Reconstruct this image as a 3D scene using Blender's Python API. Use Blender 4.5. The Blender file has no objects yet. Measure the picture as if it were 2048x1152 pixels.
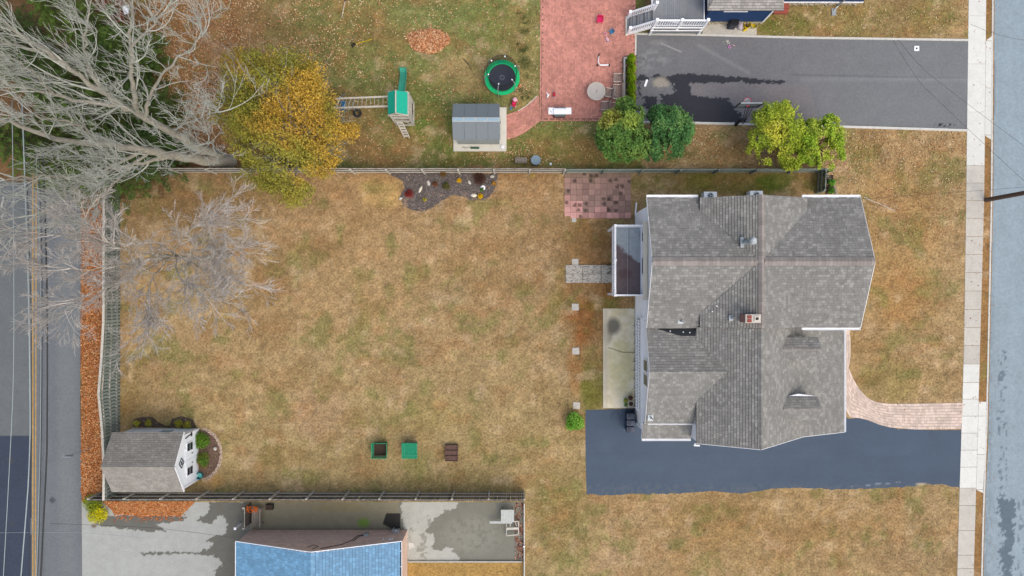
import bpy, math, random
import numpy as np
from mathutils import Vector, Matrix
R = math.radians
random.seed(11); rng = np.random.default_rng(11)
scn = bpy.context.scene
# ------------------------------------------------------------ camera, sky, sun
G = 0.035            # metres of ground per photograph pixel
H = 47.74            # drone height
cam_d = bpy.data.cameras.new('camera'); cam = bpy.data.objects.new('camera', cam_d)
scn.collection.objects.link(cam); scn.camera = cam
cam.location = (0, 0, H); cam.rotation_euler = (0, 0, 0)
cam_d.sensor_width = 36; cam_d.lens = 36*(H/G)/2048; cam_d.clip_end = 3000; cam_d.clip_start = .5
W = bpy.data.worlds.new("World"); scn.world = W; W.use_nodes = True
wn = W.node_tree; bg = wn.nodes['Background']
sky = wn.nodes.new('ShaderNodeTexSky'); sky.sky_type = 'NISHITA'; sky.sun_disc = False
SUN_EL, SUN_AZ = R(56), R(140)      # azimuth clockwise from +Y
sky.sun_elevation = SUN_EL; sky.sun_rotation = SUN_AZ; sky.dust_density = 4; sky.air_density = 1.0; sky.ozone_density = .6
wn.links.new(sky.outputs[0], bg.inputs[0]); bg.inputs[1].default_value = 0.15
sl = bpy.data.lights.new('sun', 'SUN'); so = bpy.data.objects.new('sun', sl); scn.collection.objects.link(so)
sl.energy = 1.3; sl.angle = R(90); sl.color = (1, .93, .84)
sd = Vector((math.sin(SUN_AZ)*math.cos(SUN_EL), math.cos(SUN_AZ)*math.cos(SUN_EL), math.sin(SUN_EL)))
so.rotation_euler = sd.to_track_quat('Z', 'Y').to_euler(); so.location = (10, -10, 40)
vs = scn.view_settings; vs.view_transform = 'Standard'; vs.look = 'None'; vs.gamma = 1; vs.exposure = 0.35; vs.use_curve_mapping = False
scn.render.engine = 'CYCLES'
KC = (1.42, 1.43, 1.50)
# ------------------------------------------------------------ helpers
def lin(c):
    c = c/255.0
    return c/12.92 if c <= .04045 else ((c+.055)/1.055)**2.4
def C(r, g, b): return (min(.9, lin(r)/KC[0]), min(.9, lin(g)/KC[1]), min(.9, lin(b)/KC[2]), 1)
def P(px, py, z=0.0):
    k = G*(1-z/H); return Vector(((px-1024)*k, (576-py)*k, z))
def link(o): scn.collection.objects.link(o); return o
def tag(o, label=None, cat=None, group=None, kind=None):
    if label: o['label'] = label
    if cat: o['category'] = cat
    if group: o['group'] = group
    if kind: o['kind'] = kind
    return o
def thing(name, label, cat, loc, rot=0, group=None):
    o = bpy.data.objects.new(name, None); o.empty_display_size = .2; link(o)
    o.location = loc; o.rotation_euler = (0, 0, rot)
    return tag(o, label, cat, group)
MATS = {}
def mat(name, col, rough=.8, var=.12, scale=6, bump=.15, metal=0, island=0, objrand=0, vc=False, fine=0, spec=.3, alpha=1, stretch=None, rng_=.2, fmul=5, skew=0):
    if name in MATS: return MATS[name]
    m = bpy.data.materials.new(name); m.use_nodes = True; nt = m.node_tree; N = nt.nodes; L = nt.links
    b = N['Principled BSDF']; b.inputs['Roughness'].default_value = rough; b.inputs['Metallic'].default_value = metal
    b.inputs['Specular IOR Level'].default_value = spec
    tc = N.new('ShaderNodeTexCoord'); mp = N.new('ShaderNodeMapping'); L.new(tc.outputs['Object'], mp.inputs[0])
    if stretch: mp.inputs['Scale'].default_value = stretch
    nz = N.new('ShaderNodeTexNoise'); nz.inputs['Scale'].default_value = scale; nz.inputs['Detail'].default_value = 6; nz.inputs['Roughness'].default_value = .62
    L.new(mp.outputs[0], nz.inputs['Vector'])
    if vc:
        at = N.new('ShaderNodeAttribute'); at.attribute_name = 'Col'; src = at.outputs['Color']
    else:
        rgb = N.new('ShaderNodeRGB'); rgb.outputs[0].default_value = col; src = rgb.outputs[0]
    def scaleby(src, fac_out, lo, hi, a=.3, c=.7):
        mr = N.new('ShaderNodeMapRange'); mr.inputs[1].default_value = a; mr.inputs[2].default_value = c
        mr.inputs[3].default_value = lo; mr.inputs[4].default_value = hi; L.new(fac_out, mr.inputs[0])
        vm = N.new('ShaderNodeVectorMath'); vm.operation = 'SCALE'; L.new(src, vm.inputs[0]); L.new(mr.outputs[0], vm.inputs['Scale'])
        return vm.outputs[0]
    src = scaleby(src, nz.outputs[0], 1-var, 1+var, .5-rng_, .5+rng_)
    if fine:
        n2 = N.new('ShaderNodeTexNoise'); n2.inputs['Scale'].default_value = scale*fmul; n2.inputs['Detail'].default_value = 3
        L.new(mp.outputs[0], n2.inputs['Vector']); src = scaleby(src, n2.outputs[0], 1-fine, 1+fine, .5-rng_, .5+rng_)
    if island:
        ge = N.new('ShaderNodeNewGeometry'); rpi = ge.outputs['Random Per Island']
        if skew:
            pw_n = N.new('ShaderNodeMath'); pw_n.operation = 'POWER'; L.new(rpi, pw_n.inputs[0]); pw_n.inputs[1].default_value = skew; rpi = pw_n.outputs[0]
        src = scaleby(src, rpi, 1-island*(.45 if skew else 1), 1+island*(1.3 if skew else 1), 0, 1)
    if objrand:
        oi = N.new('ShaderNodeObjectInfo'); src = scaleby(src, oi.outputs['Random'], 1-objrand, 1+objrand, 0, 1)
    L.new(src, b.inputs['Base Color'])
    if bump:
        bp = N.new('ShaderNodeBump'); bp.inputs['Strength'].default_value = bump; bp.inputs['Distance'].default_value = .03
        L.new(nz.outputs[0], bp.inputs['Height']); L.new(bp.outputs[0], b.inputs['Normal'])
    if alpha < 1: b.inputs['Alpha'].default_value = alpha
    MATS[name] = m; return m
class MB:
    def __init__(s): s.v = []; s.f = []; s.col = None
    def add(s, vs, fs):
        n = len(s.v); s.v += [tuple(v) for v in vs]; s.f += [tuple(i+n for i in f) for f in fs]; return s
    def box(s, c, d, rz=0, rx=0, ry=0):
        hx, hy, hz = d[0]/2, d[1]/2, d[2]/2
        M = Matrix.Rotation(rz, 3, 'Z') @ Matrix.Rotation(ry, 3, 'Y') @ Matrix.Rotation(rx, 3, 'X'); c = Vector(c)
        vs = [M @ Vector((x, y, z)) + c for z in (-hz, hz) for y in (-hy, hy) for x in (-hx, hx)]
        return s.add(vs, [(0,2,3,1), (4,5,7,6), (0,1,5,4), (2,6,7,3), (0,4,6,2), (1,3,7,5)])
    def beam(s, a, b, w, h, up=(0,0,1)):
        a = Vector(a); b = Vector(b); d = (b-a); 
        if d.length < 1e-5: return s
        d.normalize(); up = Vector(up)
        if abs(d.dot(up)) > .98: up = Vector((1,0,0))
        sx = d.cross(up).normalized(); uz = sx.cross(d).normalized()
        vs = [p + sx*(w/2*i) + uz*(h/2*j) for p in (a, b) for j in (-1, 1) for i in (-1, 1)]
        return s.add(vs, [(0,1,3,2), (4,6,7,5), (0,4,5,1), (2,3,7,6), (0,2,6,4), (1,5,7,3)])
    def prism(s, pts, z0, z1):
        n = len(pts); vs = [(p[0], p[1], z0) for p in pts]+[(p[0], p[1], z1) for p in pts]
        ar = sum(pts[i][0]*pts[(i+1)%n][1]-pts[(i+1)%n][0]*pts[i][1] for i in range(n))
        fs = [tuple(range(n, 2*n)), tuple(reversed(range(n)))]+[(i, (i+1)%n, (i+1)%n+n, i+n) for i in range(n)]
        if ar < 0: fs = [tuple(reversed(f)) for f in fs]
        return s.add(vs, fs)
    def slab(s, pts, t):           # 3D polygon thickened downwards
        n = len(pts); p = [Vector(q) for q in pts]; nn = (p[1]-p[0]).cross(p[2]-p[0])
        if nn.z < 0: p.reverse()
        vs = p+[q-Vector((0,0,t)) for q in p]
        return s.add(vs, [tuple(range(n)), tuple(reversed(range(n, 2*n)))]+[(i, i+n, (i+1)%n+n, (i+1)%n) for i in range(n)])
    def tube(s, pts, rad, n=8, cap=True):
        pts = [Vector(p) for p in pts]; k = len(pts)
        if not hasattr(rad, '__len__'): rad = [rad]*k
        vs = []; ref = None
        for i, p in enumerate(pts):
            d = (pts[min(i+1, k-1)]-pts[max(i-1, 0)])
            d = d.normalized() if d.length > 1e-9 else Vector((0,0,1))
            if ref is None: ref = d.orthogonal().normalized()
            a = (ref - d*ref.dot(d)); a = a.normalized() if a.length > 1e-6 else d.orthogonal().normalized(); ref = a
            b = d.cross(a)
            vs += [p+(a*math.cos(2*math.pi*j/n)+b*math.sin(2*math.pi*j/n))*rad[i] for j in range(n)]
        fs = [(i*n+j, i*n+(j+1)%n, (i+1)*n+(j+1)%n, (i+1)*n+j) for i in range(k-1) for j in range(n)]
        if cap: fs += [tuple(reversed(range(n))), tuple(range((k-1)*n, k*n))]
        return s.add(vs, fs)
    def cyl(s, c, r, h, n=20, r2=None):
        c = Vector(c); return s.tube([c, c+Vector((0,0,h))], [r, r if r2 is None else r2], n)
    def ring(s, c, r, t, n=28, m=6):   # torus
        vs = []; fs = []
        for i in range(n):
            a = 2*math.pi*i/n
            for j in range(m):
                b = 2*math.pi*j/m; q = r+t*math.cos(b)
                vs.append((c[0]+q*math.cos(a), c[1]+q*math.sin(a), c[2]+t*math.sin(b)))
        for i in range(n):
            for j in range(m): fs.append((i*m+j, ((i+1)%n)*m+j, ((i+1)%n)*m+(j+1)%m, i*m+(j+1)%m))
        return s.add(vs, fs)
    def annulus(s, c, r0, r1, h, n=36, sy=1):
        vs = []
        for (r, z) in ((r0, h), (r1, h), (r1, 0), (r0, 0)):
            vs += [(c[0]+r*math.cos(2*math.pi*i/n), c[1]+sy*r*math.sin(2*math.pi*i/n), c[2]+z) for i in range(n)]
        fs = []
        for q in range(4):
            for i in range(n): fs.append((q*n+i, ((q+1)%4)*n+i, ((q+1)%4)*n+(i+1)%n, q*n+(i+1)%n))
        return s.add(vs, fs)
    def blob(s, c, r, n=10, m=7, jit=0, seed=0):
        rr = random.Random(seed); vs = []; fs = []
        for i in range(m+1):
            t = math.pi*i/m
            for j in range(n):
                a = 2*math.pi*j/n; q = 1+(rr.uniform(-jit, jit) if 0 < i < m else 0)
                vs.append((c[0]+r[0]*q*math.sin(t)*math.cos(a), c[1]+r[1]*q*math.sin(t)*math.sin(a), c[2]+r[2]*q*math.cos(t)))
        for i in range(m):
            for j in range(n): fs.append((i*n+j, (i+1)*n+j, (i+1)*n+(j+1)%n, i*n+(j+1)%n))
        return s.add(vs, fs)
    def build(s, name, m, parent=None, smooth=False, kind=None, loc=None, bevel=0):
        off = Vector((0,0,0))
        if loc is not None: off = Vector(loc)
        me = bpy.data.meshes.new(name)
        me.from_pydata([(v[0]-off.x, v[1]-off.y, v[2]-off.z) for v in s.v] if loc is not None else s.v, [], s.f)
        if m: me.materials.append(m)
        if smooth: me.polygons.foreach_set('use_smooth', [True]*len(me.polygons))
        o = bpy.data.objects.new(name, me); link(o)
        if parent is not None: o.parent = parent
        elif loc is not None: o.location = off
        if kind: o['kind'] = kind
        if bevel:
            md = o.modifiers.new('bevel', 'BEVEL'); md.width = bevel; md.segments = 1; md.limit_method = 'ANGLE'
        return o
def wpart(name, mb, m, root, **k):      # mesh written in world coordinates, child of an unrotated root
    return mb.build(name, m, root, loc=root.location, **k)
def inst(name, mesh, parent, loc, rot=(0,0,0), scale=(1,1,1)):
    o = bpy.data.objects.new(name, mesh); link(o); o.parent = parent; o.location = loc; o.rotation_euler = rot; o.scale = scale; return o
# numpy noise
def _h(ix, iy, seed):
    n = (ix.astype(np.int64)*374761393 + iy.astype(np.int64)*668265263 + seed*974711) & 0x7fffffff
    n = ((n ^ (n >> 13))*1274126177) & 0x7fffffff
    n = n ^ (n >> 16); return (n & 0xffff)/65535.0
def vnoise(x, y, seed=0):
    ix = np.floor(x); iy = np.floor(y); fx = x-ix; fy = y-iy; fx = fx*fx*(3-2*fx); fy = fy*fy*(3-2*fy)
    a = _h(ix, iy, seed); b = _h(ix+1, iy, seed); c = _h(ix, iy+1, seed); d = _h(ix+1, iy+1, seed)
    return (a*(1-fx)+b*fx)*(1-fy)+(c*(1-fx)+d*fx)*fy
def fbm(x, y, seed=0, o=5):
    s = 0; a = .5; t = 0
    for i in range(o):
        s = s+a*vnoise(x*2**i, y*2**i, seed+i*17); t += a; a *= .55
    return s/t
def inpoly(x, y, poly):
    r = np.zeros(x.shape, bool); n = len(poly)
    for i in range(n):
        x0, y0 = poly[i]; x1, y1 = poly[(i+1)%n]
        c = ((y0 > y) != (y1 > y)); xi = (x1-x0)*(y-y0)/((y1-y0) if y1 != y0 else 1e-9)+x0
        r ^= (c & (x < xi))
    return r
def L3(r, g, b): return np.array(C(r, g, b)[:3])
def mixc(base, col, w): return base*(1-w[..., None])+np.array(col)*w[..., None]
def spot(px, py, cx, cy, rx, ry, p=1.0):
    d = ((px-cx)/rx)**2+((py-cy)/ry)**2
    return np.clip(1.35-d*1.0, 0, 1)**p
def setcol(me, rgb):
    a = me.color_attributes.new('Col', 'FLOAT_COLOR', 'POINT')
    c = np.ones((len(me.vertices), 4), np.float32); c[:, :3] = rgb
    a.data.foreach_set('color', c.ravel())
def sheet(name, poly_px, z, res, fn, m, parent=None, kind='structure', sub=None, clampx=None):
    """grid sheet clipped to a pixel-space polygon (photograph pixels on the ground), vertex coloured by fn(px,py)"""
    xs = [p[0] for p in poly_px]; ys = [p[1] for p in poly_px]
    nx = int((max(xs)-min(xs))/res)+2; ny = int((max(ys)-min(ys))/res)+2
    gx = np.linspace(min(xs), max(xs), nx); gy = np.linspace(min(ys), max(ys), ny)
    PX, PY = np.meshgrid(gx, gy)
    ins = inpoly(PX, PY, poly_px)
    # snap outside grid points that neighbour inside ones onto the outline
    def near(X, Y):
        best = np.full(X.shape, 1e18); bx = X.copy(); by = Y.copy(); n = len(poly_px)
        for i in range(n):
            x0, y0 = poly_px[i]; x1, y1 = poly_px[(i+1)%n]; dx = x1-x0; dy = y1-y0; l = dx*dx+dy*dy+1e-12
            t = np.clip(((X-x0)*dx+(Y-y0)*dy)/l, 0, 1); qx = x0+t*dx; qy = y0+t*dy; d = (X-qx)**2+(Y-qy)**2
            w = d < best; best = np.where(w, d, best); bx = np.where(w, qx, bx); by = np.where(w, qy, by)
        return bx, by
    cell = ins[:-1, :-1] | ins[1:, :-1] | ins[:-1, 1:] | ins[1:, 1:]
    use = np.zeros(PX.shape, bool)
    use[:-1, :-1] |= cell; use[1:, :-1] |= cell; use[:-1, 1:] |= cell; use[1:, 1:] |= cell
    out = use & ~ins
    bx, by = near(PX[out], PY[out]); PX[out] = bx; PY[out] = by
    idx = -np.ones(PX.shape, np.int64); idx[use] = np.arange(use.sum())
    vx = PX[use]; vy = PY[use]
    V = np.stack([(vx-1024)*G, (576-vy)*G, np.full(vx.shape, z)], 1)
    a = idx[:-1, :-1][cell]; b = idx[:-1, 1:][cell]; c = idx[1:, 1:][cell]; d = idx[1:, :-1][cell]
    F = np.stack([d, c, b, a], 1)
    me = bpy.data.meshes.new(name); me.vertices.add(len(V)); me.vertices.foreach_set('co', V.ravel())
    me.loops.add(F.size); me.loops.foreach_set('vertex_index', F.ravel().astype(np.int32))
    me.polygons.add(len(F)); me.polygons.foreach_set('loop_start', np.arange(0, F.size, 4, dtype=np.int32)); me.polygons.foreach_set('loop_total', np.full(len(F), 4, np.int32))
    me.update(); me.validate()
    if fn is not None: setcol(me, fn(vx, vy)[:len(me.vertices)])
    me.materials.append(m)
    o = bpy.data.objects.new(name, me); link(o)
    if parent: o.parent = parent
    if kind: o['kind'] = kind
    return o
def cards(name, pos, nrm, size, cols, m, parent=None, kind=None, asp=.6, loc=None, fold=.25, sizevar=.35):
    """many small folded leaf faces as one mesh"""
    n = len(pos); pos = np.asarray(pos, float)
    if loc is not None: pos = pos-np.array(loc)
    nrm = nrm/np.linalg.norm(nrm, axis=1)[:, None]
    t = rng.normal(size=(n, 3)); t -= nrm*(t*nrm).sum(1)[:, None]; t /= np.linalg.norm(t, axis=1)[:, None]; b = np.cross(nrm, t)
    s = (size*(1+rng.uniform(-sizevar, sizevar, n)))[:, None]
    a0 = pos-t*s*.5; a1 = pos+t*s*.5
    l = pos+b*s*asp*.5+nrm*s*fold*.5; r = pos-b*s*asp*.5+nrm*s*fold*.5
    V = np.stack([a0, r, a1, l], 1).reshape(-1, 3)
    F = np.stack([np.arange(n)*4, np.arange(n)*4+1, np.arange(n)*4+2, np.arange(n)*4, np.arange(n)*4+2, np.arange(n)*4+3], 1)
    me = bpy.data.meshes.new(name); me.vertices.add(4*n); me.vertices.foreach_set('co', V.ravel())
    me.loops.add(6*n); me.loops.foreach_set('vertex_index', F.ravel().astype(np.int32))
    me.polygons.add(2*n); me.polygons.foreach_set('loop_start', np.arange(0, 6*n, 3, dtype=np.int32)); me.polygons.foreach_set('loop_total', np.full(2*n, 3, np.int32))
    me.update()
    setcol(me, np.repeat(cols, 4, axis=0)); me.materials.append(m)
    o = bpy.data.objects.new(name, me); link(o)
    if parent is not None: o.parent = parent
    if kind: o['kind'] = kind
    return o
# ------------------------------------------------------------ materials
M_lawn = mat('lawn_soil', None, rough=.95, vc=True, var=.12, scale=2.2, bump=.5, fine=.2, rng_=.12, fmul=3.2, spec=.05)
M_asph = mat('asphalt', None, rough=.85, vc=True, var=.06, scale=1.2, bump=.12, fine=.09, spec=.25)
M_seal = mat('sealed_asphalt', None, rough=.75, vc=True, var=.05, scale=.7, bump=.05, fine=.03, spec=.2)
M_conc = mat('concrete', None, rough=.85, vc=True, var=.07, scale=2, bump=.1, fine=.06, spec=.2)
M_leaf = mat('leaf', None, rough=.75, vc=True, var=.06, scale=3, bump=0, spec=.12)
M_slab = mat('pavement_concrete', C(240, 242, 238), rough=.85, var=.06, scale=1.6, bump=.08, fine=.05, objrand=.035, spec=.15)
M_slab_old = mat('old_pavement_concrete', C(214, 210, 202), rough=.85, var=.08, scale=1.6, bump=.1, fine=.07, objrand=.05, spec=.15)
M_kerb = mat('kerb_concrete', C(226, 226, 222), rough=.85, var=.1, scale=4, bump=.1, fine=.06)
M_white = mat('white_vinyl', (.86,.88,.9,1), rough=.45, var=.03, scale=3, bump=.02)
M_cream = mat('cream_metal', C(244, 238, 222), rough=.5, var=.05, scale=4, bump=.02)
M_brick = mat('red_brick', C(172, 92, 80), rough=.85, var=.12, scale=9, bump=.15, island=.2)
M_paver = mat('red_clay_paver', C(222, 156, 142), rough=.85, var=.16, scale=.28, bump=.05, island=.17, fine=.12)
M_path = mat('pink_grey_paver', C(232, 212, 200), rough=.85, var=.08, scale=.8, bump=.05, island=.17)
M_joint = mat('paver_joint', C(150, 114, 102), rough=.95, var=.15, scale=9, bump=.1)
M_tile = mat('pink_patio_tile', None, rough=.85, vc=True, var=.1, scale=6, bump=.1, fine=.1)
M_shingle = mat('grey_asphalt_shingle', C(151, 151, 149), rough=.92, var=.09, scale=.5, bump=.05, island=.22, fine=.1, spec=.1, skew=2.4)
M_cap = mat('ridge_shingle', C(162, 155, 152), rough=.92, var=.1, scale=2, bump=.05, island=.12, spec=.1)
M_shingle_blue = mat('blue_asphalt_shingle', C(112, 164, 204), rough=.6, var=.08, scale=1.2, bump=.05, island=.2, skew=2, fine=.06, spec=.5)
M_shingle_shed = mat('shed_shingle', C(158, 155, 150), rough=.92, var=.12, scale=.8, bump=.05, island=.13, skew=2, fine=.06, spec=.1)
M_shingle_nb = mat('pale_grey_shingle', C(178, 175, 172), rough=.92, var=.06, scale=2, bump=.05, island=.2, spec=.1)
M_roofbase = mat('roof_underlay', C(70, 68, 68), rough=.95, var=.1)
M_membrane = mat('dark_roof_membrane', C(62, 66, 70), rough=.6, var=.2, scale=3)
M_wood = mat('weathered_grey_wood', C(158, 150, 140), rough=.9, var=.2, scale=5, bump=.3, objrand=.16, stretch=(1,1,1))
M_wood_lt = mat('pale_weathered_rail', C(212, 208, 198), rough=.9, var=.15, scale=6, bump=.2, objrand=.1)
M_wood_dk = mat('dark_weathered_board', C(108, 100, 94), rough=.92, var=.25, scale=5, bump=.3, objrand=.25)
M_wood_grl = mat('pale_green_grey_wood', C(172, 186, 178), rough=.9, var=.2, scale=6, bump=.2, objrand=.12)
M_wood_grd = mat('dark_green_grey_wood', C(92, 100, 94), rough=.9, var=.25, scale=6, bump=.2, objrand=.25)
M_wood_gr = mat('green_grey_wood', C(146, 158, 152), rough=.92, var=.2, scale=5, bump=.3, objrand=.18)
M_black = mat('black_metal', C(45, 45, 50), rough=.4, var=.1, metal=.2)
M_dark = mat('dark_plastic', C(52, 62, 80), rough=.5, var=.1)
M_metal = mat('galvanised_metal', C(190, 200, 208), rough=.4, var=.08, metal=.4)
M_glass = mat('dark_window_glass', C(42, 52, 66), rough=.12, var=.15, scale=2, bump=0, spec=.6)
M_green = mat('green_plastic', C(20, 170, 120), rough=.45, var=.06)
M_teal = mat('teal_canvas', C(28, 188, 160), rough=.6, var=.05)
M_mesh = mat('dark_green_net', C(20, 120, 95), rough=.8, alpha=.55, bump=0)
M_bark = mat('grey_bark', C(180, 176, 164), rough=.92, var=.22, scale=5, bump=.5)
M_twig = mat('pale_grey_twig', C(214, 218, 212), rough=.9, var=.15, scale=2, bump=0, island=.12)
M_brownbark = mat('brown_bark', C(105, 92, 76), rough=.92, var=.25, scale=8, bump=.5)
M_red = mat('red_plastic', C(205, 45, 70), rough=.4, var=.05)
M_pink = mat('hot_pink_plastic', C(235, 40, 110), rough=.4, var=.04)
M_palepink = mat('pale_pink_plastic', C(240, 190, 205), rough=.45, var=.04)
M_bluep = mat('blue_plastic', C(60, 130, 180), rough=.45, var=.05)
M_yellow = mat('yellow_plastic', C(240, 210, 20), rough=.45, var=.05)
M_rubber = mat('black_rubber', C(48, 46, 48), rough=.8, var=.15, scale=12)
M_soil = mat('dark_soil', C(78, 64, 56), rough=.98, var=.35, scale=14, bump=.6, fine=.3)
M_stone = mat('pale_stone', C(215, 212, 205), rough=.85, var=.12, scale=8)
M_grs = mat('grey_resin_panel', C(128, 138, 146), rough=.6, var=.05, scale=8, bump=.05)
M_grl = mat('light_grey_resin', C(190, 200, 204), rough=.6, var=.05)
M_clear = mat('pale_skylight', C(165, 195, 215), rough=.3, var=.05)
M_navy = mat('navy_siding', C(40, 72, 120), rough=.6, var=.05, scale=3)
M_deckg = mat('grey_composite_board', C(150, 155, 162), rough=.7, var=.08, scale=3, objrand=.06)
M_tan = mat('tan_brick', C(252, 218, 200), rough=.88, var=.12, scale=5, bump=.1, island=.1)
M_pipe = mat('terracotta', C(150, 95, 75), rough=.85)
M_cable = mat('cable', C(60, 62, 64), rough=.6, var=.05)
M_cablel = mat('pale_cable', C(175, 190, 195), rough=.4, var=.05)
M_yellowp = mat('yellow_road_paint', C(200, 160, 90), rough=.8, var=.25, scale=3)
# ------------------------------------------------------------ ground
base = MB(); base.add([(-700,-700,-.35),(700,-700,-.35),(700,700,-.35),(-700,700,-.35)], [(0,1,2,3)])
base.build('ground', mat('far_ground', C(140, 125, 85), rough=.95, var=.3, scale=.1), kind='structure')
def interp(tab, y): return float(np.interp(y, [t[0] for t in tab], [t[1] for t in tab]))
SWL = [(-300,1941),(0,1937),(400,1932),(700,1927.6),(976,1919),(1152,1914),(1450,1905)]
SWR = [(-300,1976),(0,1972),(400,1968),(700,1959.7),(976,1952),(1152,1947),(1450,1938)]
KRB = [(-300,1990),(0,1987),(400,1984.5),(700,1978),(900,1974),(976,1969.5),(1152,1965),(1450,1958)]
def lawn_col(px, py):
    n1 = fbm(px/170, py/170, 3); n2 = fbm(px/45, py/45, 9); n3 = fbm(px/14, py/14, 21, 3)
    c = np.zeros((len(px), 3))+L3(178, 152, 112)
    dx = px+(n2-.5)*60; dy = py+(n1-.5)*50
    c = mixc(c, L3(174, 140, 102), np.clip((560-dy)/250, 0, 1)*(px < 1130)*.75)
    c = mixc(c, L3(170, 152, 108), np.clip((dy-650)/260, 0, 1)*(px < 1180)*.75)
    # neighbour lawn to the north
    nb = ((dy < 338) & (px < 1290))*1.0
    c = mixc(c, L3(132, 138, 84), nb)
    c = mixc(c, L3(158, 122, 88), nb*np.clip((640-px)/180, 0, 1))
    for (cx, cy, rx, ry, col, w) in [
        (900,190,70,60,(96,112,52),.6),(870,270,60,60,(98,118,52),.75),(1090,290,130,35,(118,122,62),.7),(760,150,120,80,(118,122,70),.5),
        (935,150,75,50,(176,152,108),.8),(1040,130,45,120,(172,150,102),.8),(770,290,90,50,(152,122,84),.8),(990,60,80,60,(118,124,66),.5),
        (700,60,120,60,(140,126,80),.6),(1230,300,90,40,(128,120,66),.6),
        (1440,365,200,26,(112,112,48),.9),(1560,368,110,24,(92,112,44),.7),(1400,300,110,30,(138,126,72),.8),(1460,300,60,30,(156,124,88),.6),
        (1640,40,260,40,(140,130,78),.8),(1560,50,60,30,(108,118,54),.7),(1850,30,80,50,(132,126,70),.6),
        (1180,560,70,150,(152,104,58),.75),(1190,770,28,70,(116,118,50),.85),(1165,640,25,60,(160,100,54),.7),(1150,740,22,50,(162,108,60),.6),
        (1200,610,40,20,(112,112,48),.6),(1110,600,22,50,(124,124,62),.6),(1180,470,50,30,(150,112,64),.6),
        (760,560,340,130,(172,144,104),.35),(640,830,60,60,(180,150,120),.6),(1080,530,50,60,(180,152,116),.5),(1000,600,70,30,(176,146,110),.4),
        (1100,930,90,60,(174,148,106),.5),(1110,1020,50,90,(132,120,66),.6),(930,970,140,26,(142,130,78),.5),(820,830,120,40,(154,140,86),.5),
        (1290,1080,80,60,(184,156,122),.5),(1240,1120,40,40,(190,164,130),.5),(1500,1090,260,80,(168,140,94),.4),(1830,1110,90,50,(172,146,112),.5),
        (1420,1040,120,60,(164,134,84),.4),(1700,1050,160,60,(174,140,92),.4),
        (1810,400,100,120,(176,142,96),.5),(1790,500,90,160,(178,142,90),.5),(1820,600,70,60,(172,130,80),.5),(1780,760,60,50,(146,136,78),.6),
        (1710,300,60,25,(120,122,64),.6),(1870,345,40,30,(126,128,72),.6),(1750,700,50,60,(178,148,104),.5),(1850,760,60,30,(170,144,98),.5),(1830,450,30,30,(118,120,62),.35),
        (450,380,120,40,(150,126,82),.6),(360,420,90,40,(148,120,76),.5),(1000,360,60,20,(168,132,88),.5),(770,385,45,34,(206,172,112),.8),
        (300,760,90,70,(150,122,84),.4),(420,960,30,16,(196,156,96),.95),(250,800,30,90,(140,124,80),.5),(330,830,90,24,(134,116,78),.5),
        (935,320,80,16,(120,120,60),.5),(440,330,60,30,(150,116,82),.6),(700,245,60,60,(150,118,80),.5)]:
        c = mixc(c, L3(*col), w*spot(dx*.5+px*.5, dy*.5+py*.5, cx, cy, rx, ry)*np.clip(n2*1.6, 0, 1))
    # conifer floor and verge strip
    c = mixc(c, L3(112, 88, 62), ((px < 330) & (py < 395))*.85)
    c = mixc(c, L3(150, 96, 56), ((px < 238) & (py > 360))*.9)
    c = mixc(c, L3(158, 118, 74), (px > 1945)*.8)
    green = np.clip((fbm(px/34+7, py/34, 44)-.56)*7, 0, 1)
    c = mixc(c, L3(132, 132, 78), green*.62)
    pale = np.clip((fbm(px/26, py/26+5, 77)-.6)*7, 0, 1)
    c = mixc(c, L3(208, 182, 146), pale*.5)
    dk_ = np.clip((fbm(px/60+3, py/38, 177)-.5)*5, 0, 1); c = mixc(c, L3(150, 120, 78), dk_*.42*(px > 200))
    rust = np.clip((fbm(px/40, py/30+9, 99)-.58)*6, 0, 1)
    c = mixc(c, L3(178, 132, 90), rust*.34*(px > 200))
    grain = fbm(px/5.5, py/5.5, 131, 2); c = c*(.8+.4*grain)[:, None]
    strk = fbm(px/70, py/9, 137, 3); c = c*(.93+.14*strk)[:, None]
    c = c*(.66+.42*n3+.28*n2)[:, None]
    return c
lawn_poly = [(-260,-220),(1989,-220),(1984.5+2,400),(1978+2,700),(1970+2,976),(1965+2,1152),(1959,1400),(165,1400),(165,-220)]
lawn_poly = [(163,-220),(1991,-220),(1989,0),(1986.5,400),(1980,700),(1976,900),(1971.5,976),(1967,1152),(1960,1400),(163,1400),(163,1000),(160,700),(163,400)]
lawn = sheet('lawn', lawn_poly, 0, 4.5, lawn_col, M_lawn)
sheet('ground', [(-260,-220),(163,-220),(163,372),(-260,352)], 0.0, 8, lambda x, y: lawn_col(x*0+200, y*0+200)*(0.6+.8*fbm(x/20, y/20, 5))[:, None], M_lawn)
# ---- roads
def road_l(px, py):
    n = fbm(px/60, py/60, 5); s = fbm(px/6, py/300, 8)
    c = np.zeros((len(px), 3))+L3(122, 128, 134)
    c = mixc(c, L3(134, 140, 144), spot(px, py, 135, 700, 22, 600)*.7)
    c = mixc(c, L3(112, 118, 120), ((px < 60))*.6)
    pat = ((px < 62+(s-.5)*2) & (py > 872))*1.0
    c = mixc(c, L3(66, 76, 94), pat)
    c = mixc(c, L3(92, 98, 104), np.exp(-((px-84)/5)**2)*.5)
    c = c*(.93+.14*n)[:, None]
    for (cx, cy, r) in ((105,1001,5.5),(22,922,6),(24,1046,4)):
        d = np.hypot(px-cx, py-cy); c = mixc(c, L3(78, 82, 86), (d < r)*.8)
    return c
sheet('road', [(-260,346),(163,372),(161.5,560),(160.5,800),(163,1000),(166,1400),(-260,1400)], .004, 3.0, road_l, M_asph)
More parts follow.
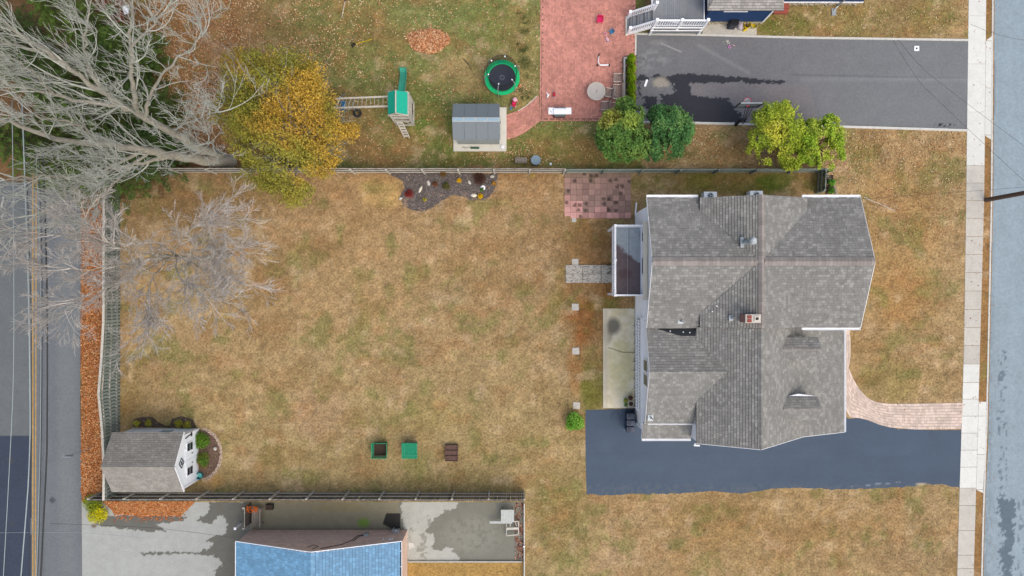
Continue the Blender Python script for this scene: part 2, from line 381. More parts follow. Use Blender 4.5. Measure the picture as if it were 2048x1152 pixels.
def road_r(px, py):
    n = fbm(px/40, py/90, 15); st = fbm(px/5, py/260, 18)
    c = np.zeros((len(px), 3))+L3(158, 176, 188)
    c = c*(.92+.1*n+.08*st)[:, None]
    dxx = px+(fbm(px/7, py/7, 31)-.5)*26; dyy = py+(fbm(px/9, py/9, 37)-.5)*40
    wet = inpoly(dxx, dyy, [(2000,1000),(2022,1005),(2034,1010),(2030,1050),(2032,1080),(2024,1110),(2028,1160),(2010,1170),(2002,1110),(2012,1080),(2000,1050)])*1.0
    wet = np.maximum(wet, (np.abs(px-2008-8*(n-.5)) < 9)*(fbm(px/5, py/8, 61) > .62)*(py > 700)*.8)
    wet = np.maximum(wet, ((px > 2036) & (px < 2050))*(fbm(px/5, py/12, 63) > .6)*(py > 1000)*.7)
    c = mixc(c, L3(108, 124, 138), wet)
    e = np.clip((1995-px)/14, 0, 1)*(fbm(px/3, py/18, 41) > .5)
    c = mixc(c, L3(132, 146, 158), e*.5)
    c = mixc(c, L3(140, 152, 162), ((px > 1987) & (px < 1993) & (py > 118) & (py < 230))*1.0)
    return c
sheet('road', [(1990,-220),(1987,0),(1984.5,400),(1978,700),(1974,900),(1969.5,976),(1965,1152),(1958,1400),(2300,1400),(2300,-220)], -.11, 2.6, road_r, M_asph)
# yellow lines
for (xa, xb, w) in ((64.5, 64.5, 1.6), (71.5, 69.5, 1.4)):
    mb = MB(); a = P(xa, 330); b = P(xb, 1300); mb.add([(a.x, a.y, .008), (a.x+w*G*1.6, a.y, .008), (b.x+w*G*1.6, b.y, .008), (b.x, b.y, .008)], [(3,2,1,0)])
    mb.build('road_line', M_yellowp, kind='structure')
# kerb stones on the right
kerb = thing('kerb', None, None, P(1985, 500)); kerb['kind'] = 'structure'
y = -200
while y < 1390:
    y2 = y+88
    if True:
        low = (84 < (y+y2)/2 < 268) or (800 < (y+y2)/2 < 975)
        x0 = interp(KRB, y); x1 = interp(KRB, y2-.6)
        w = 3.4
        a = P(x0, y); b = P(x1, y2-.6)
        mb = MB(); mb.prism([(a.x-w*G, a.y), (a.x, a.y), (b.x, b.y), (b.x-w*G, b.y)], -.2, .014 if low else .03)
        wpart('kerb_stone', mb, M_kerb, kerb, bevel=.008)
    y = y2
# pavement slabs
pav = thing('pavement', None, None, P(1950, 500)); pav['kind'] = 'structure'
joints = [-210,-160,-112,-64,-16,32,128,224,331,366,401,437,473,509,545,582,619,655,691,728,765,798,832,866,900,934,976,1011,1061,1110,1137,1175,1215,1255,1300,1345,1390]
for a, b in zip(joints[:-1], joints[1:]):
    g = .32 if a > 320 else .18
    q = [P(interp(SWL, a+g), a+g), P(interp(SWR, a+g), a+g), P(interp(SWR, b-g), b-g), P(interp(SWL, b-g), b-g)]
    mb = MB(); mb.prism([(p.x, p.y) for p in q], -.08, .022)
    new = b <= 331 or (728 <= a < 976)
    wpart('slab', mb, M_slab if new else M_slab_old, pav, bevel=.006)
for (ya, yb) in ((82,176),(176,270),(803,832),(832,909),(909,979)):
    off = 0
    q = [P(interp(SWR, ya)+.4, ya+.3), P(interp(KRB, ya)-3.5, ya+.3), P(interp(KRB, yb)-3.5, yb-.3), P(interp(SWR, yb)+.4, yb-.3)]
    pts = [(p.x, p.y) for p in q]
    mb = MB(); mb.prism(pts, -.08, .018); wpart('slab', mb, M_slab, pav, bevel=.006)
# apron wedges
for pts in ([(1973,80),(1984,72),(1984,81.5),(1973,81.5)], [(1970,270.5),(1981.5,270.5),(1981.5,279),(1970,271.5)], [(1953,979.5),(1966.2,979.5),(1966.2,986),(1953,980)]):
    mb = MB(); mb.prism([tuple(P(*p))[:2] for p in pts], -.08, .016); wpart('slab', mb, M_slab, pav)
# ---- neighbour driveway
wetN = [(1180+x/3.2, y_/3.2) for x, y_ in [(300,490),(335,478),(380,495),(440,468),(470,492),(600,470),(700,477),(800,480),(860,492),(980,492),(1100,510),(1245,515),(1250,535),(990,533),(960,515),(900,525),(850,533),(640,530),(640,590),(690,620),(880,628),(920,690),(1015,785),(650,785),(560,740),(400,740),(335,660),(300,600)]]
dryN = [(1180+x/3.2, y_/3.2) for x, y_ in [(320,520),(400,500),(530,530),(545,590),(480,610),(450,600),(455,665),(430,665),(425,620),(350,610),(340,690),(430,720),(360,760),(320,640)]]
wetN2 = [(1180+x/3.2, y_/3.2) for x, y_ in [(300,350),(335,350),(345,380),(320,420),(305,380)]]
def drive_n(px, py):
    n = fbm(px/50, py/50, 51); f = fbm(px/8, py/8, 52)
    c = np.zeros((len(px), 3))+L3(126, 128, 134)
    c = mixc(c, L3(132, 136, 140), np.clip((px-1500)/300, 0, 1)*.8)
    ex = px+(fbm(px/4, py/3, 53)-.5)*22; ey = py+(fbm(px/4, py/3, 57)-.5)*10
    w = (inpoly(ex, ey, wetN) & ~inpoly(ex, ey, dryN)) | inpoly(ex, ey, wetN2)
    c = mixc(c, L3(136, 132, 136), inpoly(px, py, [(1370,165),(1620,172),(1640,250),(1500,250),(1460,196),(1380,190)])*.7)
    c = mixc(c, L3(60, 62, 72), w*1.0)
    c = mixc(c, L3(178, 172, 160), spot(px, py, 1322, 166, 17, 13)*(f > .35)*.9)
    c = mixc(c, L3(150, 154, 158), spot(px, py, 1300, 120, 40, 25)*(f > .5)*.6)
    c = mixc(c, L3(150, 152, 156), spot(px, py, 1315, 85, 20, 6)*.6)
    ln = np.abs(py-(150+(px-1600)*.02))
    c = mixc(c, L3(100, 104, 110), np.exp(-(ln/1.2)**2)*(px > 1580)*.6)
    c = mixc(c, L3(150, 154, 160), np.exp(-((py-159)/4)**2)*(px > 1600)*.4)
    ln2 = np.abs((py-88)-(px-1325)*.42); c = mixc(c, L3(190, 192, 196), np.exp(-(ln2/1.2)**2)*(px > 1322)*(px < 1362)*.8)
    ln3 = np.abs((py-92)-(px-1400)*.55); c = mixc(c, L3(148, 152, 156), np.exp(-(ln3/4)**2)*(px > 1395)*(px < 1500)*.6)
    c = mixc(c, L3(54, 56, 64), spot(px, py, 1888, 250, 22, 4)*(fbm(px/3, py/3, 91) > .52)*1.0)
    c = c*(.94+.1*n+.03*f)[:, None]
    return c
sheet('driveway', [(1273,69),(1936,82),(1934.5,259),(1272,243)], .006, 1.5, drive_n, M_asph)
def kerbline(pts, w, h, m=None, name='driveway_edging', kind='structure'):
    mb = MB()
    for a, b in zip(pts[:-1], pts[1:]):
        A = P(*a); B = P(*b); mb.beam((A.x, A.y, h/2-.03), (B.x, B.y, h/2-.03), w, h+.06)
    return mb.build(name, m or M_kerb, kind=kind)
kerbline([(1268,68),(1400,70),(1600,75.5),(1936,80.5)], .14, .06)
kerbline([(1271,244),(1500,248.5),(1700,254),(1935,261)], .16, .06)
kerbline([(1271.5,68),(1271,110)], .1, .05)
# ---- sealed driveway of the main house
def drive_s(px, py):
    n = fbm(px/120, py/50, 61); c = np.zeros((len(px), 3))+L3(82, 98, 118)
    c = c*(.9+.14*n+.06*fbm(px/300, py/6, 64, 3)+.03*fbm(px/3, py/3, 65, 2))[:, None]
    for (sx_, sy_, rx_, ry_) in ((1300,930,40,14),(1480,950,60,10),(1640,905,50,16),(1790,900,60,12),(1850,930,30,20),(1210,880,20,24)): c = mixc(c, L3(98, 116, 140), spot(px, py, sx_, sy_, rx_, ry_)*.25*n)
    ed = np.clip((py-962)/14, 0, 1)*(fbm(px/6, py/4, 66) > .52); c = mixc(c, L3(112, 118, 122), ed*.35)
    d = np.hypot(px-1231, (py-832)); c = mixc(c, L3(66, 80, 102), (np.abs(d-8.5-1.2*np.sin(np.arctan2(py-832, px-1231)*3)) < 1.1)*.8+(d < 8)*.25)
    c = mixc(c, L3(206, 190, 160), spot(px, py, 1842, 969, 12, 3)*.8)
    c = mixc(c, L3(150, 160, 172), (np.abs(py-(967+(px-1770)*-.08)) < 1.2)*(px > 1700)*(px < 1800)*(fbm(px/5, py/3, 71) > .5)*.7)
    return c
edge = [(1171,820),(1206,819),(1271,817),(1400,817),(1692,820),(1692,838),(1712,836),(1730,838),(1752,846),(1775,854),(1800,858),(1860,860),(1922,860),(1920,976)]
bot = []
for i, x in enumerate(range(1915, 1172, -7)):
    yb = float(np.interp(x, [1172,1300,1400,1480,1540,1640,1700,1800,1880,1920], [988,988,984,985,977,976,981,972,969,975]))+random.gauss(0,.9)+1.3*math.sin(x*.043)+.8*math.sin(x*.021+1)
    bot.append((x, yb))
sheet('driveway', edge+bot+[(1173,986),(1171,900)], .006, 3.0, drive_s, M_seal)
# ---- bottom parking court
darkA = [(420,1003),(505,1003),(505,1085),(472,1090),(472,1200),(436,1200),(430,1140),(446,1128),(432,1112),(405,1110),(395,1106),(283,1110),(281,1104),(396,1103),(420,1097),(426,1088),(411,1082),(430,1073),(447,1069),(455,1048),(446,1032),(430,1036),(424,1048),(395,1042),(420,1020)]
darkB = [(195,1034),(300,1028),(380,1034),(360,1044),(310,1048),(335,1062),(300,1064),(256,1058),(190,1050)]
lightC = [(801,1000),(915,1000),(912,1017),(893,1020),(880,1028),(868,1036),(860,1048),(852,1066),(868,1070),(870,1082),(862,1092),(880,1102),(892,1094),(912,1104),(920,1130),(815,1130)]
def court(px, py):
    f = fbm(px/7, py/7, 81); n = fbm(px/40, py/40, 82)
    ex = px+(fbm(px/6, py/6, 83)-.5)*14; ey = py+(fbm(px/6, py/6, 87)-.5)*12
    c = np.zeros((len(px), 3))+L3(184, 188, 186)
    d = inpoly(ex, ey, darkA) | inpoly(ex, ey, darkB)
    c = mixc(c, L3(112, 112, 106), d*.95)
    mid = (px > 500) & (px < 800) & (py < 1066)
    c = mixc(c, L3(148, 144, 124), mid*1.0)
    c = mixc(c, L3(118, 160, 58), spot(px, py, 727, 1046, 13, 11)*.8*mid)
    c = mixc(c, L3(150, 138, 102), spot(px, py, 680, 1015, 60, 10)*.5*mid)
    c = mixc(c, L3(118, 114, 102), np.clip((py-1048)/12, 0, 1)*mid*.6)
    right = px >= 798
    c = mixc(c, L3(138, 138, 128), right*1.0)
    c = mixc(c, L3(160, 160, 150), right*spot(px, py, 940, 1070, 60, 40)*.5*(f > .4))
    c = mixc(c, L3(194, 196, 190), (inpoly(ex, ey, lightC) & right)*1.0)
    sp = (fbm(px/11+3, py/11, 93) > .64) & (px > 812) & (px < 862) & (py > 1030)
    c = mixc(c, L3(150, 150, 142), sp*.8*right)
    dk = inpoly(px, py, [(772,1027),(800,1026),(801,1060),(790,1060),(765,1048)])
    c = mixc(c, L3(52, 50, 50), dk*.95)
    c = mixc(c, L3(130, 112, 100), spot(px, py, 188, 1052, 6, 4)*.9)
    return c*(.9+.1*f+.1*n)[:, None]
sheet('parking_court', [(163.5,1004),(1046,1004),(1048,1122),(815,1122),(815,1400),(166,1400)], .004, 1.8, court, M_conc)
kerbline([(817,1122.5),(1044,1122.5)], .09, .12, M_wood_lt, 'edging_board')
mb = MB(); a = P(1048.5, 1005); b = P(1048.5, 1180); mb.box(((a.x+b.x)/2, (a.y+b.y)/2, .1), (.07, abs(a.y-b.y), .3)); 
w_ = thing('low_wall', 'low narrow retaining kerb wall running down the right side of the grey parking court', 'wall', P(1048.5, 1080)); wpart('wall_body', mb, M_kerb, w_)
mb = MB(); mb.cyl((P(1048, 1089).x, P(1048, 1089).y, .25), .06, .16, 12); wpart('cap', mb, M_white, w_)
# ---- yellow field bottom
sheet('lawn', [(815,1126),(1045,1126),(1045,1400),(815,1400)], .006, 4, lambda x, y: (np.zeros((len(x), 3))+L3(184, 150, 92))*(.8+.4*fbm(x/20, y/20, 12))[:, None], M_lawn)
# ---- patio slab by the main house
def slab_c(px, py):
    f = fbm(px/16, py/16, 101); n = fbm(px/40, py/60, 102)
    c = np.zeros((len(px), 3))+L3(250, 242, 220)
    c = mixc(c, L3(224, 212, 168), np.clip((f-.42)*4, 0, 1)*.6)
    c = mixc(c, L3(220, 214, 156), spot(px, py, 1240, 735, 26, 60)*.45)
    c = mixc(c, L3(116, 112, 104), spot(px, py, 1226, 652, 16, 18)*.9)
    c = mixc(c, L3(130, 122, 110), spot(px, py, 1216, 668, 10, 20)*.6)
    c = mixc(c, L3(218, 210, 192), np.exp(-((px-1211)/5)**2)*.7)
    ln = np.abs((py-697)-(px-1217)*.2-1.5*np.sin(px/7)); c = mixc(c, L3(92, 78, 60), np.exp(-(ln/.8)**2)*(px > 1216))
    return c*(.9+.2*n)[:, None]
sheet('patio_slab', [(1206,617),(1269,617),(1269,816),(1207,816)], .06, 1.2, slab_c, M_conc)
mb = MB(); a = P(1206, 617); b = P(1269, 816); mb.box(((a.x+b.x)/2, (a.y+b.y)/2, .0), (b.x-a.x, a.y-b.y, .116)); mb.build('patio_slab', M_slab_old, kind='structure')
# ---- pink tile patio
tp = thing('tile_patio', None, None, P(1195, 390)); tp['kind'] = 'structure'
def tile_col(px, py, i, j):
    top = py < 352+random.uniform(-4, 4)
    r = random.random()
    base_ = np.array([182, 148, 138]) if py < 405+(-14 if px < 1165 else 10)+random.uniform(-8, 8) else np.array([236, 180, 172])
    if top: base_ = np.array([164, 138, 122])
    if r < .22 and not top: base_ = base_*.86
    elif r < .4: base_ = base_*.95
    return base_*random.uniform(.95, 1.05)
ncx, ncy = 11, 8
for j in range(ncy):
    for i in range(ncx):
        x0 = 1129+i*12.1; y0 = 344+j*11.6
        if j == 7 and i == 0: y1 = y0+7
        else: y1 = y0+11.2
        a = P(x0, y0); b = P(x0+11.7, y1); hz = .045+random.uniform(-.006, .006)
        nn = 5; vs_ = []; cols = []
        bc = tile_col(x0, y0, i, j); st = random.random() < .3; sx, sy = random.uniform(.2,.8), random.uniform(.2,.8)
        for yy in range(nn):
            for xx in range(nn):
                u, v = xx/(nn-1), yy/(nn-1); vs_.append((a.x+(b.x-a.x)*u, a.y+(b.y-a.y)*v, hz))
                c = bc*1.0
                if st and math.hypot(u-sx, v-sy) < .38: c = bc*.62
                cols.append(L3(*np.clip(c, 0, 255)))
        fs_ = [(q*nn+p, (q+1)*nn+p, (q+1)*nn+p+1, q*nn+p+1) for q in range(nn-1) for p in range(nn-1)]
        mb = MB(); mb.add(vs_, fs_)
        vb = [(a.x, a.y), (b.x, a.y), (b.x, b.y), (a.x, b.y)]
        mb.add([(x, y_, hz-.0) for x, y_ in vb]+[(x, y_, -.02) for x, y_ in vb], [(0,4,5,1), (1,5,6,2), (2,6,7,3), (3,7,4,0)])
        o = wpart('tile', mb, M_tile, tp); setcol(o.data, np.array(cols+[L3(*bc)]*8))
# ---- stepping stones
for (px, py, s, lab) in ((1148,440,9,'small whitish stepping stone at the corner of the pink tile patio'), (1150.5,524,13,'pale square stepping stone touching the top of the weathered plank walk'),
                    (1150.5,614,14,'clean white square stepping stone below the weathered plank walk'), (1151.5,702,14,'white square stepping stone in the rusty brown grass left of the long concrete slab'), (1153,811,14,'grey rectangular stepping stone just above the round green bush')):
    t = thing('stepping_stone', lab, 'paving stone', P(px, py), random.uniform(-.04, .04), 'stepping stones behind the house')
    hs = s*G/2; mb = MB(); mb.prism([(-hs, -hs*.95), (hs, -hs), (hs*.98, hs), (-hs, hs*.97)], -.03, .04)
    mb.build('stone', M_stone if px != 1153 else M_slab_old, t, bevel=.008)
# ---- plank walk to the deck
pw = thing('plank_walk', 'weathered black and white plank walk leading to the rear deck', 'walkway', P(1178, 548))
M_walk = mat('peeling_painted_wood', C(205, 200, 192), rough=.85, var=.12, scale=3, bump=.2, objrand=.05)
def walkmat():
    m = M_walk; nt = m.node_tree; N = nt.nodes; L = nt.links; b = N['Principled BSDF']
    prev = b.inputs['Base Color'].links[0].from_socket
    tc = N.new('ShaderNodeTexCoord'); w = N.new('ShaderNodeTexNoise'); w.inputs['Scale'].default_value = 3.2; w.inputs['Detail'].default_value = 3; w.inputs['Distortion'].default_value = 1.6; mpw = N.new('ShaderNodeMapping'); mpw.inputs['Scale'].default_value = (1, 3.4, 1)
    L.new(tc.outputs['Object'], mpw.inputs[0]); L.new(mpw.outputs[0], w.inputs['Vector']); mr = N.new('ShaderNodeMapRange'); mr.inputs[1].default_value = .38; mr.inputs[2].default_value = .5; mr.inputs[3].default_value = .3; mr.inputs[4].default_value = 1
    L.new(w.outputs['Fac'], mr.inputs[0]); vm = N.new('ShaderNodeVectorMath'); vm.operation = 'SCALE'; L.new(prev, vm.inputs[0]); L.new(mr.outputs[0], vm.inputs['Scale']); L.new(vm.outputs[0], b.inputs['Base Color'])
walkmat()
for i, (xa, xb) in enumerate(((1131,1165),(1165.5,1201.5),(1202,1224))):
    for j in range(2):
        ya = 530+j*18.2; a = P(xa, ya); b = P(xb, ya+17.6); z = .05+(i == 2)*.08
        mb = MB(); mb.box(((a.x+b.x)/2, (a.y+b.y)/2, z), (b.x-a.x-.01, abs(a.y-b.y), .09)); wpart('plank', mb, M_walk, pw, bevel=.006)
# ---- red herringbone patio (joined pavers) and curved paths
def herring(poly, h=.11, gap=.008, zt=.035):
    mb = MB(); xs = [p[0] for p in poly]; ys = [p[1] for p in poly]
    i0, i1 = int(min(xs)/h)-3, int(max(xs)/h)+3; j0, j1 = int(min(ys)/h)-3, int(max(ys)/h)+3
    rects = []
    for j in range(j0, j1):
        for i in range(i0, i1):
            s = (i+j) % 4
            if s == 0: rects.append((i*h, j*h, (i+2)*h, (j+1)*h))      # horizontal brick over cells s=0,1
            elif s == 2: rects.append((i*h, j*h, (i+1)*h, (j+2)*h)) if False else None
            if (i+j) % 4 == 3: rects.append((i*h, (j-1)*h, (i+1)*h, (j+1)*h))   # vertical over cells s=3 and (i,j-1)=s2
    cxs = np.array([(r[0]+r[2])/2 for r in rects]); cys = np.array([(r[1]+r[3])/2 for r in rects]); ok = inpoly(cxs, cys, poly)
    for r, k in zip(rects, ok):
        if k:
            z = zt+random.uniform(-.003, .003)
            mb.add([(r[0]+gap/2, r[1]+gap/2, z), (r[2]-gap/2, r[1]+gap/2, z), (r[2]-gap/2, r[3]-gap/2, z), (r[0]+gap/2, r[3]-gap/2, z)]+
                   [(r[0]+gap/2, r[1]+gap/2, .012), (r[2]-gap/2, r[1]+gap/2, .012), (r[2]-gap/2, r[3]-gap/2, .012), (r[0]+gap/2, r[3]-gap/2, .012)],
                   [(0,1,2,3), (0,4,5,1), (1,5,6,2), (2,6,7,3), (3,7,4,0)])
    return mb
patio = thing('brick_patio', None, None, P(1170, 120)); patio['kind'] = 'structure'
pp = [(1082,-120),(1271,-120),(1271,72),(1271,112),(1247,116),(1247,242),(1079,242)]
pw_ = [tuple(P(*p))[:2] for p in pp]
mb = MB(); mb.prism(pw_, -.02, .014); wpart('joint_bed', mb, M_joint, patio)
inner = [(1085.5,-120),(1268,-120),(1268,72),(1268,109),(1244,113),(1244,238),(1083,238)]
wpart('pavers', herring([tuple(P(*p))[:2] for p in inner]), M_paver, patio, kind='stuff')
PATIO_EDGE = [([(1082,-120),(1079,242)], [(1084.6,-120),(1081.8,239.6)]), ([(1079,239.6),(1247,239.6)], [(1079,242),(1247,242)]), ([(1271,-120),(1271,112)], [(1268.6,-120),(1268.6,109.6)])]
def course_path(left, right, m, name, rows, plen, parent, zt=.035, gap=.008):
    """rows of pavers between two edge polylines (pixel points, same count)"""
    mb = MB(); bed = MB()
    def resample(pl, n):
        d = [0]
        for a, b in zip(pl[:-1], pl[1:]): d.append(d[-1]+math.hypot(a[0]-b[0], a[1]-b[1]))
        t = np.linspace(0, d[-1], n); return np.stack([np.interp(t, d, [p[0] for p in pl]), np.interp(t, d, [p[1] for p in pl])], 1), d[-1]
    n = 160
    A, la = resample(left, n); B, lb = resample(right, n)
    for r in range(rows):
        f0, f1 = (r+.04)/rows, (r+.96)/rows
        pos = random.uniform(0, 1); step = plen/(max(la, lb)*G)*(n-1)
        t = -pos*step
        while t < n-1:
            t0 = max(0, t+.02*step); t1 = min(n-1, t+step*.98)
            if t1-t0 > .1*step:
                def pt(t_, f):
                    i = min(n-2, int(t_)); u = t_-i; a = A[i]*(1-u)+A[i+1]*u; b = B[i]*(1-u)+B[i+1]*u; q = a*(1-f)+b*f; return P(q[0], q[1])
                q = [pt(t0, f0), pt(t1, f0), pt(t1, f1), pt(t0, f1)]; z = zt+random.uniform(-.003, .003)
                mb.prism([(p.x, p.y) for p in q], .012, z)
            t += step
    for i in range(n-1):
        bed.prism([tuple(P(*A[i]))[:2], tuple(P(*A[i+1]))[:2], tuple(P(*B[i+1]))[:2], tuple(P(*B[i]))[:2]], -.02, .013)
    wpart('joint_bed', bed, M_joint, parent); wpart('pavers', mb, m, parent, kind='stuff')
for el, er in PATIO_EDGE: course_path(el, er, M_paver, 'edge', 1, .2, patio, zt=.036)
cp = thing('brick_path', None, None, P(1045, 250)); cp['kind'] = 'structure'
course_path([(1013,229),(1030,224),(1048,215),(1066,202),(1078,190)], [(1013,279),(1030,275),(1048,266),(1064,255),(1079,243)], M_paver, 'path', 13, .2, cp)
mb = MB(); pl = [P(*p) for p in [(1036,222),(1050,214),(1062,204),(1074,192)]]
for a, b in zip(pl[:-1], pl[1:]): mb.beam((a.x, a.y, .03), (b.x, b.y, .03), .05, .06)
wpart('edging', mb, M_cream, cp)
fp = thing('front_path', None, None, P(1800, 830)); fp['kind'] = 'structure'
course_path([(1697,735),(1706,757),(1718,778),(1735,796),(1752,804),(1775,807),(1830,807),(1926,805)], [(1688,815),(1700,835),(1718,836),(1738,841),(1757,849),(1780,855),(1830,859),(1922,858)], M_path, 'path', 9, .2, fp)
course_path([(1698,655),(1701,680),(1701,710),(1697,735)], [(1688,655),(1688,680),(1688,760),(1688,815)], M_path, 'path', 3, .2, fp)
# ------------------------------------------------------------ roofs
def clip(poly, ax, lim, keep_less):
    out = []; n = len(poly)
    for i in range(n):
        a, b = poly[i], poly[(i+1)%n]; da = (a[ax]-lim)*(1 if keep_less else -1); db = (b[ax]-lim)*(1 if keep_less else -1)
        if da <= 0: out.append(a)
        if (da < 0 < db) or (db < 0 < da):
            t = da/(da-db); out.append((a[0]+(b[0]-a[0])*t, a[1]+(b[1]-a[1])*t))
    return out
def shingles(mb, pts3, down, e=.17, w=.24, lift=.03, base=.012):
    """courses of shingles over a convex roof polygon; each shingle a tilted face with a butt edge"""
    p = [Vector(q) for q in pts3]; n = (p[1]-p[0]).cross(p[2]-p[0]).normalized()
    if n.z < 0: n = -n; p.reverse()
    down = Vector(down); down = (down-n*n.dot(down)).normalized(); u = n.cross(down).normalized(); v = -down
    o = p[0]; uv = [((q-o).dot(u), (q-o).dot(v)) for q in p]
    off_u = o.dot(u); off_v = o.dot(v)
    v0 = min(q[1] for q in uv); v1 = max(q[1] for q in uv)
    k = math.floor((v0+off_v)/e)
    while k*e-off_v < v1:
        va = k*e-off_v; vb = va+e
        strip = clip(clip(uv, 1, vb-.018, True), 1, va, False)  # gap bares dark underlay, added to draw the butt-edge shadow line
        if len(strip) >= 3:
            ua = min(q[0] for q in strip); ub = max(q[0] for q in strip)
            sh = ((k*7) % 5)/5*w+random.uniform(-.03, .03); j = math.floor((ua+off_u-sh)/w)
            x = j*w+sh-off_u
            while x < ub:
                wl = w*random.choice((.62, .8, 1, 1, 1.25)); c = clip(clip(strip, 0, x+wl-.008, True), 0, x, False)
                if len(c) >= 3:
                    hh = lift*random.uniform(.7, 1.35)
                    def q3(q, h): return o+u*q[0]+v*q[1]+n*h
                    top = [q3(q, base+hh*(1-(q[1]-va)/e)) for q in c]
                    nn = len(c); low = [q3(q, .0) for q in c]
                    fs = [tuple(range(nn))]
                    for i in range(nn):
                        if abs(c[i][1]-va) < 1e-4 and abs(c[(i+1)%nn][1]-va) < 1e-4: fs.append((i, i+nn, (i+1)%nn+nn, (i+1)%nn))
                    ar = sum(c[i][0]*c[(i+1)%nn][1]-c[(i+1)%nn][0]*c[i][1] for i in range(nn))
                    # (u, v, n) is left handed or right handed: fix by sign
                    if (u.cross(v)).dot(n)*ar < 0: fs = [tuple(reversed(f)) for f in fs]
                    mb.add(top+low, fs)
                x += wl
        k += 1
def ridgecap(mb, a, b, w=.32, e=.22, drop=.12, lift=.05):
    a = Vector(a); b = Vector(b); d = b-a; L = d.length; d.normalize(); s = d.cross(Vector((0,0,1))).normalized(); n = int(L/e)
    e = L/max(1, n)
    for i in range(n):
        t0 = a+d*(i*e); t1 = a+d*((i+1)*e-.004); h0 = lift+.016; h1 = lift
        v = []
        for t, h in ((t0, h0), (t1, h1)):
            v += [t+s*(w/2)+Vector((0,0,h-drop)), t+Vector((0,0,h)), t-s*(w/2)+Vector((0,0,h-drop))]
        mb.add(v, [(0,3,4,1), (1,4,5,2)])
def split_tris(p): return p
# ------------------------------------------------------------ main house
house = thing('house', 'large white two storey house with grey shingled cross gable roof beside the blue-black driveway', 'house', (14, -2, 0))
def hp(name, mb, m, **k): return wpart(name, mb, m, house, **k)
ZR, ZE = 7.5, 5.8; sl_ = (ZR-ZE)/4.0
XL, XR = 8.3, 21.42; YN, YS = 5.57, -2.43; YR = 1.57
xc = 14.7; zc = 6.17; hw = 3.25; CN, CS = 5.50, -2.38       # cross gable
dY = (zc-ZE)/sl_
# walls
mb = MB()
mb.prism([(8.61,-2.1),(8.61,5.2),(21.1,5.2),(21.1,-2.1)], 0, 5.75)
mb.add([(8.61,-2.1,5.75),(8.61,5.2,5.75),(8.61,YR,7.28),(8.66,-2.1,5.75),(8.66,5.2,5.75),(8.66,YR,7.28)], [(0,2,1),(3,4,5),(0,3,5,2),(1,2,5,4)])
mb.prism([(11.5,-9.15),(11.5,-2.11),(16.8,-2.11),(16.8,-9.15)], 0, 5.2); mb.prism([(16.81,-9.15),(16.81,-2.11),(21.6,-2.11),(21.6,-9.15)], 0, 2.45)
mb.prism([(8.61,-8.45),(8.61,-2.11),(11.49,-2.11),(11.49,-8.45)], 0, 5.1)
mb.add([(8.61,-8.45,5.1),(8.61,-2.3,5.1),(8.61,-2.3,5.4),(8.61,-5.03,6.45),(8.66,-8.45,5.1),(8.66,-2.3,5.1),(8.66,-2.3,5.4),(8.66,-5.03,6.45)], [(0,3,2,1),(4,5,6,7),(0,4,7,3)])
mb.prism([(8.61,-9.4),(8.61,-8.46),(11.45,-8.46),(11.45,-9.4)], 0, 4.0)
hp('wall', mb, mat('white_siding', (.9,.89,.86,1), rough=.55, var=.03, scale=2, bump=0))
# siding laps on the walls towards the yard
mb = MB()
for i in range(38):
    z = .35+i*.145
    if z < 5.6: mb.box((8.600, (5.2-2.1)/2+.0, z), (.018, 7.28, .012))
    if z < 5.05: mb.box((8.600, -5.28, z), (.018, 6.3, .012))
hp('siding', mb, MATS['white_siding'], kind='stuff')
# roof boards
M_soff = M_white
mb = MB(); t = .1
def RS(pts): mb.slab(pts, t)
zlow = lambda y: ZE+(YN-y)*sl_
RS([(XL,YN,ZE),(XR,YN,ZE),(XR,YR,ZR),(XL,YR,ZR)])
RS([(XL,YS,ZE),(XL,YR,ZR),(XR,YR,ZR),(XR,YS,ZE)])
hp('roof', mb, M_roofbase)
sh = MB()
shingles(sh, [(XL,YN,ZE),(xc-hw,YN,ZE),(xc-hw,YN-dY,zc),(xc,YR,ZR),(XL,YR,ZR)], (0,1,-.4))
shingles(sh, [(xc+hw,YN,ZE),(XR,YN,ZE),(XR,YR,ZR),(xc,YR,ZR),(xc+hw,YN-dY,zc)], (0,1,-.4))
shingles(sh, [(XL,YS,ZE),(XL,YR,ZR),(xc,YR,ZR),(xc-hw,YS+dY,zc),(xc-hw,YS,ZE)], (0,-1,-.4))
shingles(sh, [(xc+hw,YS,ZE),(xc+hw,YS+dY,zc),(xc,YR,ZR),(XR,YR,ZR),(XR,YS,ZE)], (0,-1,-.4))
# rake on the right bows out at the ridge in the photograph: small prow triangles
# cross gable slopes
cg = MB(); zt = ZR+.03; zb_ = zc+.03
def slab_only(pts): cg.slab(pts, .09)
for (ys, ye) in ((CN, YN-dY), (CS, YS+dY)):
    slab_only([(xc,ys,zt),(xc,YR,zt),(xc-hw,ye,zb_),(xc-hw,ys,zb_)])
    slab_only([(xc,ys,zt),(xc+hw,ys,zb_),(xc+hw,ye,zb_),(xc,YR,zt)])
    shingles(sh, [(xc,ys,zt),(xc,YR,zt),(xc-hw,ye,zb_),(xc-hw,ys,zb_)], (-1,0,-.4))
    shingles(sh, [(xc,ys,zt),(xc+hw,ys,zb_),(xc+hw,ye,zb_),(xc,YR,zt)], (1,0,-.4))
hp('roof', cg, M_roofbase)
hp('shingles', sh, M_shingle, kind='stuff')
for a_, b_, w_ in (((XL,YR,ZR+.03), (xc-.2,YR,ZR+.03), .5), ((xc+.2,YR,ZR+.03), (XR,YR,ZR+.03), .5), ((xc,CN,ZR+.09), (xc,-2.38,ZR+.09), .36)):
    cap = MB(); ridgecap(cap, a_, b_, w=w_); hp('ridge_cap', cap, M_cap)
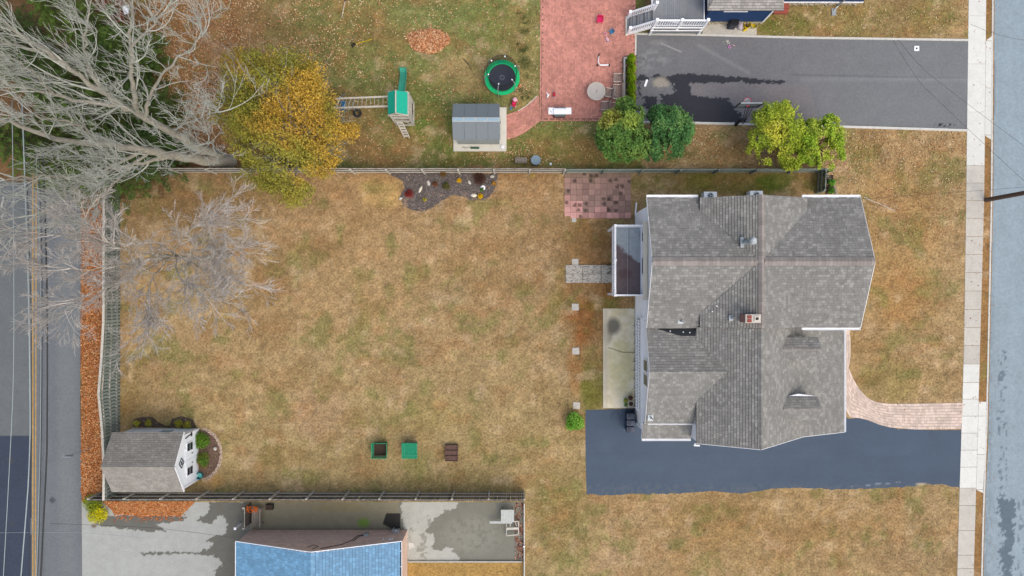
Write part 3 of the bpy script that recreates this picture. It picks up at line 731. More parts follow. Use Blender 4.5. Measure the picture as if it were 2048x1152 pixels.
# gable ends of the cross gable
for y in (CN-.12, CS+.12):
    mb = MB(); mb.add([(xc-hw+.1,y,zc-.35),(xc+hw-.1,y,zc-.35),(xc+hw-.1,y,zc-.05),(xc,y,ZR-.1),(xc-hw+.1,y,zc-.05)], [(0,1,2,3,4)]); hp('gable_end', mb, MATS['white_siding'])
# ---- south wing
Y0, Y1 = -2.40, -9.54; zr = 7.46
XLe, zLe = 11.34, 5.85; XB, ZB = 18.69, 3.95; XE, ZE2 = 22.0, 2.55
mb = MB()
mb.slab([(xc,Y0,zr),(xc,Y1,zr),(XLe,Y1,zLe),(XLe,Y0,zLe)], .12)
mb.slab([(xc,Y1,zr),(xc,Y0,zr),(XB,Y0,ZB),(XB,Y1,ZB)], .12)
mb.slab([(XB,Y1,ZB),(XB,Y0,ZB),(XE,Y0,ZE2),(XE,Y1,ZE2)], .12)
hp('roof', mb, M_roofbase)
s2 = MB()
def wz(x): return zr-(xc-x)*(zr-zLe)/(xc-XLe)
yrd, zrd = -5.03, 6.63; xrd = xc-(zr-zrd)*(xc-XLe)/(zr-zLe); dv = (zrd-zLe)/.42
shingles(s2, [(xc,Y0,zr),(xc,yrd,zr),(xrd,yrd,zrd),(XLe,yrd+dv,zLe),(XLe,Y0,zLe)], (-1,0,-.48))
shingles(s2, [(xc,yrd,zr),(xc,Y1,zr),(XLe,Y1,zLe),(XLe,yrd-dv,zLe),(xrd,yrd,zrd)], (-1,0,-.48))
shingles(s2, [(xc,Y1,zr),(xc,Y0,zr),(XB,Y0,ZB),(XB,Y1,ZB)], (1,0,-.9))
shingles(s2, [(XB,Y1,ZB),(XB,Y0,ZB),(XE,Y0,ZE2),(XE,Y1,ZE2)], (1,0,-.4))
# left gable wing
zwN = zrd-.42*2.56; zwS = zrd-.42*3.4; YwN, YwS = yrd+2.56, yrd-3.4
mb = MB()
mb.slab([(8.32,yrd,zrd+.02),(xrd,yrd,zrd+.02),(XLe,yrd+dv,zLe+.02),(XLe,YwN,zwN+.02),(8.32,YwN,zwN+.02)], .11)
mb.slab([(8.32,YwS,zwS+.02),(XLe,YwS,zwS+.02),(XLe,yrd-dv,zLe+.02),(xrd,yrd,zrd+.02),(8.32,yrd,zrd+.02)], .11)
mb.slab([(8.32,-8.5,4.62),(11.42,-8.5,4.62),(11.42,-9.62,4.15),(8.32,-9.62,4.15)], .1)
hp('roof', mb, M_roofbase)
shingles(s2, [(8.32,yrd,zrd+.02),(xrd,yrd,zrd+.02),(XLe,yrd+dv,zLe+.02),(XLe,YwN,zwN+.02),(8.32,YwN,zwN+.02)], (0,1,-.4))
shingles(s2, [(8.32,YwS,zwS+.02),(XLe,YwS,zwS+.02),(XLe,yrd-dv,zLe+.02),(xrd,yrd,zrd+.02),(8.32,yrd,zrd+.02)], (0,-1,-.4))
shingles(s2, [(8.32,-8.5,4.62),(8.32,-9.62,4.15),(11.42,-9.62,4.15),(11.42,-8.5,4.62)], (0,-1,-.4))
# dormers
def dormer(ytop, ymid, ybot, gable=False):
    d = thing_part = None
    zR = 5.75; hwid = .72; drop = .34
    yc = P(1600, ymid, zR).y; xf = 19.05
    zsl = lambda x: zr-(x-xc)*(zr-ZB)/(XB-xc) if x < XB else ZB-(x-XB)*(ZB-ZE2)/(XE-XB)
    xr = xc+(zr-zR)/((zr-ZB)/(XB-xc)); xe = xc+(zr-(zR-drop))/((zr-ZB)/(XB-xc))
    body = MB(); body.prism([(xr+.1,yc-hwid+.1),(xf-.12,yc-hwid+.1),(xf-.12,yc+hwid-.1),(xr+.1,yc+hwid-.1)], 3.5, zR-drop-.02)
    body.add([(xf-.12,yc-hwid+.1,zR-drop-.02),(xf-.12,yc+hwid-.1,zR-drop-.02),(xf-.12,yc,zR-.06)], [(0,1,2)])
    o = wpart('dormer', body, MATS['white_siding'], house)
    def dp(nm, mb, m, **k):
        q = mb.build(nm, m, o, loc=house.location, **k); return q
    rf = MB(); ss = MB()
    N_ = [(xr,yc,zR),(xf,yc,zR),(xf-.08,yc+hwid,zR-drop),(xe,yc+hwid,zR-drop)]; S_ = [(xr,yc,zR),(xe,yc-hwid,zR-drop),(xf-.08,yc-hwid,zR-drop),(xf,yc,zR)]
    rf.slab(N_, .06); rf.slab(S_, .06); shingles(ss, N_, (0,1,-.4), e=.16); shingles(ss, S_, (0,-1,-.4), e=.16)
    dp('dormer_roof', rf, M_roofbase); dp('shingles', ss, M_shingle, kind='stuff')
    cp_ = MB(); ridgecap(cp_, (xr+.1,yc,zR), (xf,yc,zR), w=.3, drop=.09, lift=.03); dp('ridge_cap', cp_, M_cap)
    wd = MB(); wd.box((xf-.1, yc, 4.6), (.03, .7, .8)); dp('window', wd, M_glass)
    if gable:
        g_ = MB(); g_.add([(xe+.15,yc+hwid+.03,zR-drop-.01),(xf-.2,yc+hwid+.03,zR-drop-.01),(xe+.75,yc+hwid+.15,zR-drop-.02),(xe+.15,yc+hwid+.03,zR-drop-.1),(xf-.2,yc+hwid+.03,zR-drop-.1),(xe+.75,yc+hwid+.15,zR-drop-.1)], [(0,1,2),(3,5,4),(0,3,4,1),(1,4,5,2),(2,5,3,0)])
        dp('flashing', g_, M_white)
dormer(677, 698, 722); dormer(792, 818, 840, True)
hp('shingles', s2, M_shingle, kind='stuff')
cap = MB(); ridgecap(cap, (xc,Y0,zr+.01), (xc,Y1,zr+.01), w=.3, lift=.06); hp('ridge_cap', cap, M_shingle)
cap = MB(); ridgecap(cap, (8.32,yrd,zrd+.03), (xrd,yrd,zrd+.03), w=.26); hp('ridge_cap', cap, M_shingle)
# dark membrane between the wing and the main block
mb = MB(); pm = [P(1312, 657, 5.62), P(1391, 657, 5.7), P(1391, 672, 5.98), P(1362, 672, 5.98)]
zz = [zwN+.10, zwN+.12, zwN+.42, zwN+.42]
mb.slab([(p.x, p.y, z) for p, z in zip(pm, (zwN+.07, zwN+.07, zwN+.38, zwN+.38))], .05); hp('roof_membrane', mb, M_membrane)
# gutters
def gutter(a, b, wd=.13):
    g_ = MB(); a = Vector(a); b = Vector(b); d = (b-a).normalized(); s = d.cross(Vector((0,0,1))).normalized()
    g_.beam(a-Vector((0,0,.10)), b-Vector((0,0,.10)), wd, .012)
    g_.beam(a+s*wd/2-Vector((0,0,.045)), b+s*wd/2-Vector((0,0,.045)), .022, .11); g_.beam(a-s*wd/2-Vector((0,0,.045)), b-s*wd/2-Vector((0,0,.045)), .022, .11)
    L = (b-a).length; n = max(2, int(L/.9))
    for i in range(n+1):
        q = a+d*(L*i/n); g_.beam(q-s*wd/2, q+s*wd/2, .02, .012, up=(0,0,1))
    hp('gutter', g_, M_cream if False else M_white)
gutter((XL-.02,YN+.08,ZE+.02),(xc-hw-.02,YN+.08,ZE+.02)); gutter((xc+hw-.1,YN+.08,ZE+.02),(XR,YN+.08,ZE+.02))
gutter((xc+hw-.1,YS-.08,ZE+.02),(XR,YS-.08,ZE+.02)); gutter((XE+.07,Y0-.15,ZE2-.02),(XE+.07,Y1,ZE2-.02), .11)
gutter((8.32,-9.7,4.13),(11.42,-9.7,4.13)); gutter((8.5,YwS-.05,zwS-.02),(XLe+.0,YwS-.05,zwS-.02), .09)
# rake boards
for pts in ([(XL-.02,YN,ZE),(XL-.02,YR,ZR)], [(XL-.02,YR,ZR),(XL-.02,YS,ZE)], [(XR+.02,YN,ZE),(XR+.02,YR,ZR)], [(XR+.02,YR,ZR),(XR+.02,YS,ZE)],
            [(8.3,yrd,zrd),(8.3,YwN,zwN)], [(8.3,yrd,zrd),(8.3,YwS,zwS)], [(XLe,Y1-.02,zLe),(xc,Y1-.02,zr)], [(xc,Y1-.02,zr),(XB,Y1-.02,ZB)], [(XB,Y1-.02,ZB),(XE,Y1-.02,ZE2)],
            [(8.3,-8.5,4.55),(8.3,-9.62,4.08)]):
    mb = MB(); a, b = [Vector(p)-Vector((0,0,.07)) for p in pts]; mb.beam(a, b, .022, .16); hp('rake_board', mb, M_white)
# white wall return seen beside the lower roof
mb = MB(); mb.box((11.46, -9.0, 5.0), (.08, 1.0, 1.5)); hp('wall_return', mb, M_white)
# white box trim under the wing and louvre strip with dark gaps
mb = MB(); mb.box((8.56, -5.6, 2.75), (.16, 7.3, .3)); hp('trim_board', mb, M_white)
mb = MB(); mb.box((8.585, -5.2, 1.75), (.04, 6.1, 1.5)); lv = hp('porch_screen', mb, M_glass)
for zc_ in (1.3, 1.95):
    pass
mb = MB(); y = -2.2
while y > -8.25:
    mb.box((8.54, y, 1.75), (.05, .105, 1.5)); y -= .205
mb.build('baluster', M_white, lv, loc=house.location, kind='stuff')
mb = MB(); mb.box((8.52, -5.2, 1.78), (.07, 6.1, .34)); mb.box((8.52, -5.2, 1.0), (.08, 6.1, .1)); mb.box((8.52, -5.2, 2.52), (.08, 6.1, .12)); mb.build('rail', M_white, lv, loc=house.location)
mb = MB()
for i in range(11): mb.box((8.53, -2.7-i*.62, .25), (.14, .05, .5))
hp('bracket', mb, M_cream, kind='stuff')
# windows on the left gable of the wing
for yw in (-4.98, -5.9):
    mb = MB(); mb.box((8.585, yw, 4.05), (.05, .84, 1.25)); w = hp('window', mb, M_white)
    mb = MB(); mb.box((8.555, yw, 4.3), (.03, .66, .48)); mb.box((8.555, yw, 3.72), (.03, .66, .48)); mb.build('pane', M_glass, w, loc=house.location)
# upstairs windows and door beside the deck
for (yw, wy, z0, z1) in ((3.35, .55, 2.75, 4.3), (1.45, 1.0, 2.75, 4.7), (.2, .9, 3.3, 4.4)):
    mb = MB(); mb.box((8.585, yw, (z0+z1)/2), (.05, wy+.18, z1-z0)); w = hp('window', mb, M_white)
    mb = MB(); mb.box((8.555, yw, (z0+z1)/2+.05), (.03, wy, (z1-z0)-.3)); mb.build('pane', M_glass, w, loc=house.location)
mb = MB(); mb.tube([(8.40,4.1,4.75),(8.40,-.75,4.75)], .13, 12); mb.box((8.36,1.7,4.9), (.26, 4.95, .05)); hp('awning_cassette', mb, M_cream)
# downspout at the back corner
mb = MB(); mb.tube([P(1271,432,.1), P(1271,424,.2), P(1273,405,.35)], .05, 8); hp('downspout', mb, M_white)
mb = MB(); mb.tube([(8.56,-9.3,3.9),(8.56,-9.3,.2)], .05, 8); hp('downspout', mb, M_white)
mb = MB(); mb.tube([P(1727,394,.15),P(1738,399,.1),P(1760,408,.04),P(1790,422,.03)], .016, 6); hp('drain_hose', mb, M_kerb)
mb = MB(); mb.tube([(11.3,-9.6,5.7),(11.25,-9.72,5.6),(11.6,-9.75,5.55)], .05, 8); hp('downspout', mb, M_white)
# chimney and vents
mb = MB(); mb.box((14.0,-1.78,7.5), (.86,.48,1.2)); ch = hp('chimney', mb, mat('dull_brick', C(176, 132, 122), rough=.9, var=.2, scale=9))
mb = MB(); mb.box((14.0,-1.78,8.13), (.9,.5,.08)); mb.build('chimney_crown', M_slab_old, ch, loc=house.location)
for i in range(3):
    for j in range(2): 
        mb = MB(); mb.box((13.68+i*.09,-1.9+j*.22,8.19), (.075,.18,.05)); mb.build('brick', M_brick, ch, loc=house.location)
mb = MB(); mb.box((14.2,-1.78,8.2), (.28,.28,.07)); mb.build('flue', M_cream, ch, loc=house.location)
mb = MB(); mb.box((14.2,-1.78,8.24), (.17,.17,.02)); mb.build('flue_opening', M_black, ch, loc=house.location)
pb = P(1486, 485, 7.1)
mb = MB(); mb.box((pb.x-.05, pb.y, 7.2), (.34,.62,.03), ry=.38); mb.cyl((pb.x+.1, pb.y, 7.0), .16, 1.7, 16); mb.cyl((pb.x+.1, pb.y, 8.5), .24, .1, 18, .2); mb.cyl((pb.x+.1, pb.y, 8.62), .17, .12, 18, .1); hp('flue_vent', mb, M_metal, smooth=False)
for (px, py, z, s) in ((1463,636,6.95,.12),(1361,642,6.0,.1),(1301,836,5.5,.1)):
    q = P(px, py, z); mb = MB(); mb.box((q.x, q.y, z), (.34,.36,.03), ry=.2 if px == 1463 else 0); mb.cyl((q.x+.05, q.y, z-.1), s*.6, .42, 12); v = hp('vent_pipe', mb, M_metal)
    mb = MB(); mb.cyl((q.x+.05, q.y, z+.321), s*.42, .006, 12); mb.build('vent_opening', M_black, v, loc=house.location)
# satellite-side small debris and snow guards: little white clips on the valley
for (px, py, z) in ((1433,612,6.7),(1424,623,6.5),(1340,662,5.7),(1366,664,5.8),(1379,665,5.8)):
    q = P(px, py, z); mb = MB(); mb.blob((q.x, q.y, z+.06), (.045,.04,.03), 6, 4); hp('clip', mb, M_white)
# ---- deck at the back of the house
deck = thing('rear_deck', 'white railed rear deck with a wet dark floor on the back of the white house', 'deck', (7.6, 1.8, 0))
def dk(name, mb, m, **k): return wpart(name, mb, m, deck, **k)
mb = MB(); mb.box((7.62,1.79,2.5), (1.96,4.62,.2)); dk('deck_base', mb, M_white)
def deckcol(px, py):
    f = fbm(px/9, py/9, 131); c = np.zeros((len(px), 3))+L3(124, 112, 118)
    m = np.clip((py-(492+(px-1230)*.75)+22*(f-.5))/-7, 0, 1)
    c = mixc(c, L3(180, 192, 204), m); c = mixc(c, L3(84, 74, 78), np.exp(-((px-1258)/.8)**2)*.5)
    c = mixc(c, L3(90, 60, 60), spot(px, py, 1250, 548, 16, 10)*.4)
    return c*(.82+.36*fbm(px/5, py/5, 132))[:, None]
kz = 1-2.62/H
dpoly = [(1024+6.78/G, 576-4.0/G), (1024+8.5/G, 576-4.0/G), (1024+8.5/G, 576+.44/G), (1024+6.78/G, 576+.44/G)]
def dcol2(px, py): return deckcol(1024+(px-1024)/kz, 576+(py-576)/kz)
for i in range(2):
    dx0 = 6.78+i*.865; o = sheet('deck_floor', [(1024+dx0/G, 576-4.0/G), (1024+(dx0+.855)/G, 576-4.0/G), (1024+(dx0+.855)/G, 576+.44/G), (1024+dx0/G, 576+.44/G)], 2.62, 1.0, dcol2, M_conc, kind=None)
    o.data.transform(Matrix.Translation(-deck.location)); o.parent = deck
def rail(a, b, z0, z1, parent, nb_sp=.12, m=M_white, bw=.05, pre=''):
    a = Vector(a); b = Vector(b); loc = parent.location
    mb = MB(); u = Vector((0,0,1)); mb.beam(a+u*z1, b+u*z1, .11, .05); mb.beam(a+u*(z0+.1), b+u*(z0+.1), .06, .05); mb.build('top_rail', m, parent, loc=loc)
    n = int((b-a).length/nb_sp)
    for i in range(1, n):
        q = a+(b-a)*(i/n); mb = MB(); mb.box((q.x, q.y, q.z+(z0+z1)/2+.05), (bw, bw, z1-z0-.1)); mb.build('baluster', m, parent, loc=loc)
def post(q, z0, z1, parent, s=.13, m=M_white):
    q = Vector(q); mb = MB(); mb.box((q.x, q.y, q.z+(z0+z1)/2), (s, s, z1-z0)); mb.box((q.x, q.y, q.z+z1+.02), (s+.04, s+.04, .04)); mb.build('post', m, parent, loc=parent.location)
rail((6.7,4.02,0), (6.7,-.44,0), 2.6, 3.5, deck, .165, bw=.09)
rail((6.75,4.05,0), (8.5,4.05,0), 2.6, 3.5, deck, .2); rail((6.75,-.47,0), (8.5,-.47,0), 2.6, 3.5, deck, .2)
for q in ((6.7,4.05,0),(6.7,1.8,0),(6.7,-.47,0),(8.5,4.05,0),(8.5,-.47,0)): post(q, 2.6, 3.55, deck, .12)
for q in ((6.75,4.0,0),(6.75,-.42,0)): post(q, 0, 2.4, deck, .14)
# ---- AC units and propane stuff by the north wall
for (px, py, lab) in ((1421,391,'white air conditioner with a round fan at the north wall left of the roof ridge'), (1513,391,'white air conditioner half hidden by the roof edge just beside the north ridge end')):
    q = P(px, py); t = thing('air_conditioner', lab, 'air conditioner', (P(px, py, .8).x, 6.36 if px < 1450 else 6.42, 0), 0, 'outdoor air conditioners')
    mb = MB(); mb.box((0,0,.4), (.9,.55,.8)); mb.build('cabinet', M_white, t, bevel=.02)
    mb = MB(); mb.annulus((0,0,.8), .17, .24, .02, 24); mb.build('grille', M_metal, t)
    mb = MB(); mb.cyl((0,0,.795), .17, .012, 20); mb.build('fan_opening', M_dark, t)
    for k in range(3):
        mb = MB(); a = k*2.1; mb.box((.09*math.cos(a), .09*math.sin(a), .83), (.16,.07,.01), rz=a, rx=.3); mb.build('fan_blade', M_metal, t)
# ------------------------------------------------------------ garden shed (white, gabled)
shed = thing('garden_shed', 'white gabled garden shed with grey shingle roof in the corner of the left fence', 'shed', (-24.3,-11.6,0))
def sp_(name, mb, m, **k): return wpart(name, mb, m, shed, **k)
X0, X1, YNs, YSs, yrs, zes, zrs = -26.55, -21.95, -9.83, -13.42, -11.62, 2.25, 3.45
mb = MB(); mb.prism([(X0,YSs),(X1,YSs),(X1,YNs),(X0,YNs)], 0, zes-.02)
for x in (X0, X1): mb.add([(x,YSs,zes-.02),(x,YNs,zes-.02),(x,yrs,zrs-.08)], [(0,1,2)])
sw = mat('shed_siding', (.8,.86,.9,1), rough=.55, var=.03, scale=2, bump=0)
sp_('wall', mb, sw)
mb = MB(); sN = [(X0-.15,YNs+.18,zes-.05),(X1-.02+.04,YNs+.18,zes-.05),(X1+.02,yrs,zrs),(X0-.15,yrs,zrs)]; sS = [(X0-.15,YSs-.18,zes-.05),(X0-.15,yrs,zrs),(X1+.02,yrs,zrs),(X1+.02,YSs-.18,zes-.05)]
mb.slab(sN, .06); mb.slab(sS, .06); sp_('roof', mb, M_roofbase)
s3 = MB(); shingles(s3, sN, (0,1,-.6), e=.15, w=.28); shingles(s3, sS, (0,-1,-.6), e=.15, w=.28); sp_('shingles', s3, M_shingle_shed, kind='stuff')
mb = MB(); ridgecap(mb, (X0-.15,yrs,zrs), (X1+.02,yrs,zrs), w=.26, drop=.11, lift=.04); sp_('ridge_cap', mb, M_shingle_shed)
mb = MB()
for a, b in (((X1+.04,YNs+.18,zes-.05),(X1+.04,yrs,zrs)), ((X1+.04,YSs-.18,zes-.05),(X1+.04,yrs,zrs))): mb.beam(Vector(a)-Vector((0,0,.06)), Vector(b)-Vector((0,0,.06)), .03, .14)
mb.box((X1+.03,YNs-.05,1.1), (.05,.1,2.2)); mb.box((X1+.03,YSs+.05,1.1), (.05,.1,2.2)); sp_('trim', mb, M_white)
for yd in (-11.2, -12.05):
    mb = MB(); mb.box((X1+.012, yd, 1.02), (.03,.82,1.9)); d = sp_('door', mb, sw, bevel=.01)
    mb = MB(); mb.box((X1+.05, yd-.1 if yd > -11.5 else yd+.1, 1.0), (.03,.04,.2)); mb.build('handle', M_black, d, loc=shed.location)
for yw in (-10.78, -12.42):
    mb = MB(); mb.box((X1+.03, yw, 1.35), (.03,.62,.86)); w = sp_('window', mb, M_white)
    for dz in (-.2, .2): mb = MB(); mb.box((X1+.05, yw, 1.35+dz), (.02,.5,.34)); mb.build('pane', M_glass, w, loc=shed.location)
mb = MB(); c_ = (X1+.03, yrs, 2.5); r_ = .42
q4 = [(0,r_*.8),(r_,0),(0,-r_*.8),(-r_,0)]
for i in range(4):
    a = q4[i]; b = q4[(i+1)%4]; mb.beam((c_[0],c_[1]+a[1],c_[2]+a[0]*.8), (c_[0],c_[1]+b[1],c_[2]+b[0]*.8), .03, .04, up=(1,0,0))
mb.beam((c_[0],c_[1]+.17,c_[2]+.17), (c_[0],c_[1]-.17,c_[2]-.17), .02, .03, up=(1,0,0)); mb.beam((c_[0],c_[1]-.17,c_[2]+.17), (c_[0],c_[1]+.17,c_[2]-.17), .02, .03, up=(1,0,0))
mb.ring((c_[0],c_[1],c_[2]), .08, .02, 12, 4); sp_('diamond_ornament', mb, M_black)
mb = MB(); mb.beam((X1+.06,-9.95,1.2), (X1+.06,-10.1,2.0), .05, .05, up=(1,0,0)); mb.blob((X1+.08,-9.98,1.2), (.05,.16,.1), 8, 5); sp_('lantern', mb, M_black)
mb = MB()
for i in range(4): mb.box((-25.7+i*1.2, YNs+.012, 1.1), (.04,.02,2.1))
sp_('batten', mb, M_white)
mb = MB(); mb.box((-23.6, YNs+.02, 1.2), (.9,.03,.9)); w = sp_('window', mb, M_white)
mb = MB(); mb.box((-23.6, YNs+.04, 1.2), (.76,.02,.76)); mb.build('pane', M_clear, w, loc=shed.location)
# ------------------------------------------------------------ grey resin shed of the neighbour
pad = MB(); a = P(907, 303); b = P(1013, 215); pad.box(((a.x+b.x)/2, (a.y+b.y)/2, .01), (b.x-a.x, b.y-a.y, .14)); pad.build('shed_pad', mat('white_concrete', C(238, 236, 226), rough=.8, var=.05, scale=2, bump=.05), kind='structure', bevel=.01)
ns = thing('resin_shed', 'grey resin shed with a skylight strip along its ridge on a white pad', 'shed', (-2.4,11.2,0.08))
def nsp(name, mb, m, **k): return wpart(name, mb, m, ns, **k)
mb = MB(); mb.prism([(-3.75,10.06),(-.86,10.06),(-.86,12.3),(-3.75,12.3)], .08, 1.78)
for x in (-3.75,-.86): mb.add([(x,10.06,1.78),(x,12.3,1.78),(x,11.2,2.35)], [(0,1,2)])
nsp('wall', mb, M_grl)
mb = MB()
for i in range(24): mb.box((-3.7+i*.122, 10.045, .93), (.05,.03,1.68))
nsp('wall_rib', mb, M_grl, kind='stuff')
for side in (0, 1):
    ye, yr2 = (12.42, 11.34) if side == 0 else (10.0, 11.06)
    for i in range(4):
        x0 = -3.98+i*.79; mb = MB(); mb.slab([(x0,ye,1.80),(x0+.78,ye,1.80),(x0+.78,yr2,2.38),(x0,yr2,2.38)], .04)
        nsp('roof_panel', mb, M_grs, bevel=.006)
mb = MB(); mb.slab([(-3.98,11.05,2.39),(-.82,11.05,2.39),(-.82,11.35,2.39),(-3.98,11.35,2.39)], .03); nsp('skylight_frame', mb, M_grl)
for i in range(4):
    mb = MB(); mb.box((-3.6+i*.79, 11.2, 2.405), (.66,.17,.02)); nsp('skylight', mb, M_clear)
mb = MB(); mb.box((-.83,11.0,1.0), (.03,1.3,1.7)); nsp('door', mb, M_grl)
mb = MB(); mb.box((-.8,11.35,1.0), (.04,.05,.4)); nsp('handle', mb, M_black)
# ------------------------------------------------------------ blue roofed house at the bottom
bh = thing('brick_house', 'tan brick house with a bright blue shingled gable roof at the bottom edge', 'house', (-12.8,-21,0))
def bp_(name, mb, m, **k): return wpart(name, mb, m, bh, **k)
XLb, XRb, XCb = -18.38, -7.36, -12.86; YB = -16.93; ze, zr_ = 2.3, 4.15; YE = -26
mb = MB(); mb.prism([(-18.2,YE),(-7.3-.02,YE),(-7.32,YB),(-18.2,YB)], 0, 2.1)
mb.add([(-18.2,YB,2.1),(-7.32,YB,2.1),(-7.4,YB,2.25),(XCb,YB,zr_-.08),(-18.15,YB,2.25)], [(0,4,3,2,1)]); bp_('wall', mb, M_tan)
# brick courses in front of the gable wall, one joined part
mb = MB(); z = .06; r_i = 0
while z < zr_-.15:
    hw_ = 5.42 if z < 2.15 else 5.42*(1-(z-2.15)/(zr_-2.15-.02)); x = XCb-hw_+.0; off = (r_i % 2)*.15
    x = XCb-hw_-off
    while x < XCb+hw_:
        xa = max(x, XCb-hw_); xb = min(x+.29, XCb+hw_)
        if xb-xa > .06: mb.box(((xa+xb)/2, YB+.012+random.uniform(0, .006), z+.05), (xb-xa, .03, .092))
        x += .3
    z += .105; r_i += 1
bp_('bricks', mb, M_tan, kind='stuff')
mb = MB(); 
L_ = [(XLb,YB+.02,ze),(XCb,YB+.0,zr_),(XCb,YE,zr_),(XLb,YE,ze)]; R_ = [(XCb,YB+.0,zr_),(XRb-.1,YB+.02,ze),(XRb-.1,YE,ze),(XCb,YE,zr_)]
mb.slab(L_, .1); mb.slab(R_, .1); bp_('roof', mb, mat('blue_underlay', C(52, 92, 132), rough=.9))
s4 = MB(); shingles(s4, L_, (-1,0,-.3), e=.21, w=.22); shingles(s4, R_, (1,0,-.3), e=.21, w=.22); bp_('shingles', s4, M_shingle_blue, kind='stuff')
mb = MB(); ridgecap(mb, (XCb,YB,zr_), (XCb,YE,zr_), w=.34, drop=.06, lift=.035); bp_('ridge_cap', mb, M_shingle_blue)
mb = MB(); x = XRb-.05
mb.beam((x,YB,2.24),(x,YE,2.24),.1,.02); bp_('gutter', mb, M_dark)
mb = MB(); mb.beam((x+.06,YB,2.27),(x+.06,YE,2.27),.025,.09); mb.beam((XLb-.04,YB,2.27),(XLb-.04,YE,2.27),.04,.1); mb.beam((XLb-.04,YB+.05,2.27),(XCb,YB+.05,zr_-.02),.04,.1); mb.beam((XRb,YB+.05,2.25),(XCb,YB+.05,zr_-.02),.04,.1)
for i in range(6): mb.box((x, YB-.6-i*1.05, 2.28), (.12,.03,.02))
bp_('fascia', mb, M_white)
q = P(729, 1069); mb = MB(); mb.box((-9.95,YB+.1,1.15), (.3,.16,.34)); bp_('meter_box', mb, M_metal)
mb = MB(); mb.tube([(-10.05,YB+.06,1.1),(-10.5,YB+.06,1.2),(-10.75,YB+.06,2.2),(-11.2,YB+.07,2.9),(-12.4,YB+.07,3.6)], .02, 6); mb.tube([(-10.05,YB+.06,1.2),(-10.35,YB+.06,1.35),(-10.6,YB+.06,2.3)], .02, 6)
mb.tube([(-12.9,YB+.07,3.7),(-12.6,YB+.1,3.3),(-13.0,YB+.12,3.1),(-13.3,YB+.07,3.4)], .018, 6); bp_('cable_run', mb, M_black)
mb = MB(); mb.box((-8.05,YB+.12,.5), (.5,.2,.3)); mb.cyl((-8.0,YB+.2,.65), .1, .12, 12); mb.box((-8.2,YB+.2,.5), (.06,.2,.4)); bp_('gas_meter', mb, M_metal)
mb = MB(); mb.box((-8.65,YB+.04,1.9), (.06,.04,.25)); mb.beam((-8.3,YB+.05,1.75),(-8.0,YB+.05,2.05),.04,.04,up=(0,1,0)); mb.beam((-8.3,YB+.05,2.05),(-8.0,YB+.05,1.75),.04,.04,up=(0,1,0)); bp_('wall_light', mb, M_white)
mb = MB(); q = P(821, 1091); mb.prism([tuple(P(817,1084))[:2],tuple(P(827,1086))[:2],tuple(P(830,1094))[:2],tuple(P(818,1098))[:2]][::-1], .0, .03); bp_('splash_block', mb, M_kerb)
# ------------------------------------------------------------ blue house of the neighbour (top right)
nh = thing('neighbour_house', 'navy blue sided house with pale grey shingles at the top edge behind a white railing', 'house', (16,20,0))
def np_(name, mb, m, **k): return wpart(name, mb, m, nh, **k)
mb = MB(); mb.prism([(13.2,18.45),(17.35,18.45),(17.35,24),(13.2,24)], .5, 2.85); mb.prism([(18.6,19.75),(24.2,19.75),(24.2,25),(18.6,25)], .6, 5); np_('wall', mb, M_navy)
mb = MB()
for i in range(14): mb.box((15.27,18.44,.7+i*.15), (4.1,.02,.012))
np_('siding', mb, M_navy, kind='stuff')
mb = MB(); mb.prism([(13.25,18.5),(17.3,18.5),(17.3,24),(13.25,24)], -.02, .5); mb.prism([(18.65,19.8),(24.1,19.8),(24.1,25),(18.65,25)], -.02, .6); np_('foundation', mb, mat('rubble_stone', C(190, 180, 160), rough=.9, var=.3, scale=6, bump=.6))
mb = MB()
for i in range(34):
    xx = 13.4+i*.12+random.uniform(-.03,.03); mb.blob((xx, 18.47, .1+.3*random.random()), (.1,.07,.09), 6, 4, .2, i)
for i in range(40):
    xx = 18.7+i*.135; mb.blob((xx, 19.77, .1+.4*random.random()), (.1,.08,.1), 6, 4, .2, i+90)
np_('foundation_stones', mb, MATS['rubble_stone'], kind='stuff')
mb = MB(); mb.box((17.37,18.43,1.7), (.1,.06,2.4)); mb.box((14.9,18.42,2.3), (1.6,.05,.08)); mb.box((21.4,19.73,.64), (5.7,.06,.12)); mb.box((14.9,18.42,2.45), (1.45,.05,.06)); np_('trim', mb, M_white)
mb = MB(); mb.box((14.9,18.43,2.6), (1.3,.03,.5)); np_('window', mb, M_glass)
mb = MB(); s5 = MB()
E0, E1, Yr, zE_, zT = 12.85, 17.85, 18.25, 2.9, 4.3
S1 = [(E0,Yr,zE_),(E1,Yr,zE_),(E1-1.5,Yr+3.2,zT),(E0+1.5,Yr+3.2,zT)]; mb.slab(S1, .1)
S2 = [(E0,Yr,zE_),(E0+1.5,Yr+3.2,zT),(E0,Yr+3.2,zE_)]; S3 = [(E1,Yr,zE_),(E1,Yr+3.2,zE_),(E1-1.5,Yr+3.2,zT)]; mb.slab(S2, .1); mb.slab(S3, .1); np_('roof', mb, M_roofbase)
shingles(s5, S1, (0,-1,-.4), e=.17, w=.3, lift=.03); shingles(s5, S2, (-1,0,-.8), e=.17, w=.3, lift=.03); shingles(s5, S3, (1,0,-.8), e=.17, w=.3, lift=.03); np_('shingles', s5, M_shingle_nb, kind='stuff')
mb = MB()
for k in range(4): mb.box((18.75, 19.3-.0+k*.3, .12+.13*k), (1.0, .3, .24+.26*k*0+.0))
np_('brick_step', mb, M_brick)
q = P(1692, 12); mb = MB(); mb.tube([(22.7,19.7,3),(22.7,19.65,.3),(22.5,19.4,.1)], .05, 8); mb.box((22.5,19.3,.05), (.3,.5,.08)); np_('downspout', mb, M_metal)
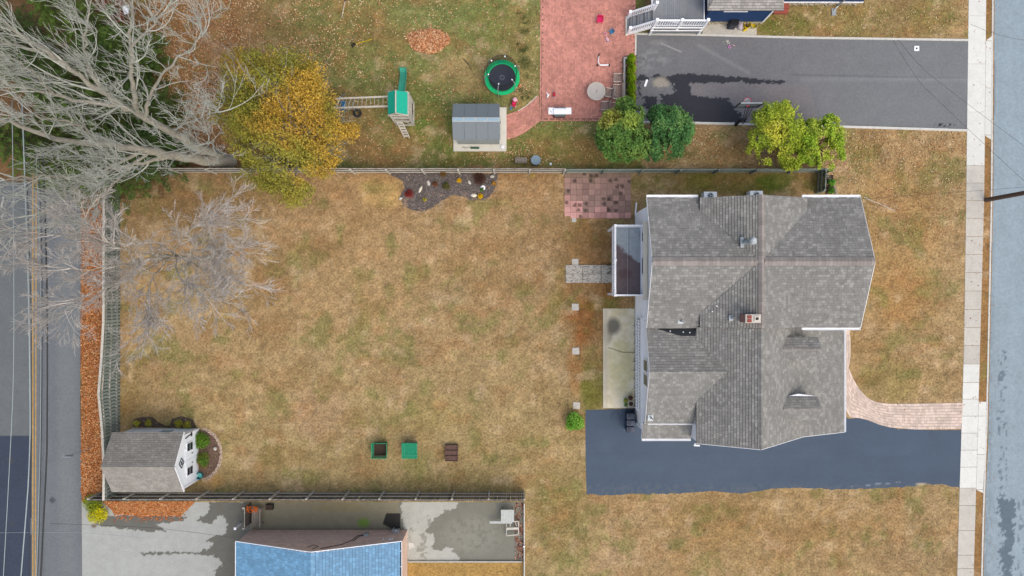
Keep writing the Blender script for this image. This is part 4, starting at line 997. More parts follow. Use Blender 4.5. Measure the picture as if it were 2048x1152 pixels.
# deck with stairs
nd = thing('neighbour_deck', 'grey board deck with white railings and stairs down to the red brick patio', 'deck', (11,18,0))
def ndp(name, mb, m, **k): return wpart(name, mb, m, nd, **k)
x = 9.55; 
while x < 13.0:
    mb = MB(); mb.box((x+.066,19.4,1.48), (.128,3.36,.04)); ndp('board', mb, M_deckg); x += .14
mb = MB(); mb.box((11.25,17.68,1.38), (3.5,.05,.2)); mb.box((11.25,17.66,.95), (3.5,.06,.1)); mb.box((13.02,19.4,1.4), (.06,3.4,.3)); mb.box((9.5,20.0,1.38), (.06,2.1,.25)); ndp('fascia', mb, M_white)
mb = MB(); mb.box((11.25,17.72,.6), (3.5,.04,.55)); ndp('skirt', mb, M_deckg)
for i in range(7):
    z = 1.5-.2*(i+1)+.0; x = 9.5-.21*i; mb = MB(); mb.box((x-.11,18.32,z), (.215,1.12,.045)); ndp('tread', mb, M_deckg)
    mb = MB(); mb.box((x-.002,18.32,z+.1), (.02,1.12,.16)); ndp('riser', mb, M_white if i % 2 else M_deckg)
mb = MB()
for y in (17.74, 18.9): mb.beam((9.5,y,1.35), (8.05,y,.02), .05, .26)
ndp('stringer', mb, M_white)
mb = MB(); mb.box((8.0,18.3,.05), (.14,1.35,.14)); ndp('landing_board', mb, M_cream)
rail((9.62,17.75,0), (13.0,17.75,0), 1.55, 2.5, nd, .16, bw=.06)
rail((8.1,17.78,0), (9.62,17.78,1.4), .12, 1.05, nd, .16, bw=.06); rail((8.1,18.88,0), (9.62,18.88,1.4), .12, 1.05, nd, .16, bw=.06)
for q, z0, z1 in (((9.62,17.75,0),0,2.62),((11.3,17.75,0),1.0,2.6),((13.0,17.75,0),0,2.62),((8.1,17.78,0),0,1.15),((8.1,18.88,0),0,1.15),((9.62,18.9,0),0,2.62)): post(q, z0, z1, nd, .15)
mb = MB(); mb.beam((10.6,18.1,1.53),(11.6,17.9,1.53),.12,.04); ndp('loose_board', mb, M_white)
# ------------------------------------------------------------ fences
def fence(name, label, pa, pb, h, side, mr, mbd, mp, sp=2.4, nrail=3, pitch=.15, bw=.13, tilt=None, rails_z=None, group=None, jit=.02, board_skip=0):
    a = P(*pa); b = P(*pb); d = b-a; L = d.length; ang = math.atan2(d.y, d.x)
    f = thing(name, label, 'fence', a, ang, group)
    me = MB(); me.box((0,0,h/2), (bw,.02,h)); bm_ = bpy.data.meshes.new('board'); bm_.from_pydata(me.v, [], me.f); bm_.materials.append(mbd)
    n = int(L/pitch)
    for i in range(n):
        if random.random() < board_skip: continue
        inst('board', bm_, f, (pitch*(i+.5), random.uniform(-.004,.004), -.02+random.uniform(-jit, jit)), (random.uniform(-.012,.012), random.uniform(-.01,.01), 0))
    np2 = max(1, round(L/sp)); rz = rails_z or [h*.13, h*.52, h*.93]
    for i in range(np2+1):
        x = L*i/np2; m = MB(); m.box((0,0,(h+.03)/2), (.1,.1,h+.03)); m.build('post', mp, f).location = (min(L-.05, max(.05, x)), side*.105, 0)
    for i in range(np2):
        for z in rz:
            x0 = L*i/np2+.02; x1 = L*(i+1)/np2-.02; m = MB(); m.beam((x0, side*.032, z+random.uniform(-.015,.015)), (x1, side*.032, z+random.uniform(-.015,.015)), .042, .09); m.build('rail', mr, f)
    return f
fence('board_fence', 'long weathered board fence between the brown lawn and the grey parking court', (207,985), (1049,985.5), 1.85, 1, M_wood_lt, M_wood_dk, M_wood_lt, sp=2.4)
fence('board_fence', 'weathered grey rail fence above the mulch bed, left of the pink tile patio', (225,344), (1128,345), 1.75, -1, M_wood_lt, M_wood_dk, M_wood_lt, sp=2.5, rails_z=[.2,.9,1.6])
fence('board_fence', 'greenish weathered fence running right from the tile patio behind the house', (1129,344.5), (1650,343.5), 1.35, -1, M_wood_grl, M_wood_grd, M_wood_gr, sp=2.8)
fence('board_fence', 'short green-grey return fence beside the stone edged bed at the front corner', (1634,388), (1636,344), 1.4, 1, M_wood_grl, M_wood_grd, M_wood_gr, sp=1.6)
# gate fence and bench by the court
fence('gate_panel', 'short dark gate panel left of the slatted bench in the parking court', (503,1004), (503,1047), 1.2, -1, M_wood_lt, M_wood_dk, M_wood_lt, sp=1.5, pitch=.11, bw=.09)
# shadowbox fence on the left
sf = thing('shadowbox_fence', 'tall leaning green-grey shadowbox fence along the leaf strip beside the left road', 'fence', P(239, 985))
def tiltpx(py): return float(np.interp(py, [360,600,650,700,770,820,870,930,1000], [-.02,0,0,.05,.2,.12,0,-.02,0]))
def sfp(py, dx, z, hz=0):
    t = tiltpx(py); x = (239-1024)*G; y = (576-py)*G
    return Vector((x-math.sin(t)*z+dx*math.cos(t), y, z*math.cos(t)))
me = MB(); me.box((0,0,.94), (.02,.145,1.88)); bmesh_ = bpy.data.meshes.new('board'); bmesh_.from_pydata(me.v, [], me.f); bmesh_.materials.append(M_wood_gr)
py = 366; k = 0
while py < 985:
    t = tiltpx(py); base_ = sfp(py, .055 if k % 2 == 0 else -.055, 0)
    inst('board', bmesh_, sf, base_-sf.location+Vector((0,0,random.uniform(-.04,.03))), (random.uniform(-.01,.01), -t, random.uniform(-.015,.015)))
    py += 3.35 if k % 2 == 0 else 3.35; k += 1
py = 366
while py < 985:
    p2 = min(985, py+69)
    for z in (.3, .95, 1.6):
        mb = MB(); mb.beam(sfp(py, 0, z), sfp(p2-1, 0, z), .08, .085); wpart('rail', mb, M_wood_lt, sf)
    mb = MB(); mb.beam(sfp(py+1, -.01, 0), sfp(py+1, -.01, 1.84), .088, .088, up=(0,1,0)); wpart('post', mb, M_wood_gr, sf)
    mb = MB(); mb.beam(sfp(py, 0, 1.885), sfp(p2-.6, 0, 1.885), .16, .03); wpart('cap_board', mb, M_wood_lt, sf)
    py += 69
# ------------------------------------------------------------ vegetation
class Tubes:
    """fast accumulation of tapered polyline tubes"""
    def __init__(s): s.V = []; s.F = []; s.n = 0
    def add(s, pts, rads, m=4):
        pts = np.asarray(pts, float); k = len(pts); d = np.gradient(pts, axis=0); d /= (np.linalg.norm(d, axis=1)[:, None]+1e-9)
        ref = np.array([0.3, 0.2, 1.0]) if abs(d[0, 2]) < .9 else np.array([1.0, .2, 0])
        a = np.cross(d, ref); a /= (np.linalg.norm(a, axis=1)[:, None]+1e-9); b = np.cross(d, a)
        th = np.arange(m)*2*np.pi/m; r = np.asarray(rads)[:, None, None]
        v = pts[:, None, :]+(a[:, None, :]*np.cos(th)[None, :, None]+b[:, None, :]*np.sin(th)[None, :, None])*r
        s.V.append(v.reshape(-1, 3)); i = np.arange(k-1)[:, None]*m+s.n; j = np.arange(m)[None, :]; j2 = (j+1) % m
        s.F.append(np.stack([i+j, i+j2, i+m+j2, i+m+j], -1).reshape(-1, 4)); s.n += k*m
    def build(s, name, m, parent=None, kind=None, loc=None):
        V = np.concatenate(s.V); F = np.concatenate(s.F)
        if loc is not None: V = V-np.array(loc)
        me = bpy.data.meshes.new(name); me.vertices.add(len(V)); me.vertices.foreach_set('co', V.ravel())
        me.loops.add(F.size); me.loops.foreach_set('vertex_index', F.ravel().astype(np.int32)); me.polygons.add(len(F))
        me.polygons.foreach_set('loop_start', np.arange(0, F.size, 4, dtype=np.int32)); me.polygons.foreach_set('loop_total', np.full(len(F), 4, np.int32))
        me.polygons.foreach_set('use_smooth', np.ones(len(F), bool)); me.update(); me.materials.append(m)
        o = bpy.data.objects.new(name, me); link(o); o.parent = parent
        if kind: o['kind'] = kind
        return o
def nrm3(v): return v/(np.linalg.norm(v)+1e-9)
def branch(T, p, d, L, r, lev, r2, up=.12, wander=.18, kids=(5,7), rmin=.011, droop=0):
    n = max(4, int(3+L*1.6)); n = min(n, 9); pts = [p]; dd = nrm3(d); st = L/n; bend = r2.normal(size=3)*.07
    for i in range(n):
        dd = nrm3(dd+r2.normal(size=3)*wander*.42+bend*.8+np.array([0,0,up])); pts.append(pts[-1]+dd*st)
    pts = np.array(pts); rads = np.linspace(r, max(rmin*.7, r*.3), n+1)
    T.add(pts, rads, 6 if r > .08 else (4 if r > .025 else 3))
    if lev <= 0: return
    kk = r2.integers(kids[0], kids[1]+1)
    for q in range(kk):
        t = .18+.8*(q+r2.random()*.7)/kk; f = min(n-1e-3, t*n); i = int(f); u = f-i; pos = pts[i]*(1-u)+pts[i+1]*u
        dl = nrm3(pts[i+1]-pts[i]); side = r2.normal(size=3); side -= dl*side.dot(dl); side = nrm3(side)
        a = r2.uniform(.25, .68); nd = dl*math.cos(a)+side*math.sin(a)
        branch(T, pos, nd, L*r2.uniform(.45, .78)*(1.08-.35*t), max(rmin, r*.45*(1-.4*t)), lev-1, r2, up, wander, kids, rmin)
def limb(T, wood, guide, r0, r1, r2, kid=8, klen=(2.2, 3.6), lev=3, up=.12, start=.25, kids=(5,7), rmin=.011, kr=.045):
    g = np.array([tuple(P(a, b, c)) for a, b, c in guide]); n = len(g)
    # resample smoothly
    t = np.arange(n); tt = np.linspace(0, n-1, (n-1)*4+1); s = np.stack([np.interp(tt, t, g[:, i]) for i in range(3)], 1)
    for _ in range(3): s[1:-1] = (s[:-2]+2*s[1:-1]+s[2:])/4
    s[1:-1] += r2.normal(size=s[1:-1].shape)*.05
    rads = np.interp(np.linspace(0, 1, len(s)), [0, .3, 1], [r0, r0*.55+r1*.45, r1]); wood.add(s, rads, 10)
    m = len(s)-1
    for q in range(kid):
        f = (start+(1-start)*(q+r2.random()*.6)/kid)*m; i = min(m-1, int(f)); pos = s[i]; dl = nrm3(s[i+1]-s[i]); side = r2.normal(size=3); side -= dl*side.dot(dl); side = nrm3(side)
        a = r2.uniform(.3, .8); L = r2.uniform(*klen)*(1-.25*f/m)
        branch(T, pos, dl*math.cos(a)+side*math.sin(a), L, max(.03, min(rads[i]*.5, kr*1.6)), lev, r2, up, .2, kids, rmin)
    # terminal spray
    for q in range(3):
        branch(T, s[-1], nrm3(s[-1]-s[-3])+r2.normal(size=3)*.35, r2.uniform(*klen), max(.02, r1), lev, r2, up, .2, kids, rmin)
# ---- big bare tree
bt = thing('bare_tree', 'huge bare grey tree leaning left from its thick trunk base at the fence', 'tree', P(462, 322))
T = Tubes(); Wd = Tubes(); r2 = np.random.default_rng(5)
limb(T, Wd, [(466,322,-.1),(430,324,1.2),(395,318,3),(345,310,5),(290,300,7),(230,292,8.5),(150,285,10),(70,265,12),(0,235,14),(-60,210,15.5)], .46, .05, r2, kid=10, up=.2, lev=3, klen=(2.8,5.0), start=.3, kids=(3,4), rmin=.0105)
limb(T, Wd, [(452,320,.3),(425,308,1.5),(385,288,4),(340,262,6.5),(290,235,9),(250,215,10.5),(215,190,12),(170,160,13.5),(110,115,15.5),(50,75,17),(0,40,18)], .36, .05, r2, kid=12, up=.2, lev=3, klen=(2.8,5.0), start=.35, kids=(3,4), rmin=.0105)
for gd, ra in (([(272,224,9.8),(268,185,12),(262,140,14),(259,80,16),(265,20,18),(262,-30,19)], .17),
           ([(255,215,10.4),(180,205,11.5),(110,190,12.5),(50,175,14),(0,163,15),(-50,155,16)], .15),
           ([(215,190,12),(180,150,14),(167,110,15),(172,60,17),(182,0,18.5)], .12),
           ([(130,130,15),(80,100,16),(20,90,17),(-30,60,18)], .09),
           ([(345,310,5),(300,322,6),(230,335,7.5),(160,372,9),(100,412,10),(40,450,11)], .14),
           ([(300,301,6.7),(258,335,8),(222,370,9.5),(195,410,11)], .1),
           ([(290,300,7),(250,318,8.5),(200,350,10),(150,350,12),(80,350,14),(10,360,16)], .12),
           ([(290,235,9),(300,190,11),(322,150,13),(368,105,15),(405,70,16)], .12),
           ([(340,262,6.5),(375,245,8),(405,232,9.5),(430,225,10.5)], .06),
           ([(385,288,4),(405,292,6),(425,285,8)], .05),
           ([(230,292,8.5),(200,310,11),(240,345,13)], .06),
           ([(190,288,9.2),(170,250,12),(120,240,14),(50,230,16)], .08),
           ([(259,100,15.5),(300,60,17),(340,10,18)], .07),
           ([(110,190,12.5),(60,140,15),(10,110,17)], .07)):
    limb(T, Wd, gd, ra, .03, r2, kid=8, lev=3, klen=(2.2,4.4), start=.12, up=.2, kids=(3,4), rmin=.0105)
Wd.build('trunk', M_bark, bt, loc=bt.location); T.build('branches', M_twig, bt, loc=bt.location)
# ---- second bare tree over the left fence
st = thing('bare_tree', 'slender bare tree with a haze of fine grey twigs over the leaning left fence', 'tree', P(462, 510))
T = Tubes(); Wd = Tubes(); r2 = np.random.default_rng(8)
M_twig2 = mat('brownish_twig', C(214, 208, 204), rough=.9, var=.15, scale=2, bump=0, island=.35)
limb(T, Wd, [(462,510,-.1),(440,512,1.5),(405,515,3),(370,515,4.5),(335,510,6)], .17, .08, r2, kid=3, lev=2, klen=(1.2,2), start=.6, up=.05)
for gd in ([(350,512,5.4),(320,490,7.4),(310,480,8.5),(250,490,9.5),(190,480,10),(120,470,10.5),(70,465,11)],
           [(350,512,5.4),(300,520,7.5),(230,535,9),(160,540,10),(90,530,11)],
           [(345,512,5.6),(360,485,7),(378,462,8),(400,445,8.5),(425,430,9)],
           [(345,512,5.6),(290,540,8),(230,570,9.5),(170,590,10),(130,620,10.5)],
           [(350,512,5.4),(350,540,7),(370,570,8),(400,590,9),(420,600,9.5)],
           [(355,512,5.2),(390,500,6.5),(425,495,7.5),(455,505,8)],
           [(345,512,5.8),(300,560,8),(290,600,9),(300,630,9.5)],
           [(345,512,5.8),(230,500,10),(200,470,11),(170,440,12)],
           [(352,512,5.4),(390,530,7),(415,540,8),(440,550,8.5)]):
    limb(T, Wd, gd, .045, .018, r2, kid=13, lev=3, klen=(1.3,2.7), start=.2, up=.02, kids=(4,5), rmin=.0095, kr=.016)
Wd.build('trunk', M_bark, st, loc=st.location); T.build('branches', M_twig2, st, loc=st.location)
# ---- leafy crowns
def crown_pts(blobs, n, r2, gap=.42, shell=.55):
    out = []; nr = []; vols = np.array([b[3]*b[4]*b[5] for b in blobs])**.7; vols /= vols.sum()
    tot = 0
    while tot < n:
        bi = r2.choice(len(blobs), n, p=vols); b = np.array(blobs)[bi]; d = r2.normal(size=(n, 3)); d /= np.linalg.norm(d, axis=1)[:, None]
        r = shell+(1-shell)*r2.random(n)**.6; r = r*(1+.42*(fbm((d[:, 0]+bi*3)*2.2, (d[:, 1]+d[:, 2]*1.3)*2.2, 7, 3)-.5)*2)
        p = b[:, :3]+d*b[:, 3:6]*r[:, None]
        f = .5*fbm(p[:, 0]*1.3+p[:, 2]*.9, p[:, 1]*1.3-p[:, 2]*.5, 13, 3)+.5*fbm(p[:, 0]*3.4+p[:, 2]*1.5, p[:, 1]*3.4-p[:, 2]*1.1, 23, 2)
        ok = (f > gap) & (p[:, 2] > .15) & ((d[:, 2] > -.45)); out.append(p[ok]); nr.append(d[ok]); tot += ok.sum()
    return np.concatenate(out)[:n], np.concatenate(nr)[:n]
def leafy(root, blobs, n, size, colfn, seed, gap=.42, name='crown', updir=.5, asp=.55, shell=.5):
    r2 = np.random.default_rng(seed); p, d = crown_pts(blobs, n, r2, gap, shell); nn = d*.5+r2.normal(size=p.shape)*.55+np.array([0, 0, updir])
    c = colfn(p, d, r2)*(.62+.62*r2.random((len(p), 1)))*(.8+.42*fbm(p[:, 0]*2.1+3, p[:, 1]*2.1+p[:, 2], 19, 3))[:, None]*1.27
    return cards(name, p, nn, size, c, M_leaf, root, loc=root.location, asp=asp)
def trunk_for(root, top, rad, blobs, m=M_brownbark, seed=0, limbs=7):
    r2 = np.random.default_rng(seed); T_ = Tubes(); b0 = np.array(root.location)-np.array([0,0,.1]); tp_ = np.array(top, float)
    mid = (b0+tp_)/2+r2.normal(size=3)*.15; T_.add(np.array([b0, mid, tp_]), [rad, rad*.8, rad*.55], 9)
    for i in range(limbs):
        b = blobs[i % len(blobs)]; e = np.array(b[:3])+(r2.normal(size=3)*np.array(b[3:6])*.45 if limbs < 20 else nrm3(r2.normal(size=3)+np.array([0,0,.6]))*np.array(b[3:6])*.9); s = b0+(tp_-b0)*r2.uniform(.45, 1)
        m_ = (s+e)/2+r2.normal(size=3)*.2; T_.add(np.array([s, m_, e]), [rad*.4, rad*.25, rad*.08], 6)
        for q in range(3): branch(T_, m_, e-m_+r2.normal(size=3)*.8, 1.2*np.linalg.norm(e-m_), rad*.14, 1, r2, .1, .2, (3,4), .012)
    T_.build('trunk', m, root, loc=root.location)
def PB(px, py, z, rx, ry, rz): p = P(px, py, z); return (p.x, p.y, z, rx, ry, rz)
# big yellow-green tree
yt = thing('deciduous_tree', 'large yellow and green leafy tree overhanging the fence left of the playset', 'tree', P(622, 306))
yb = [PB(555,180,6.5,3.0,2.5,1.9), PB(500,150,5.2,1.9,1.6,1.4), PB(600,170,5.6,1.5,1.7,1.4), PB(630,240,5.6,1.9,2.1,1.5), PB(560,270,6.6,3.0,2.4,1.8), PB(500,240,5.2,1.7,2.2,1.4), PB(585,345,5.0,2.1,2.0,1.3),
      PB(640,310,4.6,1.6,1.4,1.1), PB(535,345,4.4,1.5,1.3,1.2), PB(455,215,4.2,1.1,1.3,1.0), PB(590,390,3.6,.8,.7,.7), PB(660,260,4.2,1.0,1.2,.9), PB(470,130,4.2,1.0,.9,.8), PB(512,300,4.2,1.1,1.3,1.1), PB(700,262,3.2,.7,.8,.6)]
def ycol(p, d, r2):
    px = 1024+p[:, 0]/(G*(1-p[:, 2]/H)); py = 576-p[:, 1]/(G*(1-p[:, 2]/H))
    n = fbm(p[:, 0]*.9, p[:, 1]*.9, 33, 3); t = np.clip((px-500)/90*.6+(n-.5)*3.2-(py-210)/300, 0, 1)*np.clip(1.2-np.clip((py-300)/110, 0, 1)*.6, 0, 1)
    t = np.maximum(t*.95, r2.random(len(p))*.28)
    c = np.zeros((len(p), 3))+L3(140, 146, 62); c = mixc(c, L3(116, 150, 58), np.clip((470-px)/60+(py-300)/90, 0, 1)*.7); c = mixc(c, L3(208, 164, 68), t*.84)
    return c
leafy(yt, yb, 62000, .13, ycol, 3, gap=.455, shell=.3, asp=.45)
trunk_for(yt, tuple(P(585, 268, 5.0)), .24, yb, M_bark, 4, 34)
# two trees by the driveway
def gcol(c1, c2, spotp=None):
    def f(p, d, r2):
        n = fbm(p[:, 0]*1.4, p[:, 1]*1.4+p[:, 2], 41, 3); c = mixc(np.zeros((len(p), 3))+L3(*c1), L3(*c2), np.clip((n-.42)*4, 0, 1))
        if spotp:
            px = 1024+p[:, 0]/(G*(1-p[:, 2]/H)); py = 576-p[:, 1]/(G*(1-p[:, 2]/H))
            for (cx, cy, r, col, w) in spotp: c = mixc(c, L3(*col), w*spot(px, py, cx, cy, r, r))
        return c
    return f
gt = thing('green_tree', 'dense dark green tree with yellowing patches at its upper left near the wooden patio chairs', 'tree', P(1243, 285))
gb = [PB(1240,270,3.6,1.5,1.4,1.3), PB(1222,245,3.0,.8,.8,.8), PB(1262,235,3.2,.9,.9,.9), PB(1275,285,3.2,1.1,1.0,1.0), PB(1225,300,2.8,1.0,.7,.8), PB(1248,310,2.6,.9,.5,.8), PB(1252,215,2.4,.7,.7,.7), PB(1208,275,2.4,.6,.9,.7)]
leafy(gt, gb, 17000, .15, gcol((94,132,64), (130,162,80), [(1225,232,18,(196,188,78),.6),(1260,240,20,(170,184,74),.45),(1210,245,14,(196,184,90),.6)]), 12, gap=.455)
trunk_for(gt, tuple(P(1243, 270, 2.8)), .13, gb, M_brownbark, 5, 8)
gt2 = thing('green_tree', 'rounded deep green tree touching the wet patch at the lower edge of the black driveway', 'tree', P(1318, 285))
gb2 = [PB(1335,262,3.3,1.45,1.5,1.3), PB(1352,240,2.8,.9,.8,.8), PB(1312,285,2.8,1.0,1.0,.9), PB(1345,295,2.6,1.0,.8,.8), PB(1322,235,2.6,.9,.8,.8), PB(1370,262,2.3,.6,.9,.6), PB(1310,310,2.2,.9,.4,.6)]
leafy(gt2, gb2, 15500, .145, gcol((78,124,70), (112,154,88)), 14, gap=.45)
trunk_for(gt2, tuple(P(1322, 272, 2.6)), .12, gb2, M_brownbark, 6, 8)
lt = thing('green_tree', 'bright yellow green tree right behind the basketball hoop', 'tree', P(1545, 296))
lb = [PB(1555,255,3.6,1.5,1.5,1.2), PB(1530,232,2.8,.9,.8,.8), PB(1568,220,3.0,.8,.7,.8), PB(1590,270,3.0,1.1,1.2,.9), PB(1525,275,2.8,.9,1.0,.8), PB(1540,310,2.6,1.0,.7,.7), PB(1585,315,2.4,.9,.8,.7), PB(1510,300,2.2,.6,.6,.6), PB(1580,330,2,.7,.4,.5)]
lc = gcol((156,178,56), (196,204,76), [(1552,262,26,(226,222,80),.6),(1525,285,20,(130,184,60),.4)])
leafy(lt, lb, 20000, .12, lc, 16, gap=.47)
trunk_for(lt, tuple(P(1548, 275, 2.6)), .12, lb, M_brownbark, 7, 9)
lt2 = thing('green_tree', 'lime green leafy tree nearest the front lawn, above the end of the green fence', 'tree', P(1622, 302))
lb2 = [PB(1640,280,3.3,1.4,1.3,1.1), PB(1660,255,2.8,.8,.8,.7), PB(1625,262,2.8,.9,.8,.8), PB(1665,300,2.6,.9,1.0,.8), PB(1625,310,2.6,1.0,.7,.7), PB(1675,275,2.2,.6,.8,.6), PB(1655,325,2.2,.9,.5,.6)]
leafy(lt2, lb2, 18000, .12, gcol((146,180,56), (184,202,78), [(1655,300,24,(214,222,84),.4)]), 18, gap=.46)
trunk_for(lt2, tuple(P(1630, 285, 2.6)), .12, lb2, M_brownbark, 8, 8)
# ---- conifers seen from above
def conifer(px, py, h, rad, label, seed, c1=(52,80,40), c2=(84,108,48), n=7000):
    base_ = P(px, py); root = thing('conifer', label, 'tree', base_, 0, 'evergreens under the big bare tree'); r2 = np.random.default_rng(seed)
    Tt = Tubes(); Tt.add(np.array([[base_.x, base_.y, -.1], [base_.x, base_.y, h*.5], [base_.x, base_.y, h]]), [.16, .1, .02], 7)
    P_ = []; N_ = []; C_ = []; nb = 110
    for i in range(nb):
        t = (i+r2.random())/nb; z = .3+t*(h-.4); L = rad*(1-t)**.75*r2.uniform(.7, 1.12)+.12; a = i*2.39996+r2.normal()*.1
        dirv = np.array([math.cos(a), math.sin(a), .05+.5*t]); s = np.array([base_.x, base_.y, z]); e = s+dirv*L; e[2] -= .12*L
        Tt.add(np.array([s, (s+e)/2+np.array([0,0,.05]), e]), [.022, .016, .008], 3)
        m = int(n/nb*(.4+1.2*(1-t))); u = .12+.88*r2.random(m)**.7; side = np.array([-math.sin(a), math.cos(a), 0]); wv = r2.uniform(-1, 1, m)*(.34*L*(1.1-u))
        q = s+(e-s)*u[:, None]+side*wv[:, None]+r2.normal(size=(m, 3))*.03; P_.append(q); N_.append(np.array([0,0,1])+r2.normal(size=(m, 3))*.45+dirv*.2)
        cc = mixc(np.zeros((m, 3))+L3(*c1), L3(*c2), np.clip(u*.9+r2.normal(size=m)*.2, 0, 1)); C_.append(cc*(.8+.35*r2.random()))
    Tt.build('trunk', M_brownbark, root, loc=root.location)
    cards('foliage', np.concatenate(P_), np.concatenate(N_), .19, np.concatenate(C_), M_leaf, root, loc=root.location, asp=.28, fold=.1)
CON = [(90,170,8.0,2.3,'dark conifer under the bare limbs nearest the left edge of the upper woods'), (175,235,8.5,2.4,'tall conifer below the middle of the big bare tree'), (215,140,7.0,2.1,'conifer right beside the brown leaf carpet at upper left'),
       (150,60,7.5,2.2,'conifer close to the top edge of the photo left of the play equipment roof'), (265,300,7.0,2.0,'deep green conifer beside the fence behind the leaning trunk'), (190,330,6.5,2.3,'conifer standing at the upper end of the left road verge'),
       (325,215,5.5,1.7,'smaller conifer beneath the spray of twigs left of the yellow tree'), (60,290,7.5,2.4,'conifer overlapping the upper end of the left road'), (20,80,8,2.5,'conifer in the top left corner of the photo'), (120,330,6.5,2.0,'bushy conifer between the road end and the fence end'),
       (335,280,5,1.4,'low dark conifer just above the fence beside the leaning trunk'),(300,100,5.5,1.6,'narrow conifer left of the leaf covered lawn corner')]
for i, (x, y, h, rd, lab) in enumerate(CON): conifer(x+60 if x < 300 else x, y+20, h, rd+.5, lab, 200+i, c1=(64,88,46) if i % 3 else (76,98,40), c2=(104,132,58) if i % 2 else (88,116,58), n=8500)
# ---- arborvitae hedge
for i, (px, py, lab) in enumerate(((1258,126,'topmost small arborvitae of the row between patio and black driveway'), (1259,146,'second small arborvitae from the top of the patio row'), (1258.5,165,'third small arborvitae from the top of the patio row'), (1259,184,'fourth small arborvitae from the top of the patio row'), (1259,204,'lowest arborvitae of the patio row, half under the green tree'))):
    p0 = P(px, py); t = thing('arborvitae', lab, 'shrub', p0, 0, 'arborvitae row beside the patio'); r2 = np.random.default_rng(60+i)
    leafy(t, [(p0.x, p0.y, .7, .27, .32, .75), (p0.x, p0.y, 1.15, .17, .2, .5)], 2600, .085, gcol((108,142,22), (142,174,34)), 60+i, gap=.2, asp=.4, shell=.5)
    mb = MB(); mb.cyl((0,0,-.05), .035, 1.1, 7, .015); mb.build('trunk', M_brownbark, t)
mb = MB(); a = P(1249, 116); b = P(1249, 242); mb.box((a.x-.02, (a.y+b.y)/2, .06), (.11, a.y-b.y, .16)); c = P(1258, 116.5); mb.box((c.x-.05, c.y, .05), (.5,.1,.12))
tag(mb.build('planting_bed_edging', M_slab, bevel=.01), 'white concrete edging between the wooden chairs and the arborvitae row', 'edging')
mb = MB(); a = P(1250.5, 118); b = P(1270.5, 243); mb.box(((a.x+b.x)/2, (a.y+b.y)/2, .0), (b.x-a.x, a.y-b.y, .05)); mb.build('soil_bed', M_soil, kind='structure')
# ---- shrubs and plants
def shrub(px, py, r, h, n, c1, c2, label, seed, size=.09, name='shrub', group=None, gap=.3, asp=.5, sy=1, spots=None):
    p0 = P(px, py); t = thing(name, label, 'shrub' if name == 'shrub' else 'plant', p0, 0, group)
    k = 3; bl = [(p0.x, p0.y, h*.5, r*.85, r*.85*sy, h*.5)]+[(p0.x+r*.45*math.cos(q*2.1+seed), p0.y+r*.45*sy*math.sin(q*2.1+seed), h*.45, r*.55, r*.55*sy, h*.45) for q in range(k)]
    leafy(t, bl, n, size, gcol(c1, c2, spots), seed, gap=gap, name='foliage', asp=asp, shell=.3)
    T_ = Tubes(); r2 = np.random.default_rng(seed)
    for q in range(5): T_.add(np.array([[p0.x, p0.y, -.05], [p0.x+r2.normal()*r*.2, p0.y+r2.normal()*r*.2, h*.4], [p0.x+r2.normal()*r*.4, p0.y+r2.normal()*r*.4, h*.8]]), [.018, .012, .005], 4)
    T_.build('stems', M_brownbark, t, loc=t.location); return t
shrub(1148, 841, .72, .9, 2600, (112,168,56), (150,200,84), 'round bright green bush at the upper left corner of the blue-black driveway', 71, .1, gap=.25)
shrub(193, 1004, .75, .8, 1800, (120,140,40), (150,160,50), 'green bush at the end of the leaf strip beside the lower left fence corner', 72, .09)
shrub(200, 1024, .8, .7, 2200, (214,206,30), (190,190,40), 'bright yellow bush beside the pale parking court and the leaf strip', 73, .09)
for i, (x, y, lab) in enumerate(((277,846,'leftmost small yellow plant above the white shed'), (300,845,'second small yellow plant from the left above the white shed'), (359,846,'yellow green clump third from the left above the white shed'), (377,849,'rightmost pale yellow clump above the white shed corner'))):
    shrub(x, y, .26+.08*(i > 1), .4, 420, (176,172,60), (150,160,70), lab, 80+i, .07, 'perennial', 'perennials above the shed', .2, .35)
shrub(407, 880, .6, .6, 1300, (122,160,52), (92,130,44), 'leafy green plant mass in the stone edged bed beside the white shed', 90, .13, 'plant', None, .2, .3, 1.1)
shrub(408, 918, .6, .5, 1100, (158,120,62), (110,130,50), 'brown and green fading plants in the bed between shed door and stone ring', 91, .1, 'plant', None, .25, .35, 1.1, [(408,925,10,(90,130,50),.8)])
for i, (x, y, r, c1, c2, lab) in enumerate(((919,362,.2,(226,176,30),(190,150,30),'orange yellow mum left of the pale stone in the mulch bed'), (961,393,.22,(232,186,20),(200,160,30),'golden mum beside the round white stone in the mulch bed'), (988,368,.16,(206,150,50),(170,130,50),'small orange plant at the right end of the mulch bed'),
        (887,348,.3,(128,96,48),(110,84,46),'rusty brown dried plant near the fence in the mulch bed'), (893,373,.32,(96,98,50),(70,78,42),'dark green and brown clump in the middle of the mulch bed'), (959,358,.55,(84,56,46),(104,70,52),'wide dark reddish leafless shrub in the mulch bed'), (819,388,.36,(150,52,52),(120,50,48),'dark red low shrub at the left of the mulch bed'),
        (850,400,.16,(170,160,60),(140,130,60),'tiny yellow plant at the lower edge of the mulch bed'), (964,380,.14,(92,140,60),(70,110,50),'small green plant under the round white stone'), (1064,352,.2,(210,180,110),(180,150,80),'straw coloured grass tuft below the fence near the grey lidded bin'),
        (871,369,.22,(132,88,62),(110,80,60),'brown withered plant left of centre in the mulch bed'))):
    shrub(x, y, r, .35, int(900*r/.3), c1, c2, lab, 100+i, .06, 'plant', None, .15, .35)
